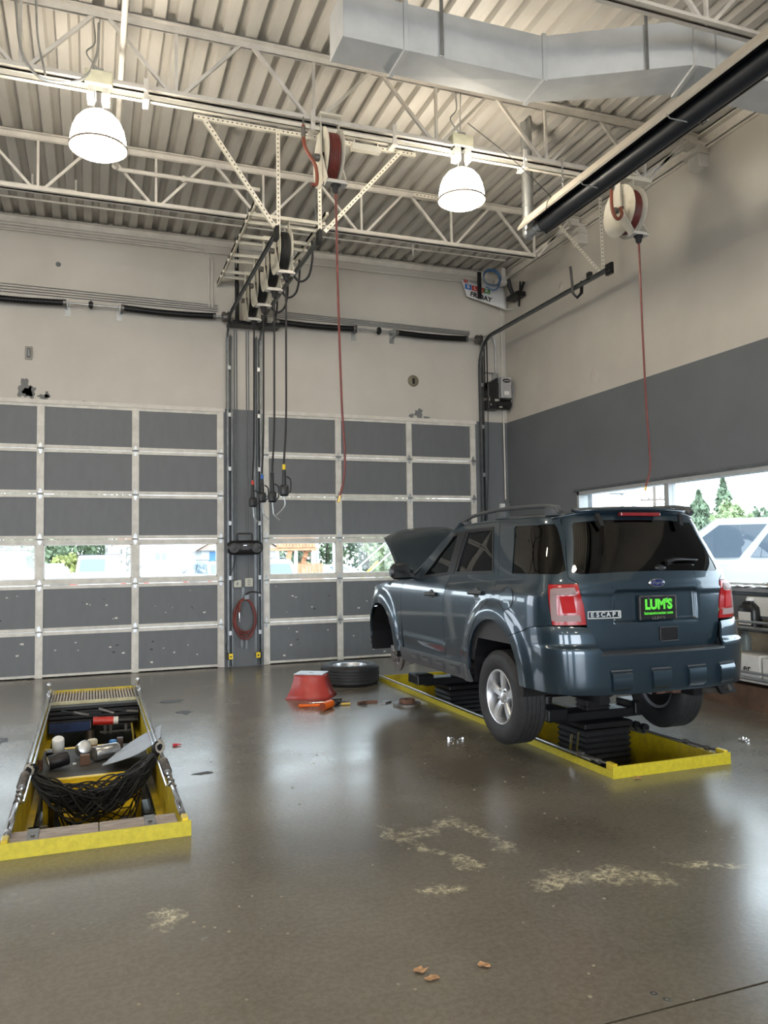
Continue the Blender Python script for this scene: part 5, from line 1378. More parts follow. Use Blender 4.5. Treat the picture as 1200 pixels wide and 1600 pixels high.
mb = MB(); mb.box(6.36, 6.44, 11.42, 11.55, 6.05, 6.34, .01); mb.box(6.30, 6.50, 11.40, 11.55, 6.07, 6.16, .01); single('white_junction', mb, M['white_steel'], 'white junction fitting under the deck in the back right corner', 'junction box')
# ---------------------------------------------------------------- the blue car
CX, Y0 = 3.915, 4.72
paint = mat('blue_car_paint', (.020, .041, .060), .32, .5, .04, 1.2, coat=1.0)
bplast = mat('grey_body_plastic', (.065, .070, .075), .45)
tintg = glass('privacy_glass', (.05, .058, .06))
lightg = glass('light_tint_glass', (.42, .46, .47))
trimb = mat('black_trim', (.008, .008, .009), .35)
def lerp_tab(tab, z):
    if z <= tab[0][0]: return tab[0][1]
    for (a, p), (b, q) in zip(tab[:-1], tab[1:]):
        if z <= b: 
            t = (z - a) / (b - a); return p + (q - p) * t
    return tab[-1][1]
def smooth_tab(pts, n=10):
    P = spline([(a, b, 0) for a, b in pts], n); return [(p.x, p.y) for p in P]
WT = smooth_tab([(.45, .855), (.60, .878), (.75, .893), (.95, .902), (1.12, .903), (1.26, .893), (1.34, .876), (1.40, .856), (1.60, .808), (1.81, .752), (1.87, .728), (1.93, .68)])
RG = smooth_tab([(.45, .12), (.90, .09), (1.05, .088), (1.33, .092), (1.42, .108), (1.62, .185), (1.83, .28), (1.90, .32), (1.96, .37)])
RB = smooth_tab([(.50, .10), (.57, .03), (.63, .008), (.80, .0), (.90, .0), (.922, .004)], 10) + [(.934, .022), (.945, .032), (1.02, .042), (1.06, .055), (1.10, .078)]
FG = smooth_tab([(.45, .10), (.6, .02), (.8, .0), (.95, .02), (1.1, .07), (1.3, .22), (1.45, .4)])
_q = [(0, 0), (.30, .006), (.52, .026), (.70, .068), (.79, .112), (.85, .175), (.885, .27), (.90, .44), (.90, .8), (.90, 1.4), (.90, 2.4), (.90, 3.3), (.895, 3.72), (.865, 3.98), (.80, 4.17), (.66, 4.31), (.42, 4.40), (.2, 4.435), (0, 4.44)]
_pl = spline([(-.30, .006, 0)] + [(a, b, 0) for a, b in _q] + [(-.2, 4.435, 0)], 12)[12:-12]
_ul = [0]
for a, b in zip(_pl[:-1], _pl[1:]): _ul.append(_ul[-1] + (b - a).length)
UM = _ul[-1]
import bisect
def plan(u):
    u = max(0, min(UM, u)); i = min(len(_ul) - 2, max(0, bisect.bisect_right(_ul, u) - 1))
    t = (u - _ul[i]) / (_ul[i + 1] - _ul[i]); p = _pl[i].lerp(_pl[i + 1], t); return p.x, p.y
ARCH = [(5.68, .665), (8.30, .665)]
def sst(t): t = max(0, min(1, t)); return t * t * (3 - 2 * t)
def P(u, z, rp=RG):
    px, py = plan(u)
    k = lerp_tab(WT, z) / .9
    B = 1 - sst((py - .15) / .75); F_ = sst((py - 3.6) / .6)
    y = Y0 + py + lerp_tab(rp, z) * B - lerp_tab(FG, z) * F_
    x = px * k * (1 - .06 * sst((z - 1.40) / .35) * sst((6.0 - y) / 1.0))
    if .2 < py < 4.3:
        dx = 0
        for (ay, az) in ARCH:
            d = math.hypot(y - ay, z - az)
            dx = max(dx, .030 * sst((.60 - d) / .13) * sst((1.26 - z) / .08))
        if 6.0 < y < 7.75: dx += .007 * math.exp(-((z - .775) / .018) ** 2) + .012 * sst((.70 - z) / .08)
        dx += .006 * sst((1.33 - z) / .02) * sst((z - 1.1) / .2) 
        x += dx * sst((px - .75) / .12)
    elif rp is RG and py < .2:
        # number plate recess and swage on the tailgate
        ax = abs(px)
        m_ = sst((.385 - ax) / .03) * sst((z - 1.075) / .025) * sst((1.325 - z) / .03)
        y += .032 * m_
        y -= .010 * sst((1.335 - z) / .02) * (1 - m_) * sst((z - 1.28) / .04)
    return x, y, z
def u_of(kind, v, z, rp=RG):
    lo, hi = 0.0, UM
    for _ in range(40):
        m = (lo + hi) / 2; p = P(m, z, rp)
        if kind == 's':
            if p[1] < v: lo = m
            else: hi = m
        elif kind == 'r':
            if p[0] < v: lo = m
            else: hi = m
            if _ == 0 and lo > UM / 2: lo = 0
        else:
            if p[0] < v: hi = m
            else: lo = m
    return lo
def uo(pt, rp):
    k, v, z = pt
    if k == 'r':
        lo, hi = 0.0, UM * .25
        for _ in range(36):
            m = (lo + hi) / 2
            if P(m, z, rp)[0] < v: lo = m
            else: hi = m
        return lo
    if k == 'f':
        lo, hi = UM * .75, UM
        for _ in range(36):
            m = (lo + hi) / 2
            if P(m, z, rp)[0] > v: lo = m
            else: hi = m
        return lo
    if k == 'u': return v
    return u_of('s', v, z, rp)
def pip(x, y, poly):
    c = False; n = len(poly); j = n - 1
    for i in range(n):
        xi, yi = poly[i]; xj, yj = poly[j]
        if (yi > y) != (yj > y) and x < (xj - xi) * (y - yi) / (yj - yi) + xi: c = not c
        j = i
    return c
def densify(poly, s=.04):
    out = []
    for a, b in zip(poly, poly[1:] + poly[:1]):
        n = max(1, int(math.hypot(b[0] - a[0], b[1] - a[1]) / s))
        for i in range(n): out.append((a[0] + (b[0] - a[0]) * i / n, a[1] + (b[1] - a[1]) * i / n))
    return out
def inset_poly(poly, d):
    n = len(poly); out = []
    A = sum(poly[i][0] * poly[(i + 1) % n][1] - poly[(i + 1) % n][0] * poly[i][1] for i in range(n)); sg = 1 if A > 0 else -1
    for i in range(n):
        p0, p1, p2 = Vector(poly[i - 1]), Vector(poly[i]), Vector(poly[(i + 1) % n])
        a = (p1 - p0); b = (p2 - p1)
        if a.length < 1e-6 or b.length < 1e-6: out.append(tuple(p1)); continue
        a.normalize(); b.normalize()
        na = Vector((-a.y, a.x)) * sg; nb = Vector((-b.y, b.x)) * sg; m = na + nb
        if m.length < .3: m = na
        else: m = m / max(.5, m.dot(na)) 
        out.append(tuple(p1 + m * d))
    return out
PANEL_CACHE = {}
def panel(name, outline, holes, m, parent, rp=RG, mirror=False, off=0.0, thick=.018, step=.045, gap=.0025, dens=.04):
    key = (name, tuple(outline), off)
    if key not in PANEL_CACHE:
        o2 = [(uo(p, rp), p[2]) for p in outline]; h2 = [[(uo(p, rp), p[2]) for p in h] for h in holes]
        o2 = inset_poly(densify(o2, dens), gap); h2 = [inset_poly(densify(h), -gap) for h in h2]
        vs = []; es = []
        for lp in [o2] + h2:
            s = len(vs); vs += lp; es += [(s + i, s + (i + 1) % len(lp)) for i in range(len(lp))]
        nb = len(vs)
        us = [p[0] for p in o2]; zs = [p[1] for p in o2]
        def dist_ok(x, y):
            for q in vs[:nb]:
                if abs(q[0] - x) < step * .45 and abs(q[1] - y) < step * .45: return False
            return True
        zlo, zhi = min(zs), max(zs)
        if zlo < 1.0:
            for (ay, az) in ARCH:
                for rr0 in (.44, .475, .50, .52, .54, .56, .59):
                    for q in range(0, 72):
                        an = R(-15 + 210 * q / 71); yy_, zz_ = ay + rr0 * math.cos(an), az + rr0 * math.sin(an)
                        if not (zlo < zz_ < zhi): continue
                        uu = u_of('s', yy_, zz_, rp)
                        if abs(P(uu, zz_, rp)[1] - yy_) > .01: continue
                        if pip(uu, zz_, o2) and not any(pip(uu, zz_, h) for h in h2) and all(abs(q_[0] - uu) + abs(q_[1] - zz_) > .012 for q_ in vs[:nb]): vs.append((uu, zz_))
        if rp is RB:
            for zz_ in (.915, .925, .935, .945, .955):
                uu = min(us)
                while uu < max(us):
                    if pip(uu, zz_, o2) and all(abs(q_[0] - uu) + abs(q_[1] - zz_) > .006 for q_ in vs[:nb]): vs.append((uu, zz_))
                    uu += .03
        x = min(us) + step / 2
        while x < max(us):
            y = min(zs) + step / 2
            while y < max(zs):
                if pip(x, y, o2) and not any(pip(x, y, h) for h in h2) and dist_ok(x, y): vs.append((x, y))
                y += step
            x += step
        r = delaunay_2d_cdt([Vector(v) for v in vs], es, [], 0, 1e-6)
        V, F_ = r[0], r[2]; keep = []
        for f in F_:
            c = sum((V[i] for i in f), Vector((0, 0))) / len(f)
            if pip(c.x, c.y, o2) and not any(pip(c.x, c.y, h) for h in h2): keep.append(tuple(f))
        used = sorted({i for f in keep for i in f}); rm = {a: b for b, a in enumerate(used)}
        V = [V[i] for i in used]; keep = [tuple(rm[i] for i in f) for f in keep]
        pos = []; nor = []
        for v in V:
            p = Vector(P(v.x, v.y, rp)); e = .006
            du = Vector(P(min(UM, v.x + e), v.y, rp)) - Vector(P(max(0, v.x - e), v.y, rp)); dz = Vector(P(v.x, v.y + e, rp)) - Vector(P(v.x, v.y - e, rp))
            n_ = du.cross(dz).normalized() if du.length > 1e-9 else Vector((0, -1, 0))
            if v.x < .004 or v.x > UM - .004: n_ = Vector((0, n_.y, n_.z)).normalized()
            pos.append(p); nor.append(n_)
        # outward = away from the car's middle
        s_ = sum(n_.dot(p - Vector((0, 6.9, 1.0))) for n_, p in zip(nor, pos))
        if s_ < 0: nor = [-n_ for n_ in nor]
        cnt = {}
        for f in keep:
            for a, b in zip(f, f[1:] + f[:1]): cnt[(min(a, b), max(a, b))] = cnt.get((min(a, b), max(a, b)), 0) + 1
        bd = [e for e, c in cnt.items() if c == 1]
        PANEL_CACHE[key] = (pos, nor, keep, bd)
    pos, nor, keep, bd = PANEL_CACHE[key]
    sg = 1 if mirror else -1       # plan x is positive: left side of car (towards -X) is the unmirrored one
    O = parent_origin(parent)
    def tr(p): return Vector((CX + sg * p.x, p.y, p.z)) - O
    def tn(n_): return Vector((sg * n_.x, n_.y, n_.z))
    outer = [tr(p + n_ * off) for p, n_ in zip(pos, nor)]
    inner = [tr(p + n_ * (off - thick)) for p, n_ in zip(pos, nor)]
    N = len(pos); nrm = [tn(n_) for n_ in nor]
    faces = []; norms = []
    def orient(f, n_, pts):
        a, b, c = (pts[i] for i in f[:3])
        return f if (b - a).cross(c - a).dot(n_) > 0 else tuple(reversed(f))
    verts = list(outer); 
    for f in keep: faces.append(orient(f, nrm[f[0]], verts))
    if thick > 0:
        verts += inner
        for f in keep: faces.append(orient(tuple(i + N for i in f), -nrm[f[0]], verts))
        # rim with its own verts
        for a, b in bd:
            s = len(verts); verts += [outer[a], outer[b], inner[b], inner[a]]; faces.append((s, s + 1, s + 2, s + 3))
    me = bpy.data.meshes.new(name); me.from_pydata([tuple(v) for v in verts], [], faces)
    me.materials.append(m); me.polygons.foreach_set('use_smooth', [True] * len(me.polygons))
    vn = [tuple(n_) for n_ in nrm]
    if thick > 0:
        vn += [tuple(-n_) for n_ in nrm]
        k = len(vn)
        while k < len(verts):
            a, b, c = verts[k], verts[k + 1], verts[k + 2]; q = (b - a).cross(c - a)
            q = q.normalized() if q.length > 1e-12 else Vector((0, 0, 1)); vn += [tuple(q)] * 4; k += 4
    me.normals_split_custom_set_from_vertices(vn)
    o = bpy.data.objects.new(name, me); col.objects.link(o); o.parent = parent
    return o
def arcp(c, r, a0, a1, n, k='s'):
    return [(k, c[0] + r * math.cos(R(a0 + (a1 - a0) * i / n)), c[1] + r * math.sin(R(a0 + (a1 - a0) * i / n))) for i in range(n + 1)]

car = thing('car', 'blue sport utility car with open hood raised on the lift, front left wheel removed', 'car', (CX, 6.9, 0))
fwin = [('s', 7.20, 1.375), ('s', 7.02, 1.50), ('s', 6.86, 1.63), ('s', 6.72, 1.73), ('s', 6.66, 1.785), ('s', 6.55, 1.800), ('s', 6.62, 1.42)]
rwin = [('s', 6.48, 1.42), ('s', 6.41, 1.806), ('s', 5.92, 1.818), ('s', 5.76, 1.44)]
qwin = [('s', 5.46, 1.447), ('s', 5.59, 1.80), ('s', 5.57, 1.816), ('s', 5.14, 1.812), ('s', 5.11, 1.78), ('s', 4.935, 1.47), ('s', 4.96, 1.447)]
fdoor = [('s', 7.64, .635), ('s', 7.68, .95), ('s', 7.68, 1.22), ('s', 7.62, 1.345), ('s', 7.40, 1.385), ('s', 7.15, 1.56), ('s', 6.94, 1.71), ('s', 6.72, 1.82), ('s', 6.54, 1.850), ('s', 6.48, 1.858), ('s', 6.56, 1.40), ('s', 6.64, 1.15), ('s', 6.62, .66)]
ra = ARCH[0]; fa = ARCH[1]
rdoor = [('s', 6.62, .66), ('s', 6.64, 1.15), ('s', 6.56, 1.40), ('s', 6.48, 1.858), ('s', 5.84, 1.868), ('s', 5.66, 1.41), ('s', 5.70, 1.27), ('s', 5.84, 1.15), ('s', 5.97, 1.02), ('s', 6.08, .86), ('s', 6.12, .66)]
quarter = [('s', 6.12, .62), ('s', 6.12, .66), ('s', 6.08, .86), ('s', 5.97, 1.02), ('s', 5.84, 1.15), ('s', 5.70, 1.27), ('s', 5.66, 1.41), ('s', 5.84, 1.868), ('s', 5.45, 1.872), ('r', .608, 1.862), ('r', .695, 1.42), ('r', .640, 1.375), ('s', 4.985, 1.372), ('s', 4.94, 1.08), ('s', 5.12, 1.057), ('s', 5.36, .975)] + [(k, y, z) for k, y, z in arcp(ra, .415, 136, 0, 14)][0:0]
# arch part of the quarter: from bumper seam round the wheel opening to the sill
a_s = math.degrees(math.atan2(.955 - ra[1], 5.385 - ra[0]))
quarter += arcp(ra, .41, a_s, -5, 16)
def both(fn):
    for mir in (False, True): fn(mir)
def sides(mir):
    d = panel('front_door', fdoor, [fwin], paint, car, mirror=mir)
    panel('door_glass', fwin, [], lightg, d, mirror=mir, off=-.012, thick=.004, gap=-.008)
    d2 = panel('rear_door', rdoor, [rwin], paint, car, mirror=mir)
    panel('door_glass', rwin, [], tintg, d2, mirror=mir, off=-.012, thick=.004, gap=-.008)
    q = panel('quarter_panel', quarter, [qwin], paint, car, mirror=mir)
    panel('quarter_window', qwin, [], tintg, q, mirror=mir, off=-.006, thick=.004, gap=-.006)
    # window rubbers and pillar appliques
    panel('window_seal', fwin, [[(k, y + (6.85 - y) * .06, z + (1.55 - z) * .08) for k, y, z in fwin]], trimb, d, mirror=mir, off=.003, thick=.012, gap=-.006)
    panel('window_seal', rwin, [[(k, y + (6.08 - y) * .05, z + (1.62 - z) * .08) for k, y, z in rwin]], trimb, d2, mirror=mir, off=.003, thick=.012, gap=-.006)
    panel('pillar_cover', [('s', 6.61, 1.42), ('s', 6.54, 1.80), ('s', 6.42, 1.806), ('s', 6.49, 1.42)], [], trimb, d2, mirror=mir, off=.006, thick=.006)
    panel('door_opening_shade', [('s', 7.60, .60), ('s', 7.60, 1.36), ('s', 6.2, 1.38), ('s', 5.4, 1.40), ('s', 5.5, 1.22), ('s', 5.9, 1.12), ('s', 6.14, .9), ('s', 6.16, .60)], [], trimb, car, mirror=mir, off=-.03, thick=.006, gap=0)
    fe = [('s', 7.68, .60), ('s', 7.68, 1.22), ('s', 7.62, 1.345), ('s', 7.75, 1.35), ('s', 8.2, 1.30), ('s', 8.6, 1.235), ('s', 8.78, 1.19), ('s', 8.82, 1.0), ('s', 8.76, .93)] + arcp(fa, .41, 34, 178, 18) + [('s', 7.89, .60)]
    panel('front_fender', fe, [], paint, car, mirror=mir)
    tl = [('s', 4.985, 1.372), ('r', .640, 1.375), ('r', .610, 1.22), ('r', .595, 1.08), ('s', 4.94, 1.08)]
    t = panel('tail_light', tl, [], mat('red_lens', (.36, .006, .010), .22, 0, coat=.3), car, mirror=mir, off=.008, thick=.02)
    clr = mat('clear_lens', (.30, .21, .21), .4, 0, spec=.3)
    panel('clear_lens', [('s', 4.955, 1.345), ('r', .668, 1.35), ('r', .655, 1.30), ('s', 4.95, 1.295)], [], clr, t, mirror=mir, off=.011, thick=.006)
    panel('clear_lens', [('s', 4.935, 1.155), ('r', .640, 1.155), ('r', .632, 1.105), ('s', 4.93, 1.105)], [], clr, t, mirror=mir, off=.011, thick=.006)
    panel('clear_strip', [('s', 4.965, 1.34), ('s', 4.93, 1.335), ('s', 4.915, 1.11), ('s', 4.945, 1.11)], [], clr, t, mirror=mir, off=.011, thick=.006)
    panel('red_block', [('s', 4.915, 1.29), ('r', .68, 1.292), ('r', .665, 1.165), ('s', 4.90, 1.165)], [], mat('bright_red_lens', (.42, .006, .008), .5, 0, spec=.15), t, mirror=mir, off=.014, thick=.006)
    rk = [('s', 7.72, .66), ('s', 7.64, .655), ('s', 6.12, .665), ('s', 6.10, .60), ('s', 6.06, .525), ('s', 7.70, .525)]
    r_ = panel('rocker_cladding', rk, [], bplast, car, mirror=mir, off=.014, thick=.03)
    for yy in (6.32, 6.62, 6.92, 7.22):
        panel('cladding_notch', [('s', yy, .568), ('s', yy + .19, .568), ('s', yy + .17, .628), ('s', yy + .02, .628)], [], bplast, r_, mirror=mir, off=.034, thick=.02)
        panel('notch_inset', [('s', yy + .03, .592), ('s', yy + .15, .592), ('s', yy + .145, .612), ('s', yy + .035, .612)], [], mat('light_grey_plastic', (.10, .105, .11), .4), r_, mirror=mir, off=.037, thick=.01)
    # handles
    for yy, zz, dd in ((6.90, 1.225, d), (5.97, 1.275, d2)):
        sg = 1 if mir else -1
        xx = CX + sg * (P(u_of('s', yy, zz), zz)[0])
        b = MB(); b.lathe([(.0005, .004), (.052, .004), (.058, -.004)], 20, 'X', (0, 0, 0)); b.v = [(xx + sg * v[0] * 1, yy + v[1], zz + v[2] * .8) for v in b.v]; obj('handle_cup', b, trimb, dd, 40)
        b = MB(); b.tube(spline([(xx + sg * .008, yy - .10, zz + .005), (xx + sg * .035, yy - .07, zz + .006), (xx + sg * .042, yy, zz + .004), (xx + sg * .035, yy + .07, zz), (xx + sg * .008, yy + .10, zz - .003)], 5), .018, 10); obj('handle', b, bplast, dd, True)
    sg = 1 if mir else -1
    # door mirror
    mx = CX + sg * .87
    b = MB(); sec = []
    for t_, hh, dd_, zc in ((0, .05, .04, 1.41), (.05, .078, .06, 1.428), (.14, .085, .075, 1.435), (.20, .078, .065, 1.435), (.235, .045, .04, 1.43)):
        n = 12; sec.append([(mx + sg * t_, 7.44 + dd_ * math.cos(2 * PI * i / n) * (1.0 if math.cos(2 * PI * i / n) > 0 else .6), zc + hh * math.copysign(abs(math.sin(2 * PI * i / n)) ** .7, math.sin(2 * PI * i / n))) for i in range(n)])
    vs = [p for s_ in sec for p in s_]; b.add(vs, [(s_ * 12 + i, s_ * 12 + (i + 1) % 12, s_ * 12 + 12 + (i + 1) % 12, s_ * 12 + 12 + i) for s_ in range(4) for i in range(12)] + [tuple(range(11, -1, -1)), tuple(range(48, 60))])
    b.bar((mx - sg * .06, 7.44, 1.385), (mx + sg * .04, 7.44, 1.40), .07, .04)
    mi = obj('side_mirror', b, trimb, d, 50)
    b = MB(); b.box(min(mx + sg * .04, mx + sg * .215), max(mx + sg * .04, mx + sg * .215), 7.392, 7.396, 1.375, 1.492, 0)
    q = obj('mirror_glass', b, mat('mirror_glass', (.015, .017, .018), .08), d)
    # roof rail
    b = MB(); xr = lambda y: CX + sg * (.605 + .045 * min(1, (y - 5.0)))
    pts = spline([(xr(5.12), 5.12, 1.90), (xr(5.2), 5.20, 1.945), (xr(5.4), 5.42, 1.965), (xr(5.9), 5.95, 1.972), (xr(6.4), 6.45, 1.945), (xr(6.6), 6.68, 1.90), (xr(6.8), 6.80, 1.86)], 6)
    b.tube(pts, .02, 8, rs=[.024 if i < 6 or i > 30 else .017 for i in range(len(pts))])
    for yy, zz in ((5.22, 1.90), (5.95, 1.91), (6.65, 1.875)): b.box(xr(yy) - .018, xr(yy) + .018, yy - .09, yy + .09, zz - .02, 1.955 if yy < 6.5 else 1.90, .008)
    obj('roof_rail', b, bplast, car, True)
    # wheels, hub, wheel well
    for (ay, az) in ARCH:
        well = MB()
        for i in range(15):
            a0, a1 = R(-20 + 220 * i / 15), R(-20 + 220 * (i + 1) / 15); r0 = .418
            p = [(ay + r0 * math.cos(a), az + r0 * math.sin(a)) for a in (a0, a1)]
            well.quad((CX + sg * .87, *p[0]), (CX + sg * .87, *p[1]), (CX + sg * .50, *p[1]), (CX + sg * .50, *p[0]))
        well.prism([(ay + .42 * math.cos(R(a)), az + .42 * math.sin(R(a))) for a in range(-20, 201, 20)], 'X', CX + sg * .495, CX + sg * .50)
        obj('wheel_well_liner', well, M['black_plastic'], car)
    wheel(car, (CX + sg * .755, 5.68, .46), None, -sg * -1 if False else (1 if sg < 0 else -1))
    if mir: wheel(car, (CX + sg * .755, 8.30, .46), None, -1)
both(sides)
# fuel door on the left quarter
fo = MB()
panel('fuel_flap', [('s', 5.46 + .105 * math.cos(a), 1.255 + .085 * math.sin(a)) for a in [2 * PI * i / 24 for i in range(24)]], [], paint, car, off=.003, thick=.003)
ring = [('s', 5.46 + .108 * math.cos(a), 1.255 + .088 * math.sin(a)) for a in [2 * PI * i / 24 for i in range(24)]]
panel('fuel_flap_gap', ring, [[('s', 5.46 + .104 * math.cos(a), 1.255 + .084 * math.sin(a)) for a in [2 * PI * i / 24 for i in range(24)]]], trimb, car, off=.0035, thick=.002, gap=0)

# full-width panels are built in halves that share one mirrored outline
def full(name, outl, holes, m, parent, **k):
    a = panel(name, outl, holes, m, parent, **k); b = panel(name, outl, holes, m, parent, mirror=True, **k)
    # join both halves into one mesh
    me = bpy.data.meshes.new(name); va = [tuple(v.co) for v in a.data.vertices]; vb = [tuple(v.co) for v in b.data.vertices]
    fa_ = [tuple(p.vertices) for p in a.data.polygons]; fb = [tuple(i + len(va) for i in p.vertices) for p in b.data.polygons]
    na = [tuple(x.vector) for x in a.data.corner_normals]; nb_ = [tuple(x.vector) for x in b.data.corner_normals]
    me.from_pydata(va + vb, [], fa_ + fb); me.materials.append(m); me.polygons.foreach_set('use_smooth', [True] * len(me.polygons))
    me.normals_split_custom_set(na + nb_)
    o = bpy.data.objects.new(name, me); col.objects.link(o); o.parent = parent
    for q in (a, b):
        d_ = q.data; bpy.data.objects.remove(q); bpy.data.meshes.remove(d_)
    o.name = name
    return o
gglass = [('u', 0, 1.455), ('r', .30, 1.452), ('r', .61, 1.442), ('r', .645, 1.455), ('r', .642, 1.50), ('r', .555, 1.80), ('r', .53, 1.825), ('r', .30, 1.838), ('u', 0, 1.842)]
gate_o = [('u', 0, .885), ('r', .535, .895), ('r', .555, .92), ('r', .590, 1.07), ('r', .608, 1.22), ('r', .638, 1.38), ('r', .695, 1.42), ('r', .655, 1.855), ('r', .60, 1.895), ('r', .3, 1.912), ('u', 0, 1.918)]
gate = full('tailgate', gate_o, [gglass] if False else [], paint, car, gap=.002) if False else None
# the tailgate's glass opening is a notch in each half outline
gate_lo = [('u', 0, .885), ('r', .535, .895), ('r', .555, .92), ('r', .590, 1.07), ('r', .608, 1.22), ('r', .638, 1.38), ('r', .695, 1.42), ('r', .605, 1.855), ('r', .56, 1.895), ('r', .3, 1.912), ('u', 0, 1.918)] + list(reversed(gglass))
gate = full('tailgate', gate_lo, [], paint, car, gap=.0001, step=.022, dens=.011)
full('rear_window', gglass, [], tintg, gate, off=-.004, thick=.005, gap=-.004)
gin = [(k, v if k == 'u' else v - .022, z + (1.64 - z) * .10) for k, v, z in gglass]
bump_o = [('u', 0, .872), ('r', .52, .882), ('r', .55, .91), ('r', .585, 1.065), ('s', 4.93, 1.078), ('s', 5.12, 1.055), ('s', 5.36, .973)] + arcp(ra, .41, math.degrees(math.atan2(.955 - ra[1], 5.385 - ra[0])), 187, 10) + [('s', 5.10, .605), ('r', .80, .60), ('r', .6, .592), ('r', .3, .588), ('u', 0, .588)]
bumper = full('rear_bumper', bump_o, [], paint, car, rp=RB, gap=.0002, dens=.02)
b = MB()
for i in range(24):
    u0, u1 = -0.55 + 1.10 * i / 24, -0.55 + 1.10 * (i + 1) / 24
    def yy(s, t): return Y0 + .10 * (abs(s) / .7) ** 2 * .5 + t
    b.add([(CX + u0, yy(u0, .0), .884), (CX + u1, yy(u1, .0), .884), (CX + u1, yy(u1, .14), .896), (CX + u0, yy(u0, .14), .896)], [(0, 1, 2, 3)])
    b.add([(CX + u0, yy(u0, -.008), .868), (CX + u1, yy(u1, -.008), .868), (CX + u1, yy(u1, .0), .884), (CX + u0, yy(u0, .0), .884)], [(0, 1, 2, 3)])
for k in range(5):
    for i in range(12):
        u0, u1 = -0.54 + 1.08 * i / 12, -0.54 + 1.08 * (i + 1) / 12; t = .015 + .022 * k
        b.bar((CX + u0, yy(u0, t), .889 + .0008 * k), (CX + u1, yy(u1, t), .889 + .0008 * k), .008, .006)
obj('step_pad', b, mat('ribbed_black_rubber', (.02, .021, .022), .5), bumper)
for xx in (-.40, -.07, .25, .56):
    s_ = abs(xx); 
    def ry(x): return P(uo(('r', abs(x), .7), RB), .7, RB)[1]
    b = MB(); v = []
    for z, o_, kx in ((.615, .004, .8), (.64, .03, .88), (.735, .034, .94), (.758, .012, 1)):
        for xa in (xx - .085 * kx, xx + .085 * kx): v.append((CX + xa, ry(xa) - o_, z))
    for z, kx in ((.615, .8), (.758, 1)):
        for xa in (xx - .085 * kx, xx + .085 * kx): v.append((CX + xa, ry(xa) + .02, z))
    b.add(v, [(0, 1, 3, 2), (2, 3, 5, 4), (4, 5, 7, 6), (6, 7, 11, 10), (0, 2, 4, 6, 10, 8), (1, 9, 11, 7, 5, 3), (0, 8, 9, 1)])
    obj('bumper_pad', b, paint, bumper, 50)
    b = MB(); b.bar((CX + xx - .085, ry(xx - .085) - .014, .762), (CX + xx + .085, ry(xx + .085) - .014, .762), .01, .012); obj('pad_top_edge', b, bplast, bumper)
# front end
full('front_bumper', [('u', UM, .56), ('f', .5, .56), ('s', 8.80, .60), ('s', 8.73, .67)] + arcp(fa, .41, 2, 34, 5) + [('s', 8.76, .93), ('s', 8.82, 1.0), ('f', .60, 1.0), ('f', .3, .99), ('u', UM, .98)], [], paint, car, gap=.001)
full('grille', [('u', UM, .985), ('f', .3, .995), ('f', .42, 1.0), ('f', .42, 1.17), ('u', UM, 1.19)], [], M['black_plastic'], car, gap=.001)
both(lambda mir: panel('headlight', [('f', .425, 1.0), ('s', 8.82, 1.005), ('s', 8.78, 1.185), ('f', .425, 1.175)], [], mat('headlight_lens', (.55, .57, .6), .1, .2, coat=1), car, mirror=mir))
for k in range(2):
    b = MB(); b.bar((CX - .40, 9.12, 1.05 + .06 * k), (CX + .40, 9.12, 1.05 + .06 * k), .03, .02); obj('grille_bar', b, M['chrome'], car)
# roof
def grid(fn, nu, nv):
    mb = MB(); v = [fn(i / nu, j / nv) for i in range(nu + 1) for j in range(nv + 1)]
    mb.add(v, [(i * (nv + 1) + j, (i + 1) * (nv + 1) + j, (i + 1) * (nv + 1) + j + 1, i * (nv + 1) + j + 1) for i in range(nu) for j in range(nv)]); return mb
RZ = smooth_tab([(4.98, 1.905), (5.2, 1.93), (5.7, 1.945), (6.3, 1.93), (6.75, 1.885)])
def roof(a, b_):
    s = -1 + 2 * a; y = (P(uo(('r', abs(s) * .60 + .0001, 1.9), RG), 1.9)[1] - .008) * (1 - b_) + (6.78 - .10 * s * s) * b_
    hw = .655 + .065 * min(1, b_ * 2.2) - .02 * b_
    zc = lerp_tab(RZ, y); ze = 1.862 + .012 * math.sin(PI * b_)
    ze = min(ze, zc)
    return (CX + s * hw, y, ze + (zc - ze) * (1 - abs(s) ** 3.2))
o = obj('roof', grid(roof, 28, 30), paint, car, 70)
mo = o.modifiers.new('t', 'SOLIDIFY'); mo.thickness = .012; mo.offset = -1
def lip(a, b_):
    s = -1 + 2 * a; y = P(uo(('r', abs(s) * .50 + .0001, 1.9), RG), 1.9)[1]
    yy_ = y - .055 + .06 * b_ + .02 * abs(s) ** 4; return (CX + s * .51, yy_ + .01, 1.895 + .014 * (1 - s * s) + .016 * b_ - .0 * s)
o = obj('rear_spoiler', grid(lip, 20, 4), paint, gate, 60); mo = o.modifiers.new('t', 'SOLIDIFY'); mo.thickness = .022; mo.offset = 1
b = MB(); b.box(CX - .18, CX + .18, 4.965, 5.01, 1.868, 1.896, .006); o = obj('high_brake_light', b, mat('dark_red_lens', (.22, .012, .015), .2, 0, coat=.6), gate)
for s in (-1, 1):
    b = MB(); b.bar((CX + s * .385, 4.99, 1.885), (CX + s * .36, 4.955, 1.795), .035, .02, up=(0, 1, 0)); obj('glass_hinge', b, M['black_plastic'], gate)
b = MB(); b.lathe([(.0005, -.02), (.03, -.02), (.045, -.005), (.05, .01)], 18, 'Y', (0, 0, 0)); b.v = [(CX + .07 + v[0] * 1.25, 4.862 + v[1], 1.475 + v[2] * .55) for v in b.v]; obj('glass_latch', b, M['black_plastic'], gate, 40)
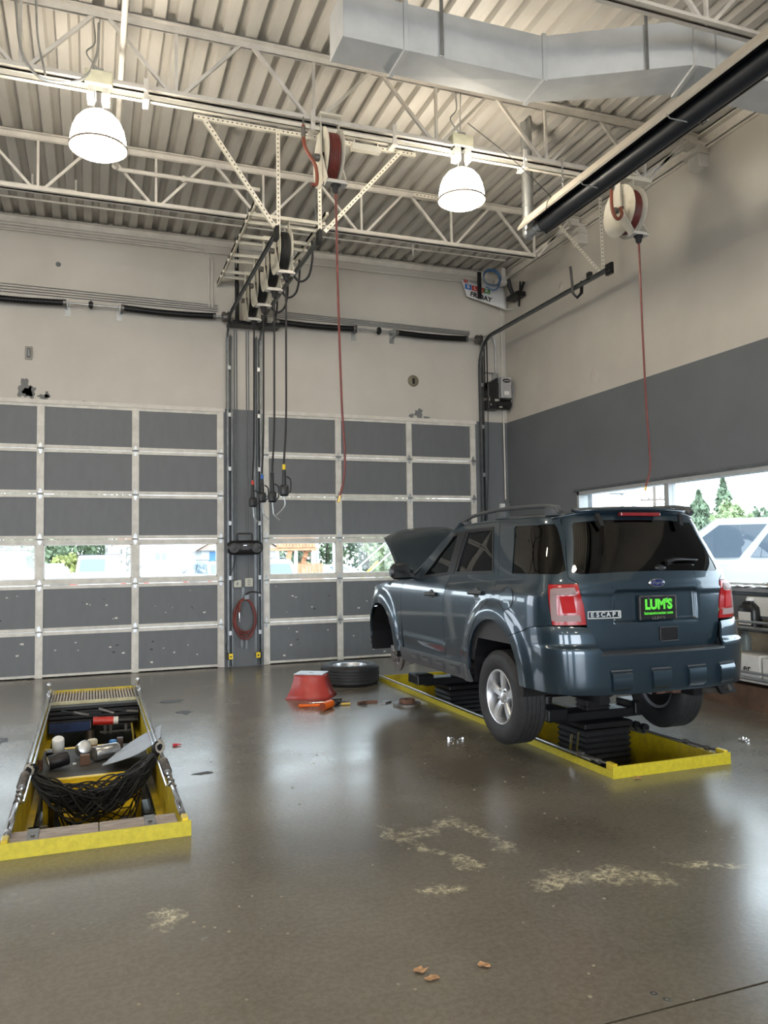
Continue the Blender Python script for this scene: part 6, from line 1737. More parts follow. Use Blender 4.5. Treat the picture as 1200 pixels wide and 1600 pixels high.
b = MB(); b.tube(spline([(CX + .12, 4.85, 1.515), (CX + .20, 4.842, 1.535), (CX + .40, 4.87, 1.53), (CX + .44, 4.88, 1.53)], 5), .014, 8, rs=[.024, .022, .02, .018, .016, .014, .013, .012, .011, .01, .01, .009, .009, .008, .007, .006]); b.bar((CX + .13, 4.865, 1.50), (CX + .42, 4.89, 1.505), .01, .012); obj('rear_wiper', b, M['black_plastic'], gate, 50)
b = MB(); b.box(CX + .26, CX + .40, 4.872, 4.874, 1.47, 1.495); obj('pale_sticker', b, mat('pale_green_sticker', (.2, .28, .25), .5), gate)
# windscreen, hood
def wsc(a, b_):
    s = -1 + 2 * a; return (CX + s * (.69 + .06 * b_), 6.79 - .10 * s * s + (1.10 - .28 * s * s) * b_, 1.868 + .015 * (1 - s * s) - (.50) * b_ - .03 * math.sin(PI * b_) * -1)
o = obj('windscreen', grid(wsc, 12, 8), lightg, car, 60)
b = MB(); 
both(lambda mir: obj('windscreen_pillar', (lambda sg: MB().tube([(CX + sg * .715, 6.60, 1.86), (CX + sg * .735, 6.85, 1.74), (CX + sg * .78, 7.20, 1.54), (CX + sg * .82, 7.52, 1.365)], .03, 8))(1 if mir else -1), paint, car, True))
HA = R(36); hy, hz, HL = 8.00, 1.345, 1.02
def hood(a, b_):
    s = -1 + 2 * a; hw = .80 - .10 * b_ - .03 * b_ * b_
    l = HL * b_ * (1 - .10 * s * s * b_); up = .035 * (1 - s * s) + .02 * math.sin(PI * b_) - .05 * b_ ** 3
    if abs(s) > .72: up -= .05 * (abs(s) - .72) / .28
    return (CX + s * hw, hy - .14 * s * s * (1 - b_) + l * math.cos(HA) - up * math.sin(HA), hz + l * math.sin(HA) + up * math.cos(HA))
o = obj('hood', grid(hood, 24, 16), paint, car, 60); mo = o.modifiers.new('t', 'SOLIDIFY'); mo.thickness = .03; mo.offset = -1
b = MB(); b.cyl((CX + .55, 8.75, 1.1), (CX + .50, 8.62, 1.72), .006, 8); obj('hood_prop_rod', b, M['black_metal'], car, True)
b = MB(); b.box(CX - .68, CX + .68, 7.95, 9.0, .80, 1.08); 
for q in range(7): b.box(CX - .55 + .16 * q, CX - .43 + .16 * q, 8.15, 8.75, 1.08, 1.12 + .05 * (q % 3), .02)
obj('engine', b, M['black_metal'], car)
b = MB(); b.box(CX - .78, CX + .78, 7.55, 8.05, 1.15, 1.35, .04); obj('cowl', b, M['black_plastic'], car)
# cabin
b = MB(); b.box(CX - .80, CX + .80, 5.0, 7.7, .66, .72); b.box(CX - .48, CX + .48, 4.9, 9.0, .58, .70)
for s in (-1, 1): b.box(CX + s * .42 - .04, CX + s * .42 + .04, 4.9, 8.9, .50, .60)
obj('floor_pan', b, M['black_metal'], car)
seatm = mat('dark_seat_cloth', (.055, .055, .058), .8)
for s, yb in ((-1, 6.85), (1, 6.85), (-1, 5.95), (1, 5.95)):
    w_ = .24 if yb > 6.5 else .32; xc = CX + s * .36
    b = MB(); b.box(xc - w_, xc + w_, yb - .05, yb + .45, .90, 1.04, .05)
    v0 = len(b.v); b.box(xc - w_, xc + w_, yb - .16, yb - .02, 1.0, 1.50, .05); b.v = b.v[:v0] + [(p[0], p[1] - .18 * (p[2] - 1.0), p[2]) for p in b.v[v0:]]
    b.box(xc - .12, xc + .12, yb - .27, yb - .17, 1.50, 1.68, .04); obj('seat', b, seatm, car, 40)
b = MB(); b.box(CX - .74, CX + .74, 7.30, 7.62, 1.05, 1.34, .06); obj('dashboard', b, M['black_plastic'], car)
b = MB(); b.T = Matrix.Translation((CX - .36, 7.18, 1.30)) @ Matrix.Rotation(R(25), 4, 'X'); b.lathe([(.17, -.012), (.185, 0), (.17, .012), (.158, 0)], 28, 'Y', (0, 0, 0), closed=True); b.bar((-.16, 0, 0), (.16, 0, 0), .03, .03); b.bar((0, 0, 0), (0, 0, -.16), .03, .03)
obj('steering_wheel', b, M['black_plastic'], car, 50)
both(lambda mir: panel('inner_lining', [('s', 7.6, .7), ('s', 7.6, 1.34), ('s', 6.2, 1.39), ('s', 5.0, 1.42), ('s', 5.0, .9), ('s', 6.0, .9), ('s', 6.1, .7)], [], seatm, car, mirror=mir, off=-.05, thick=.006, gap=0))
# plate, badges
pm = mat('plate_black', (.008, .008, .009), .35); gm = mat('plate_green', (.14, .85, .06), .4)
PY = P(uo(('r', .05, 1.2), RG), 1.2)[1]
b = MB(); b.box(CX - .165, CX + .165, PY - .035, PY - .01, 1.10, 1.275, .006); pf = obj('plate_frame', b, M['black_plastic'], gate)
for (x0_, x1_, z0_, z1_) in ((-.165, -.155, 1.10, 1.275), (.155, .165, 1.10, 1.275), (-.165, .165, 1.268, 1.276)):
    b = MB(); b.box(CX + x0_, CX + x1_, PY - .038, PY - .030, z0_, z1_); obj('plate_frame_edge', b, M['dirty_steel'], pf)
b = MB(); b.box(CX - .152, CX + .152, PY - .040, PY - .034, 1.125, 1.265); obj('plate_sheet', b, pm, pf)
def rear_frame(x, z, y): return frame((x, y, z), (1, 0, 0), (0, 0, 1))
text_mesh('plate_lettering', "LUM'S", .098, gm, pf, rear_frame(CX, 1.208, PY - .041), .001, bold=.005, xs=.95)
text_mesh('plate_lettering', 'lumsautocenter.com', .031, gm, pf, rear_frame(CX, 1.148, PY - .041), .001, bold=.0008)
text_mesh('frame_lettering', "LUM'S", .03, M['dirty_steel'], pf, rear_frame(CX, 1.111, PY - .037), .001, bold=.001, xs=1.5)
for dx in (-.085, .085):
    b = MB(); b.lathe([(.0005, -.003), (.006, -.003), (.007, 0)], 10, 'Y', (CX + dx, PY - .040, 1.255)); obj('plate_screw', b, M['chrome'], pf)
def gy(x, z): return P(uo(('r', abs(x), z), RG), z)[1]
bch = mat('badge_chrome', (.78, .79, .8), .3, .4)
ga = (gy(.56, 1.15) - gy(.42, 1.15)) / .14
def gl(x): return gy(.42, 1.15) + (abs(x) - .42) * ga
for k, ch in enumerate('ESCAPE'):
    x = -.565 + .042 * k
    text_mesh('badge_letter', ch, .044, bch, gate, frame((CX + x + .012, gl(x + .012) - .006, 1.150), (1, -ga, 0), (0, 0, 1)), .002, bold=.0008, xs=1.1)
b = MB()
for zz in (1.126, 1.174):
    b.tube([(CX - .585 + .028 * i, gl(-.585 + .028 * i) - .005, zz) for i in range(10)], .0045, 5)
for xx in (-.585, -.333): b.tube([(CX + xx, gl(xx) - .005, 1.126), (CX + xx, gl(xx) - .005, 1.174)], .0045, 5)
obj('badge_frame', b, bch, gate)
def disc(rx, rz_, y, nm, m_, dp=.006, par=gate, cx_=CX, cz_=1.368):
    b = MB(); b.lathe([(.0005, -dp), (.9, -dp), (1, 0)], 32, 'Y', (0, 0, 0)); b.v = [(cx_ + v[0] * rx, y + v[1], cz_ + v[2] * rz_) for v in b.v]; return obj(nm, b, m_, par, 40)
gy0 = gy(.02, 1.368)
disc(.072, .033, gy0 - .004, 'emblem_rim', M['chrome'], .006); disc(.064, .027, gy0 - .008, 'emblem_oval', mat('emblem_blue', (.008, .02, .12), .2, .2, coat=1), .005)
text_mesh('emblem_script', 'Ford', .042, M['chrome'], gate, frame((CX, gy0 - .0145, 1.368), (1, 0, 0), (.25, 0, 1)), .001, bold=.0002, xs=1.1)
b = MB(); x_ = .615; b.add([(CX + x_ - .05, gy(x_ - .05, 1.12) - .004, 1.12), (CX + x_ - .02, gy(x_, 1.15) - .004, 1.175), (CX + x_ - .005, gy(x_, 1.15) - .004, 1.14), (CX + x_ - .03, gy(x_, 1.12) - .004, 1.135)], [(0, 1, 2, 3)]); obj('leaf_badge', b, mat('badge_green', (.10, .30, .14), .35), gate)
text_mesh('side_badge_letters', 'FLEX', .026, M['chrome'], gate, frame((CX + x_ + .03, gy(x_ + .02, 1.15) - .006, 1.150), (1, .35, 0), (0, 0, 1)), .001)
b = MB(); b.box(CX - .0, CX + .16, 4.79, 4.83, .948, 1.04, .004); hp = obj('gate_handle_recess', b, trimb, gate)
hp.location.y -= .0
b = MB(); b.prism([(4.803, .955), (4.803, 1.0), (4.79, .975)], 'X', CX + .015, CX + .145); obj('gate_handle', b, paint, hp)
b = MB(); b.bar((CX + .0, 4.788, .944), (CX + .16, 4.788, .944), .006, .006); b.bar((CX + .0, 4.788, 1.043), (CX + .16, 4.788, 1.043), .006, .006); obj('recess_edge', b, bplast, gate)
for s in (-1, 1):   # tailgate shut lines either side of the plate recess
    b = MB(); b.bar((CX + s * .385, gy(.385, 1.335) - .0015, 1.335), (CX + s * .375, gy(.37, 1.44) - .0015, 1.44), .003, .003, up=(0, 1, 0)); obj('shut_line', b, trimb, gate)
# running gear
rt = car
b = MB(); b.cyl((CX - .65, 5.68, .46), (CX + .65, 5.68, .46), .04, 12); b.box(CX - .12, CX + .12, 5.5, 5.8, .40, .58, .05)
for s in (-1, 1): b.bar((CX + s * .62, 5.68, .40), (CX + s * .30, 5.9, .50), .07, .05); b.cyl((CX + s * .55, 5.5, .42), (CX + s * .52, 5.48, .72), .05, 12); b.bar((CX + s * .60, 5.66, .44), (CX + s * .42, 5.0, .62), .06, .04)
obj('rear_axle', b, M['black_metal'], rt, 40)
b = MB(); b.bar((CX - .72, 8.30, .42), (CX - .25, 8.15, .48), .08, .05); b.bar((CX - .70, 8.24, .40), (CX - .30, 7.85, .52), .07, .05); b.cyl((CX - .62, 8.3, .5), (CX - .52, 8.3, 1.0), .05, 12)
obj('control_arm', b, M['dirty_steel'], rt, 40)
fx_ = CX - .70; dz = .47
b = MB(); b.lathe([(.06, -.012), (.152, -.012), (.152, .012), (.06, .012)], 40, 'X', (fx_, 8.30, dz), closed=True); d_ = obj('front_brake_disc', b, M['cast'], rt, 30)
b = MB(); b.lathe([(.0005, -.045), (.03, -.045), (.035, -.03), (.068, -.028), (.072, .0), (.0005, .0)], 28, 'X', (fx_, 8.30, dz)); obj('hub', b, M['dirty_steel'], d_, 35)
for k in range(5):
    a = 2 * PI * k / 5; b = MB(); b.cyl((fx_ - .03, 8.30 + .052 * math.cos(a), dz + .052 * math.sin(a)), (fx_ - .065, 8.30 + .052 * math.cos(a), dz + .052 * math.sin(a)), .007, 8); obj('wheel_stud', b, M['chrome'], d_, 40)
b = MB(); b.box(fx_ - .035, fx_ + .05, 8.36, 8.46, dz - .05, dz + .12, .015); obj('brake_caliper', b, M['dirty_steel'], rt, 40)
b = MB(); b.tube(spline([(CX + .50, 6.6, .46), (CX + .52, 5.4, .48), (CX + .62, 5.0, .52), (CX + .68, 4.85, .56)], 5), .035, 10); obj('exhaust_pipe', b, M['dirty_steel'], rt, True)
b = MB(); b.prism([(CX + .55, .60), (CX + .70, .60), (CX + .76, .51), (CX + .62, .50)], 'Y', 4.86, 4.90); obj('mud_flap', b, M['black_rubber'], rt)
b = MB(); b.box(CX + .10, CX + .18, 4.80, 4.95, .555, .64, .006); b.box(CX + .02, CX + .22, 4.88, 4.92, .545, .58); b.cyl((CX + .2, 4.86, .56), (CX + .2, 4.93, .56), .02, 10); obj('tow_hook', b, M['rust'], rt)
# ---------------------------------------------------------------- bench under the window
bx0 = 6.18
rt = thing('work_bench', 'cluttered grey steel shelf bench along the right wall under the window', 'bench', (6.4, 5.6, 0))
wdm = mat('dark_bench_wood', (.11, .06, .035), .6, 0, .3, 6); shm = mat('pale_plywood', (.42, .33, .22), .6, 0, .15, 5)
b = MB(); b.box(bx0 + .02, WX - .01, 4.2, 7.35, 0, .24); obj('wooden_plinth', b, wdm, rt)
for z, nm in ((.30, 'lower_shelf'), (.80, 'upper_shelf')):
    b = MB(); b.box(bx0, WX - .01, 4.2, 7.35, z - .02, z); obj(nm, b, M['white_steel'] if z < .5 else M['dirty_steel'], rt)
    b = MB(); b.cyl((bx0 - .01, 4.2, z + .02), (bx0 - .01, 7.35, z + .02), .017, 10); b.cyl((bx0 - .01, 4.2, z + .08), (bx0 - .01, 7.35, z + .08), .014, 10); obj('front_rail', b, M['galv'], rt, 40)
b = MB(); b.box(bx0 + .22, WX - .01, 4.2, 7.35, 1.135, 1.16); obj('counter_top', b, M['darkgalv'], rt)
b = MB(); b.box(WX - .03, WX - .012, 4.2, 7.35, .3, 1.13); obj('back_board', b, shm, rt)
for yy in (7.33, 5.7, 4.3):
    b = MB(); b.box(bx0, bx0 + .04, yy - .02, yy + .02, 0, .92); b.box(WX - .06, WX - .02, yy - .02, yy + .02, 0, 1.13); obj('post', b, M['galv'], rt)
b = MB(); b.bar((bx0 + .2, 6.2, .84), (bx0 + .35, 5.9, 1.1), .03, .02); obj('diagonal_brace', b, M['galv'], rt)
mb = MB(); mb.box(6.36, 6.372, 5.95, 6.62, .90, 1.13); single('grey_cover_sheet', mb, M['door_panel'], 'grey sheet hanging below the counter top behind the car', 'sheet')
mb = MB(); mb.box(6.35, 6.356, 6.12, 6.42, .93, 1.12); single('pinned_paper', mb, M['paper'], 'blank pale paper pinned up below the window counter', 'paper')
def jug(name, label, x, y, z, w_, d, h, m, capm):
    rt = thing(name, label, 'jug', (x, y, z))
    b = MB(); prof = []
    secs = [(1, 0), (1, .62), (.93, .78), (.55, .90), (.32, .95), (.32, 1.0)]; v = []
    n = 16
    for k, t in secs:
        for i in range(n):
            a = 2 * PI * i / n; ca, sa = math.cos(a), math.sin(a)
            v.append((x + d / 2 * k * math.copysign(abs(ca) ** .6, ca), y + w_ / 2 * k * math.copysign(abs(sa) ** .6, sa), z + h * t))
    b.add(v, [(s * n + i, s * n + (i + 1) % n, s * n + n + (i + 1) % n, s * n + n + i) for s in range(5) for i in range(n)] + [tuple(range(n - 1, -1, -1)), tuple(range(5 * n, 6 * n))])
    obj('body', b, m, rt, 45)
    b = MB(); b.cyl((x, y, z + h), (x, y, z + h + .03), w_ * .18, 14); obj('cap', b, capm, rt, 40)
    b = MB(); b.tube(spline([(x, y + w_ * .1, z + h * .93), (x, y + w_ * .38, z + h * .9), (x, y + w_ * .45, z + h * .65)], 5), .012, 8); obj('handle', b, m, rt, True)
    return rt
j = jug('black_jug', 'black jug with a white label on the upper shelf just right of the car', 6.33, 6.36, .80, .22, .15, .28, M['black_plastic'], M['white'])
b = MB(); b.box(6.25, 6.254, 6.28, 6.44, .84, .97); obj('white_label', b, M['paper'], j)
jug('beige_jug', 'tall yellowish-beige jug on the upper shelf at the right edge', 6.36, 5.92, .80, .22, .18, .34, mat('beige_plastic', (.48, .42, .22), .4), M['white'])
rt = thing('white_carton', 'white carton with grey lettering on the lower shelf, right edge of picture', 'carton', (6.36, 6.0, .30))
b = MB(); b.box(6.20, 6.50, 5.80, 6.10, .30, .53, .003); obj('box', b, M['paper'], rt)
text_mesh('carton_lettering', 'Corn', .07, M['black_plastic'], rt, frame((6.196, 5.94, .37), (0, -1, 0), (0, 0, 1)), .0005)
rt = thing('white_carton', 'white carton lettered er, half hidden by the car bumper', 'carton', (6.36, 6.4, .30))
b = MB(); b.box(6.20, 6.50, 6.14, 6.60, .30, .55, .003); obj('box', b, M['paper'], rt)
text_mesh('carton_lettering', 'er', .11, M['black_plastic'], rt, frame((6.196, 6.30, .41), (0, -1, 0), (0, 0, 1)), .0005, bold=.002)
mb = MB(); mb.lathe([(.0005, -.06), (.08, -.05), (.11, 0), (.09, .05), (.0005, .07)], 20, 'Z', (6.32, 5.98, .60))
single('yellow_bundle', mb, mat('yellow_plastic', (.65, .55, .03), .45), 'round yellow plastic bundle on top of the white carton', 'bundle', None, True)
jug('clear_bottle', 'slim grey bottle standing behind the lettered carton', 6.44, 6.55, .55, .10, .09, .20, mat('grey_bottle', (.25, .28, .27), .4), M['white'])
mb = MB(); mb.box(6.42, 6.56, 6.62, 6.80, .80, 1.02, .01); single('brown_carton', mb, shm, 'brown carton at the back of the upper shelf', 'carton')
rr = random.Random(9)
for k in range(4):
    mb = MB(); yy = 5.75 + .33 * k; n = 8; v = []
    for i in range(n + 1):
        for j_ in range(3): v.append((6.33 + .10 * j_, yy + .30 * i / n, 1.225 + .008 * rr.random() + .012 * math.sin(i * .9 + k) ** 2))
    mb.add(v, [(i * 3 + j_, i * 3 + j_ + 1, i * 3 + j_ + 4, i * 3 + j_ + 3) for i in range(n) for j_ in range(2)])
    mb.v = [(p[0], p[1], p[2] - .012) for p in mb.v]
    o = single('loose_paper', mb, M['paper'], 'wrinkled white paper on the window sill, %s' % ['nearest to the viewer', 'second from the viewer', 'third from the viewer', 'farthest, beside the car'][k], 'paper'); mo = o.modifiers.new('t', 'SOLIDIFY'); mo.thickness = .003
mb = MB()
for k in range(14):
    y = 6.02 + rr.uniform(-.15, .15); mb.tube(spline([(6.44, y, 1.235), (6.44 + rr.uniform(-.03, .03), y + .08, 1.26 + .04 * rr.random()), (6.44, y + .18, 1.24)], 4), .003, 4)
single('dry_twigs', mb, mat('dry_stem', (.30, .20, .12), .8), 'small heap of dry brown twigs on the window sill', 'twigs')

# ---------------------------------------------------------------- outside
GZ = -.10
asph = mat('asphalt', (.14, .14, .145), .85, 0, .15, 2, .3, 30)
mb = MB(); mb.box(-140, 160, D + .25, 170, GZ - .1, GZ); mb.box(WX + .25, 160, -60, D + .25, GZ - .1, GZ); mb.box(-140, XL - .3, -60, D + .25, GZ - .1, GZ); mb.box(XL - .3, WX + .25, -60, YB - .3, GZ - .1, GZ)
struct('ground', mb, asph)
whitep = mat('white_car_paint', (.72, .74, .76), .25, 0, coat=1)
cargl = mat('car_glass_outside', (.10, .13, .17), .08, 0, coat=1)
redl = mat('outside_red_lens', (.6, .03, .03), .3)
def vehicle(label, kind, loc, rz, body=whitep, L=4.6, W=1.85, H=1.65, suv=True, name='car'):
    rt = thing(name, label, 'car', loc, None, rz)
    hw = W / 2; g = .22
    # local: x across, y length (rear at -L/2), z up
    if kind == 'pickup':
        side = [(-L / 2, .45), (-L / 2 + .05, 1.12), (-.55, 1.14), (-.55, 1.16), (1.6, 1.18), (L / 2 - .1, 1.08), (L / 2, .5)]
        cab = [(-.62, 1.14, .86), (-.52, H - .10, .76), (-.3, H, .70), (.75, H, .70), (1.55, 1.18, .84)]
    elif kind == 'suv':
        side = [(-L / 2, .42), (-L / 2 + .03, 1.02), (-L / 2 + .05, 1.05), (1.1, 1.08), (L / 2 - .15, .98), (L / 2, .5)]
        cab = [(-L / 2 + .04, 1.04, .90), (-L / 2 + .30, H - .08, .76), (-L / 2 + .5, H, .72), (.35, H, .72), (1.15, 1.07, .86)]
    else:
        side = [(-L / 2, .42), (-L / 2 + .03, .92), (-1.3, .98), (1.1, .96), (L / 2 - .15, .82), (L / 2, .45)]
        cab = [(-1.55, .96, .86), (-.95, H - .06, .74), (-.7, H, .70), (.3, H, .70), (1.15, .95, .84)]
    b = MB(); poly = [(p[0], p[1]) for p in side] 
    n = len(poly); v = []
    for sx_ in (-1, -.96, .96, 1):
        for (y, z) in poly: v.append((sx_ * hw, y * (1 if abs(sx_) < 1 else .985), z if abs(sx_) < 1 else z - (.05 if z > .8 else 0)))
    f = [(k * n + i, k * n + (i + 1) % n, (k + 1) * n + (i + 1) % n, (k + 1) * n + i) for k in range(3) for i in range(n)] + [tuple(range(n - 1, -1, -1)), tuple(range(3 * n, 4 * n))]
    b.add(v, f); obj('body', b, body, rt, 30, False)
    b = MB(); v = []
    for (y, z, k) in cab: v += [(-hw * k, y, z), (hw * k, y, z)]
    m_ = len(cab); b.add(v, [(2 * i, 2 * i + 1, 2 * i + 3, 2 * i + 2) for i in range(m_ - 1)] + [tuple(2 * i for i in range(m_)), tuple(2 * i + 1 for i in range(m_ - 1, -1, -1))])
    obj('cabin', b, body, rt, 30, False)
    e = .012
    (y0, z0, k0), (y1, z1, k1) = cab[0], cab[1]
    def lp(t): return (y0 + (y1 - y0) * t, z0 + (z1 - z0) * t, (k0 + (k1 - k0) * t) * hw)
    a, c = lp(.12), lp(.92)
    b = MB(); b.add([(-a[2] + .12, a[0] - e, a[1]), (a[2] - .12, a[0] - e, a[1]), (c[2] - .1, c[0] - e, c[1]), (-c[2] + .1, c[0] - e, c[1])], [(0, 1, 2, 3)]); obj('rear_window', b, cargl, rt, False, False)
    (y3, z3, k3), (y4, z4, k4) = cab[3], cab[4]
    b = MB(); b.add([(-hw * k3 + .1, y3 + .05 + e, z3 - .02), (hw * k3 - .1, y3 + .05 + e, z3 - .02), (hw * k4 - .1, y4 + e - .05, z4 + .05), (-hw * k4 + .1, y4 + e - .05, z4 + .05)], [(0, 1, 2, 3)]); obj('windscreen', b, cargl, rt, False, False)
    splits = [0, .36, .70, 1] if kind != 'pickup' else [0, .45, 1]
    ya, yb = cab[0][0] + .12, cab[4][0] - .12; yta, ytb = cab[1][0] + .15, cab[3][0] + .02
    for s in (-1, 1):
        for i in range(len(splits) - 1):
            t0, t1 = splits[i] + .02, splits[i + 1] - .02
            b = MB()
            kb = .87; xt_ = s * (hw * (cab[2][2] + (kb - cab[2][2]) * .12 / (H - cab[0][1])) + .020)
            b.add([(s * (hw * kb + .022), ya + (yb - ya) * t0, cab[0][1] + .07), (s * (hw * kb + .022), ya + (yb - ya) * t1, cab[0][1] + .07), (xt_, yta + (ytb - yta) * t1, H - .10), (xt_, yta + (ytb - yta) * t0, H - .10)], [(0, 1, 2, 3)])
            obj('side_window', b, cargl, rt, False, False)
        b = MB(); b.box(s * hw * .82 - .09, s * hw * .82 + .09, -L / 2 - .02, -L / 2 + .06, .72, 1.02 if kind != 'car' else .88, .01); obj('tail_light', b, redl, rt, False, False)
        b = MB(); b.box(s * hw * .75 - .14, s * hw * .75 + .14, L / 2 - .12, L / 2 - .01, .66, .82, .02); obj('headlight', b, M['chrome'], rt, False, False)
        b = MB(); b.box(min(s * hw, s * (hw + .17)), max(s * hw, s * (hw + .17)), .95, 1.05, .98, 1.14, .03); obj('side_mirror', b, body, rt, False, False)
        for yy in (-L * .30, L * .31):
            b = MB(); b.lathe([(.0005, -.1), (.2, -.1), (.33, -.09), (.34, 0), (.33, .09), (.2, .1), (.0005, .1)], 24, 'X', (s * (hw - .10), yy, .34)); obj('wheel', b, M['black_rubber'], rt, 35, False)
    b = MB(); b.box(-hw * .9, hw * .9, -L / 2 - .06, -L / 2 + .1, .38, .58, .03); obj('bumper', b, M['chrome'] if kind == 'pickup' else body, rt, False, False)
    if kind == 'pickup':
        b = MB(); b.box(-hw * .88, hw * .88, -L / 2 - .015, -L / 2 + .05, .62, 1.10, .01); tg = obj('tailgate', b, body, rt, False, False)
        b = MB(); b.lathe([(.0005, -.012), (.05, -.012), (.06, 0)], 6, 'Y', (0, -L / 2 - .016, .90)); obj('tailgate_emblem', b, M['black_plastic'], tg, False, False)
        b = MB(); b.tube([(-hw * .8, -.45, 1.1), (-hw * .78, -.42, H + .02), (hw * .78, -.42, H + .02), (hw * .8, -.45, 1.1)], .03, 6); obj('rear_rack', b, M['black_metal'], rt, 40, False)
    if kind == 'suv':
        for s in ((-1, 1) if loc[2] < 0 else ()):
            b = MB(); b.tube([(s * hw * .62, -L / 2 + .5, H), (s * hw * .62, -L / 2 + .6, H + .06), (s * hw * .62, .1, H + .06), (s * hw * .62, .3, H)], .02, 6); obj('roof_rail', b, M['black_plastic'], rt, 40, False)
        b = MB(); b.tube([(0, cab[0][0] - .03, 1.10), (.02, cab[0][0] + .02, 1.25)], .02, 6); obj('rear_wiper', b, M['black_plastic'], rt, False, False)
    return rt
vehicle('white sport utility car parked outside the leftmost door window', 'suv', (-2.22, 22.5, GZ), R(0), H=1.92, W=2.0, L=4.9)
vehicle('white pickup truck parked outside, seen from behind through the left door windows', 'pickup', (.30, 34.2, GZ), R(0), H=1.86, W=2.05, L=5.6, name='pickup_truck')
vehicle('white low car outside, right of the pickup truck', 'car', (2.60, 34.0, GZ), R(3), H=1.55, W=1.80)
vehicle('grey-blue car outside, just left of the pillar between the doors', 'suv', (4.35, 33, GZ), R(16), mat('blue_grey_paint', (.22, .27, .32), .3, .3, coat=1), H=1.55)
vehicle('white van parked outside behind the right bay door', 'suv', (4.72, 24.5, GZ), R(0), H=1.62, W=1.95)
vehicle('dark car parked far behind, between the white sport utility car and the pickup', 'car', (-1.35, 31, GZ), R(4), mat('dark_paint', (.06, .08, .09), .3, .2, coat=1), H=1.45, W=1.5)
vehicle('silver car parked outside just left of the pickup truck', 'car', (-1.75, 37.5, GZ), R(0), mat('silver_paint', (.45, .48, .5), .3, .4, coat=1), H=1.55)
vehicle('small pale car far behind the wooden steps', 'car', (10.9, 37, GZ), R(-60), H=1.3)
mb = MB(); mb.box(7.6, 16, 4, 15, GZ, .38); single('raised_parking_slab', mb, asph, 'raised strip of paving outside under the large white car', 'paving')
vehicle('large white sport utility car right outside the side window', 'suv', (9.65, 9.8, .38), R(46), H=1.70, W=2.05, L=5.2)
# white building with gable
wallw = mat('white_siding', (.80, .80, .78), .6, 0, .03, 3)
rt = thing('white_building', 'white two-storey building outside behind the left bay door', 'building', (5.5, 48, GZ))
b = MB(); b.box(2.45, 8.6, 46, 56, GZ, 7.5); obj('wall', b, wallw, rt)
for i in range(24):
    b = MB(); b.box(2.45, 8.6, 45.97, 46.0, GZ + .3 * i, GZ + .3 * i + .27); o = obj('siding_board', b, wallw, rt)
for (xa, xb, za, zb_) in ((3.25, 4.05, 1.40, 2.02), (5.2, 6.2, 3.6, 4.8), (3.0, 4.0, 3.6, 4.8)):
    b = MB(); b.box(xa, xb, 45.9, 45.98, za, zb_); w_ = obj('window', b, wallw, rt)
    b = MB(); b.box(xa + .08, (xa + xb) / 2 - .03, 45.86, 45.91, za + .1, zb_ - .1); b.box((xa + xb) / 2 + .03, xb - .08, 45.86, 45.91, za + .1, zb_ - .1); obj('pane', b, mat('building_pane', (.10, .12, .14), .5), w_)
rt = thing('gabled_annexe', 'low gabled white annexe with a blue door left of the pillar', 'building', (7.0, 40, GZ))
b = MB(); b.box(5.0, 8.6, 39, 44, GZ, 1.98); obj('wall', b, mat('pale_grey_siding', (.62, .66, .68), .6), rt)
b = MB(); b.prism([(4.8, 1.95), (8.8, 1.95), (6.8, 3.15)], 'Y', 38.7, 44); b.prism([(4.6, 2.05), (6.8, 3.30), (9.0, 2.05), (9.0, 1.9), (6.8, 3.15), (4.6, 1.9)], 'Y', 38.5, 44.2); obj('roof', b, mat('tan_roof', (.55, .42, .34), .7), rt)
b = MB(); b.box(5.38, 5.78, 38.94, 39, GZ, 1.88); obj('blue_door', b, mat('blue_door_paint', (.08, .22, .42), .4), rt)
# wooden deck with stair
cedar = mat('cedar_boards', (.48, .24, .13), .7, 0, .15, 4)
rt = thing('wooden_deck', 'red-brown wooden balcony and stairs seen through the right bay door', 'deck', (9.5, 34, GZ))
def boards(x0_, x1_, y, z0_, z1_, nm, n):
    for k in range(n):
        w_ = (x1_ - x0_) / n; b = MB(); b.box(x0_ + k * w_, x0_ + k * w_ + w_ * .86, y, y + .04, z0_, z1_); obj(nm, b, cedar, rt)
boards(7.35, 9.05, 33.0, 1.95, 3.0, 'railing_board', 12); boards(8.0, 9.1, 32.0, GZ, 1.30, 'lower_board', 8)
b = MB(); b.box(7.3, 9.1, 33, 35, 1.85, 1.97); obj('deck_floor', b, cedar, rt)
for xx in (7.40, 8.2, 8.95):
    b = MB(); b.box(xx - .07, xx + .07, 33.05, 33.19, GZ, 1.85); obj('post', b, mat('pale_post', (.7, .68, .62), .6), rt)
b = MB(); b.bar((8.2, 33.3, .2), (8.75, 33.3, 1.9), .05, .2); b.bar((7.6, 33.1, .2), (7.95, 33.1, 1.9), .05, .22); obj('stair_stringer', b, cedar, rt)
for k in range(7):
    b = MB(); b.box(8.15 + .08 * k, 8.42 + .08 * k, 33.1, 33.9, .35 + .24 * k, .39 + .24 * k); obj('stair_tread', b, cedar, rt)
rt = thing('upper_balcony', 'small wooden balcony behind the pickup truck, right of it', 'balcony', (1.7, 42, GZ))
boardsx = [(1.35 + .14 * k) for k in range(6)]
for xx in boardsx:
    b = MB(); b.box(xx, xx + .10, 41, 41.04, 2.35, 3.15); obj('railing_board', b, cedar, rt)
b = MB(); b.bar((.9, 41, 1.7), (1.4, 41, 2.5), .1, .4); b.box(1.35, 2.2, 41, 43, 2.2, 2.35); obj('deck_floor', b, cedar, rt)
for xx in (1.45, 1.95):
    b = MB(); b.box(xx, xx + .14, 41, 41.14, GZ, 2.2); obj('post', b, MATS['pale_post'], rt)
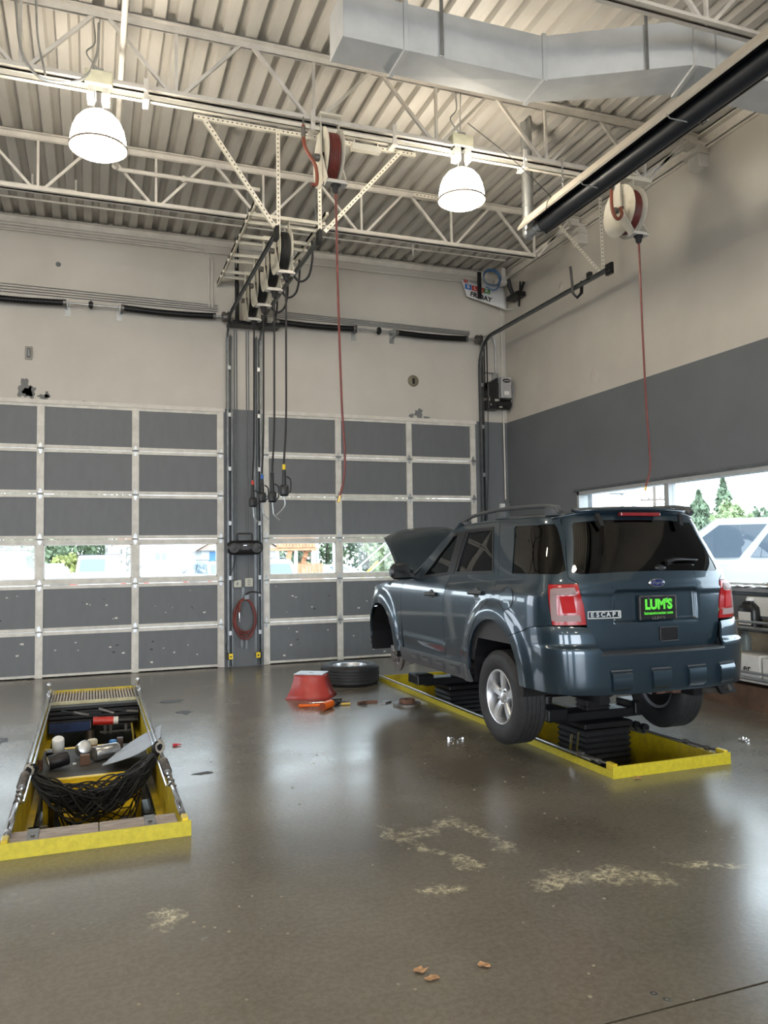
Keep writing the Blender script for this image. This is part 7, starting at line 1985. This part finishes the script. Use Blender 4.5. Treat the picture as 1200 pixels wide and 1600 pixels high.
# poles
for k, (x_, y_, h_, r_, lab, m_) in enumerate(((.80, 39, 7, .07, 'pale blue-grey pole outside behind the pickup truck', 'galv'), (9.92, 36, 7, .11, 'thick grey pole outside right of the wooden stairs', 'galv'), (10.75, 36, 7, .06, 'thin white pole outside right of the wooden stairs', 'white'))):
    mb = MB(); mb.cyl((x_, y_, GZ), (x_, y_, h_), r_, 10); single('pole', mb, M[m_], lab, 'pole', (x_, y_, GZ), 40)
mb = MB(); mb.tube([(8.5, 30, GZ), (12.2, 30, 3.0), (18, 30, 7.6)], .03, 5); mb.tube([(9.2, 30, GZ), (12.9, 30, 3.0), (18.6, 30, 7.6)], .03, 5); 
rt = single('guy_wires', mb, M['white'], 'two slanting white guy wires in front of the trees', 'wire', None, 40)
mb = MB(); mb.tube([(9.25, 29.9, GZ), (10.75, 29.9, 1.35)], .055, 6); single('wire_guard', mb, M['edge_yellow'], 'yellow sleeve at the foot of a guy wire outside', 'guard', None, 40)
# trees
def foliage_mesh(n, rx, ry, rz_, s, seed, conic=False):
    rr = random.Random(seed); v = []; f = []
    for _ in range(n):
        if conic:
            h = rr.random() ** 1.3; a = rr.uniform(0, 2 * PI); lay = (math.sin(h * 26) * .5 + .5) * .35 + .65
            rad = (1 - h) * lay * (rr.random() ** .4); p = Vector((rx * rad * math.cos(a), ry * rad * math.sin(a), rz_ * h))
        else:
            d = Vector((rr.gauss(0, 1), rr.gauss(0, 1), rr.gauss(0, 1))).normalized(); k = rr.random() ** .25
            lump = 1 + .18 * math.sin(d.x * 5 + seed) * math.cos(d.z * 6) + .12 * math.sin(d.y * 9)
            p = Vector((d.x * rx, d.y * ry, d.z * rz_ )) * k * lump + Vector((0, 0, rz_))
        e = Euler((rr.uniform(0, 6), rr.uniform(0, 6), rr.uniform(0, 6))).to_matrix(); q = s * rr.uniform(.6, 1.3); o = len(v)
        for c in ((-q, -q * .6, 0), (q, -q * .6, 0), (q * .7, q * .6, 0), (-q * .7, q * .6, 0)): v.append(tuple(p + e @ Vector(c)))
        f.append((o, o + 1, o + 2, o + 3))
    mb = MB(); mb.v = v; mb.f = f; mb.mi = [0] * len(f); return mb
leaf_ms = [mat('leaves_a', (.20, .26, .15), .7, 0, .35, .8), mat('leaves_b', (.14, .19, .12), .7, 0, .35, .8), mat('leaves_c', (.30, .32, .10), .7, 0, .3, .8), mat('leaves_d', (.27, .33, .17), .7, 0, .3, .8)]
barkm = mat('bark', (.14, .11, .09), .8)
def tree(x, y, rx, h, mi, label, n=2600, conic=False, trunk=.6, seed=1, s=.16, z=None):
    rt = thing('conifer_tree' if conic else 'leafy_tree', label, 'tree', (x, y, GZ))
    fo = foliage_mesh(n, rx, rx, (h - trunk) if conic else (h - trunk) / 2, s, seed, conic); fo.v = [(p[0], p[1], p[2] + trunk) for p in fo.v]
    obj('foliage', fo, leaf_ms[mi], rt, False, False, False, kind='stuff')
    b = MB(); b.cyl((0, 0, 0), (0, 0, h * .85), .05 * h * .35, 8, .02 * h * .3); obj('trunk', b, barkm, rt, 40, False)
    return rt
tp = [(-5.0, 46, 2.6, 7, 1, 'dark green leafy tree at the far left outside'), (-2.6, 43, 1.5, 5.0, 0, 'mid green leafy tree left of the white sport utility car roof'), (-.9, 49, 1.9, 6.5, 0, 'leafy tree behind the pickup truck, left part'), (-1.1, 41, .95, 1.9, 2, 'yellow-green bush directly left of the pickup truck'), (.9, 52, 1.7, 6.5, 1, 'darker leafy tree behind the pickup truck, right part'), (-3.1, 40, .8, 1.75, 2, 'low yellow-green bush behind the silver car'),
      (11.2, 46, 1.9, 7, 1, 'dark leafy tree right of the wooden stairs'), (13.6, 47, 2.0, 7.5, 0, 'broad green tree in the middle of the right bay door window'), (15.9, 46, 1.8, 7, 1, 'dark green tree toward the right of the bay door window'), (15.2, 41, 1.2, 4.6, 3, 'bright green tree beside the open hood'), (9.9, 52, 1.6, 6.5, 0, 'green tree behind the wooden balcony'), (18.4, 46, 2, 8, 0, 'green tree hidden mostly by the open hood')]
for k, (x_, y_, rx, h_, mi, lab) in enumerate(tp): tree(x_, y_, rx, h_, mi, lab, 2600 if rx > 1.4 else 1300, False, .2, k + 3, .12)
tree(57.4, 63.8, 4.2, 7.7, 1, 'pointed blue-green conifer, left of the tallest one, through the side window', 3600, True, .2, 31, .20)
tree(59.8, 63.0, 3.2, 9.2, 1, 'tallest thin conifer seen through the side window', 1300, True, .5, 32, .22)
tree(58.6, 61.0, 1.9, 6.0, 3, 'yellow-green leafy tree in front of the tall conifer', 3600, False, .2, 33, .2)
tree(63.6, 61.5, 2.0, 5.6, 1, 'rounded dark tree at the far right through the side window', 2600, False, .2, 34, .2)
tree(61.0, 62.2, 1.1, 5.4, 1, 'small dark tree between the conifers and the far right tree', 1300, False, .2, 35, .2)
# lamp post and utility pole seen past the roof rail
mb = MB(); mb.cyl((16.95, 22.45, GZ), (16.95, 22.45, 3.6), .06, 10); mb.box(16.50, 17.0, 22.3, 22.6, 3.55, 3.64, .03)
single('parking_lamp_post', mb, M['galv'], 'grey parking lamp post with a flat head seen above the blue car roof', 'lamp post', (16.95, 22.45, GZ))
mb = MB(); mb.cyl((17.31, 22.3, GZ), (17.31, 22.3, 7), .08, 12); single('steel_pole', mb, M['galv'], 'thick pale steel pole seen above the blue car roof', 'pole', (17.31, 22.3, GZ), 40)
mb = MB(); mb.cyl((36, 44.2, GZ), (36, 44.2, 6.0), .10, 8); mb.bar((35.2, 44.7, 5.1), (36.8, 43.7, 5.1), .1, .1); mb.bar((35.3, 44.65, 4.8), (36.7, 43.75, 4.8), .06, .06)
for t_ in (.05, .3, .7, .95): mb.cyl((35.2 + 1.6 * t_, 44.7 - t_, 5.12), (35.2 + 1.6 * t_, 44.7 - t_, 5.28), .04, 6)
single('utility_pole', mb, barkm, 'wooden utility pole with crossarms seen through the side window', 'pole', (36, 44.2, GZ), 40)
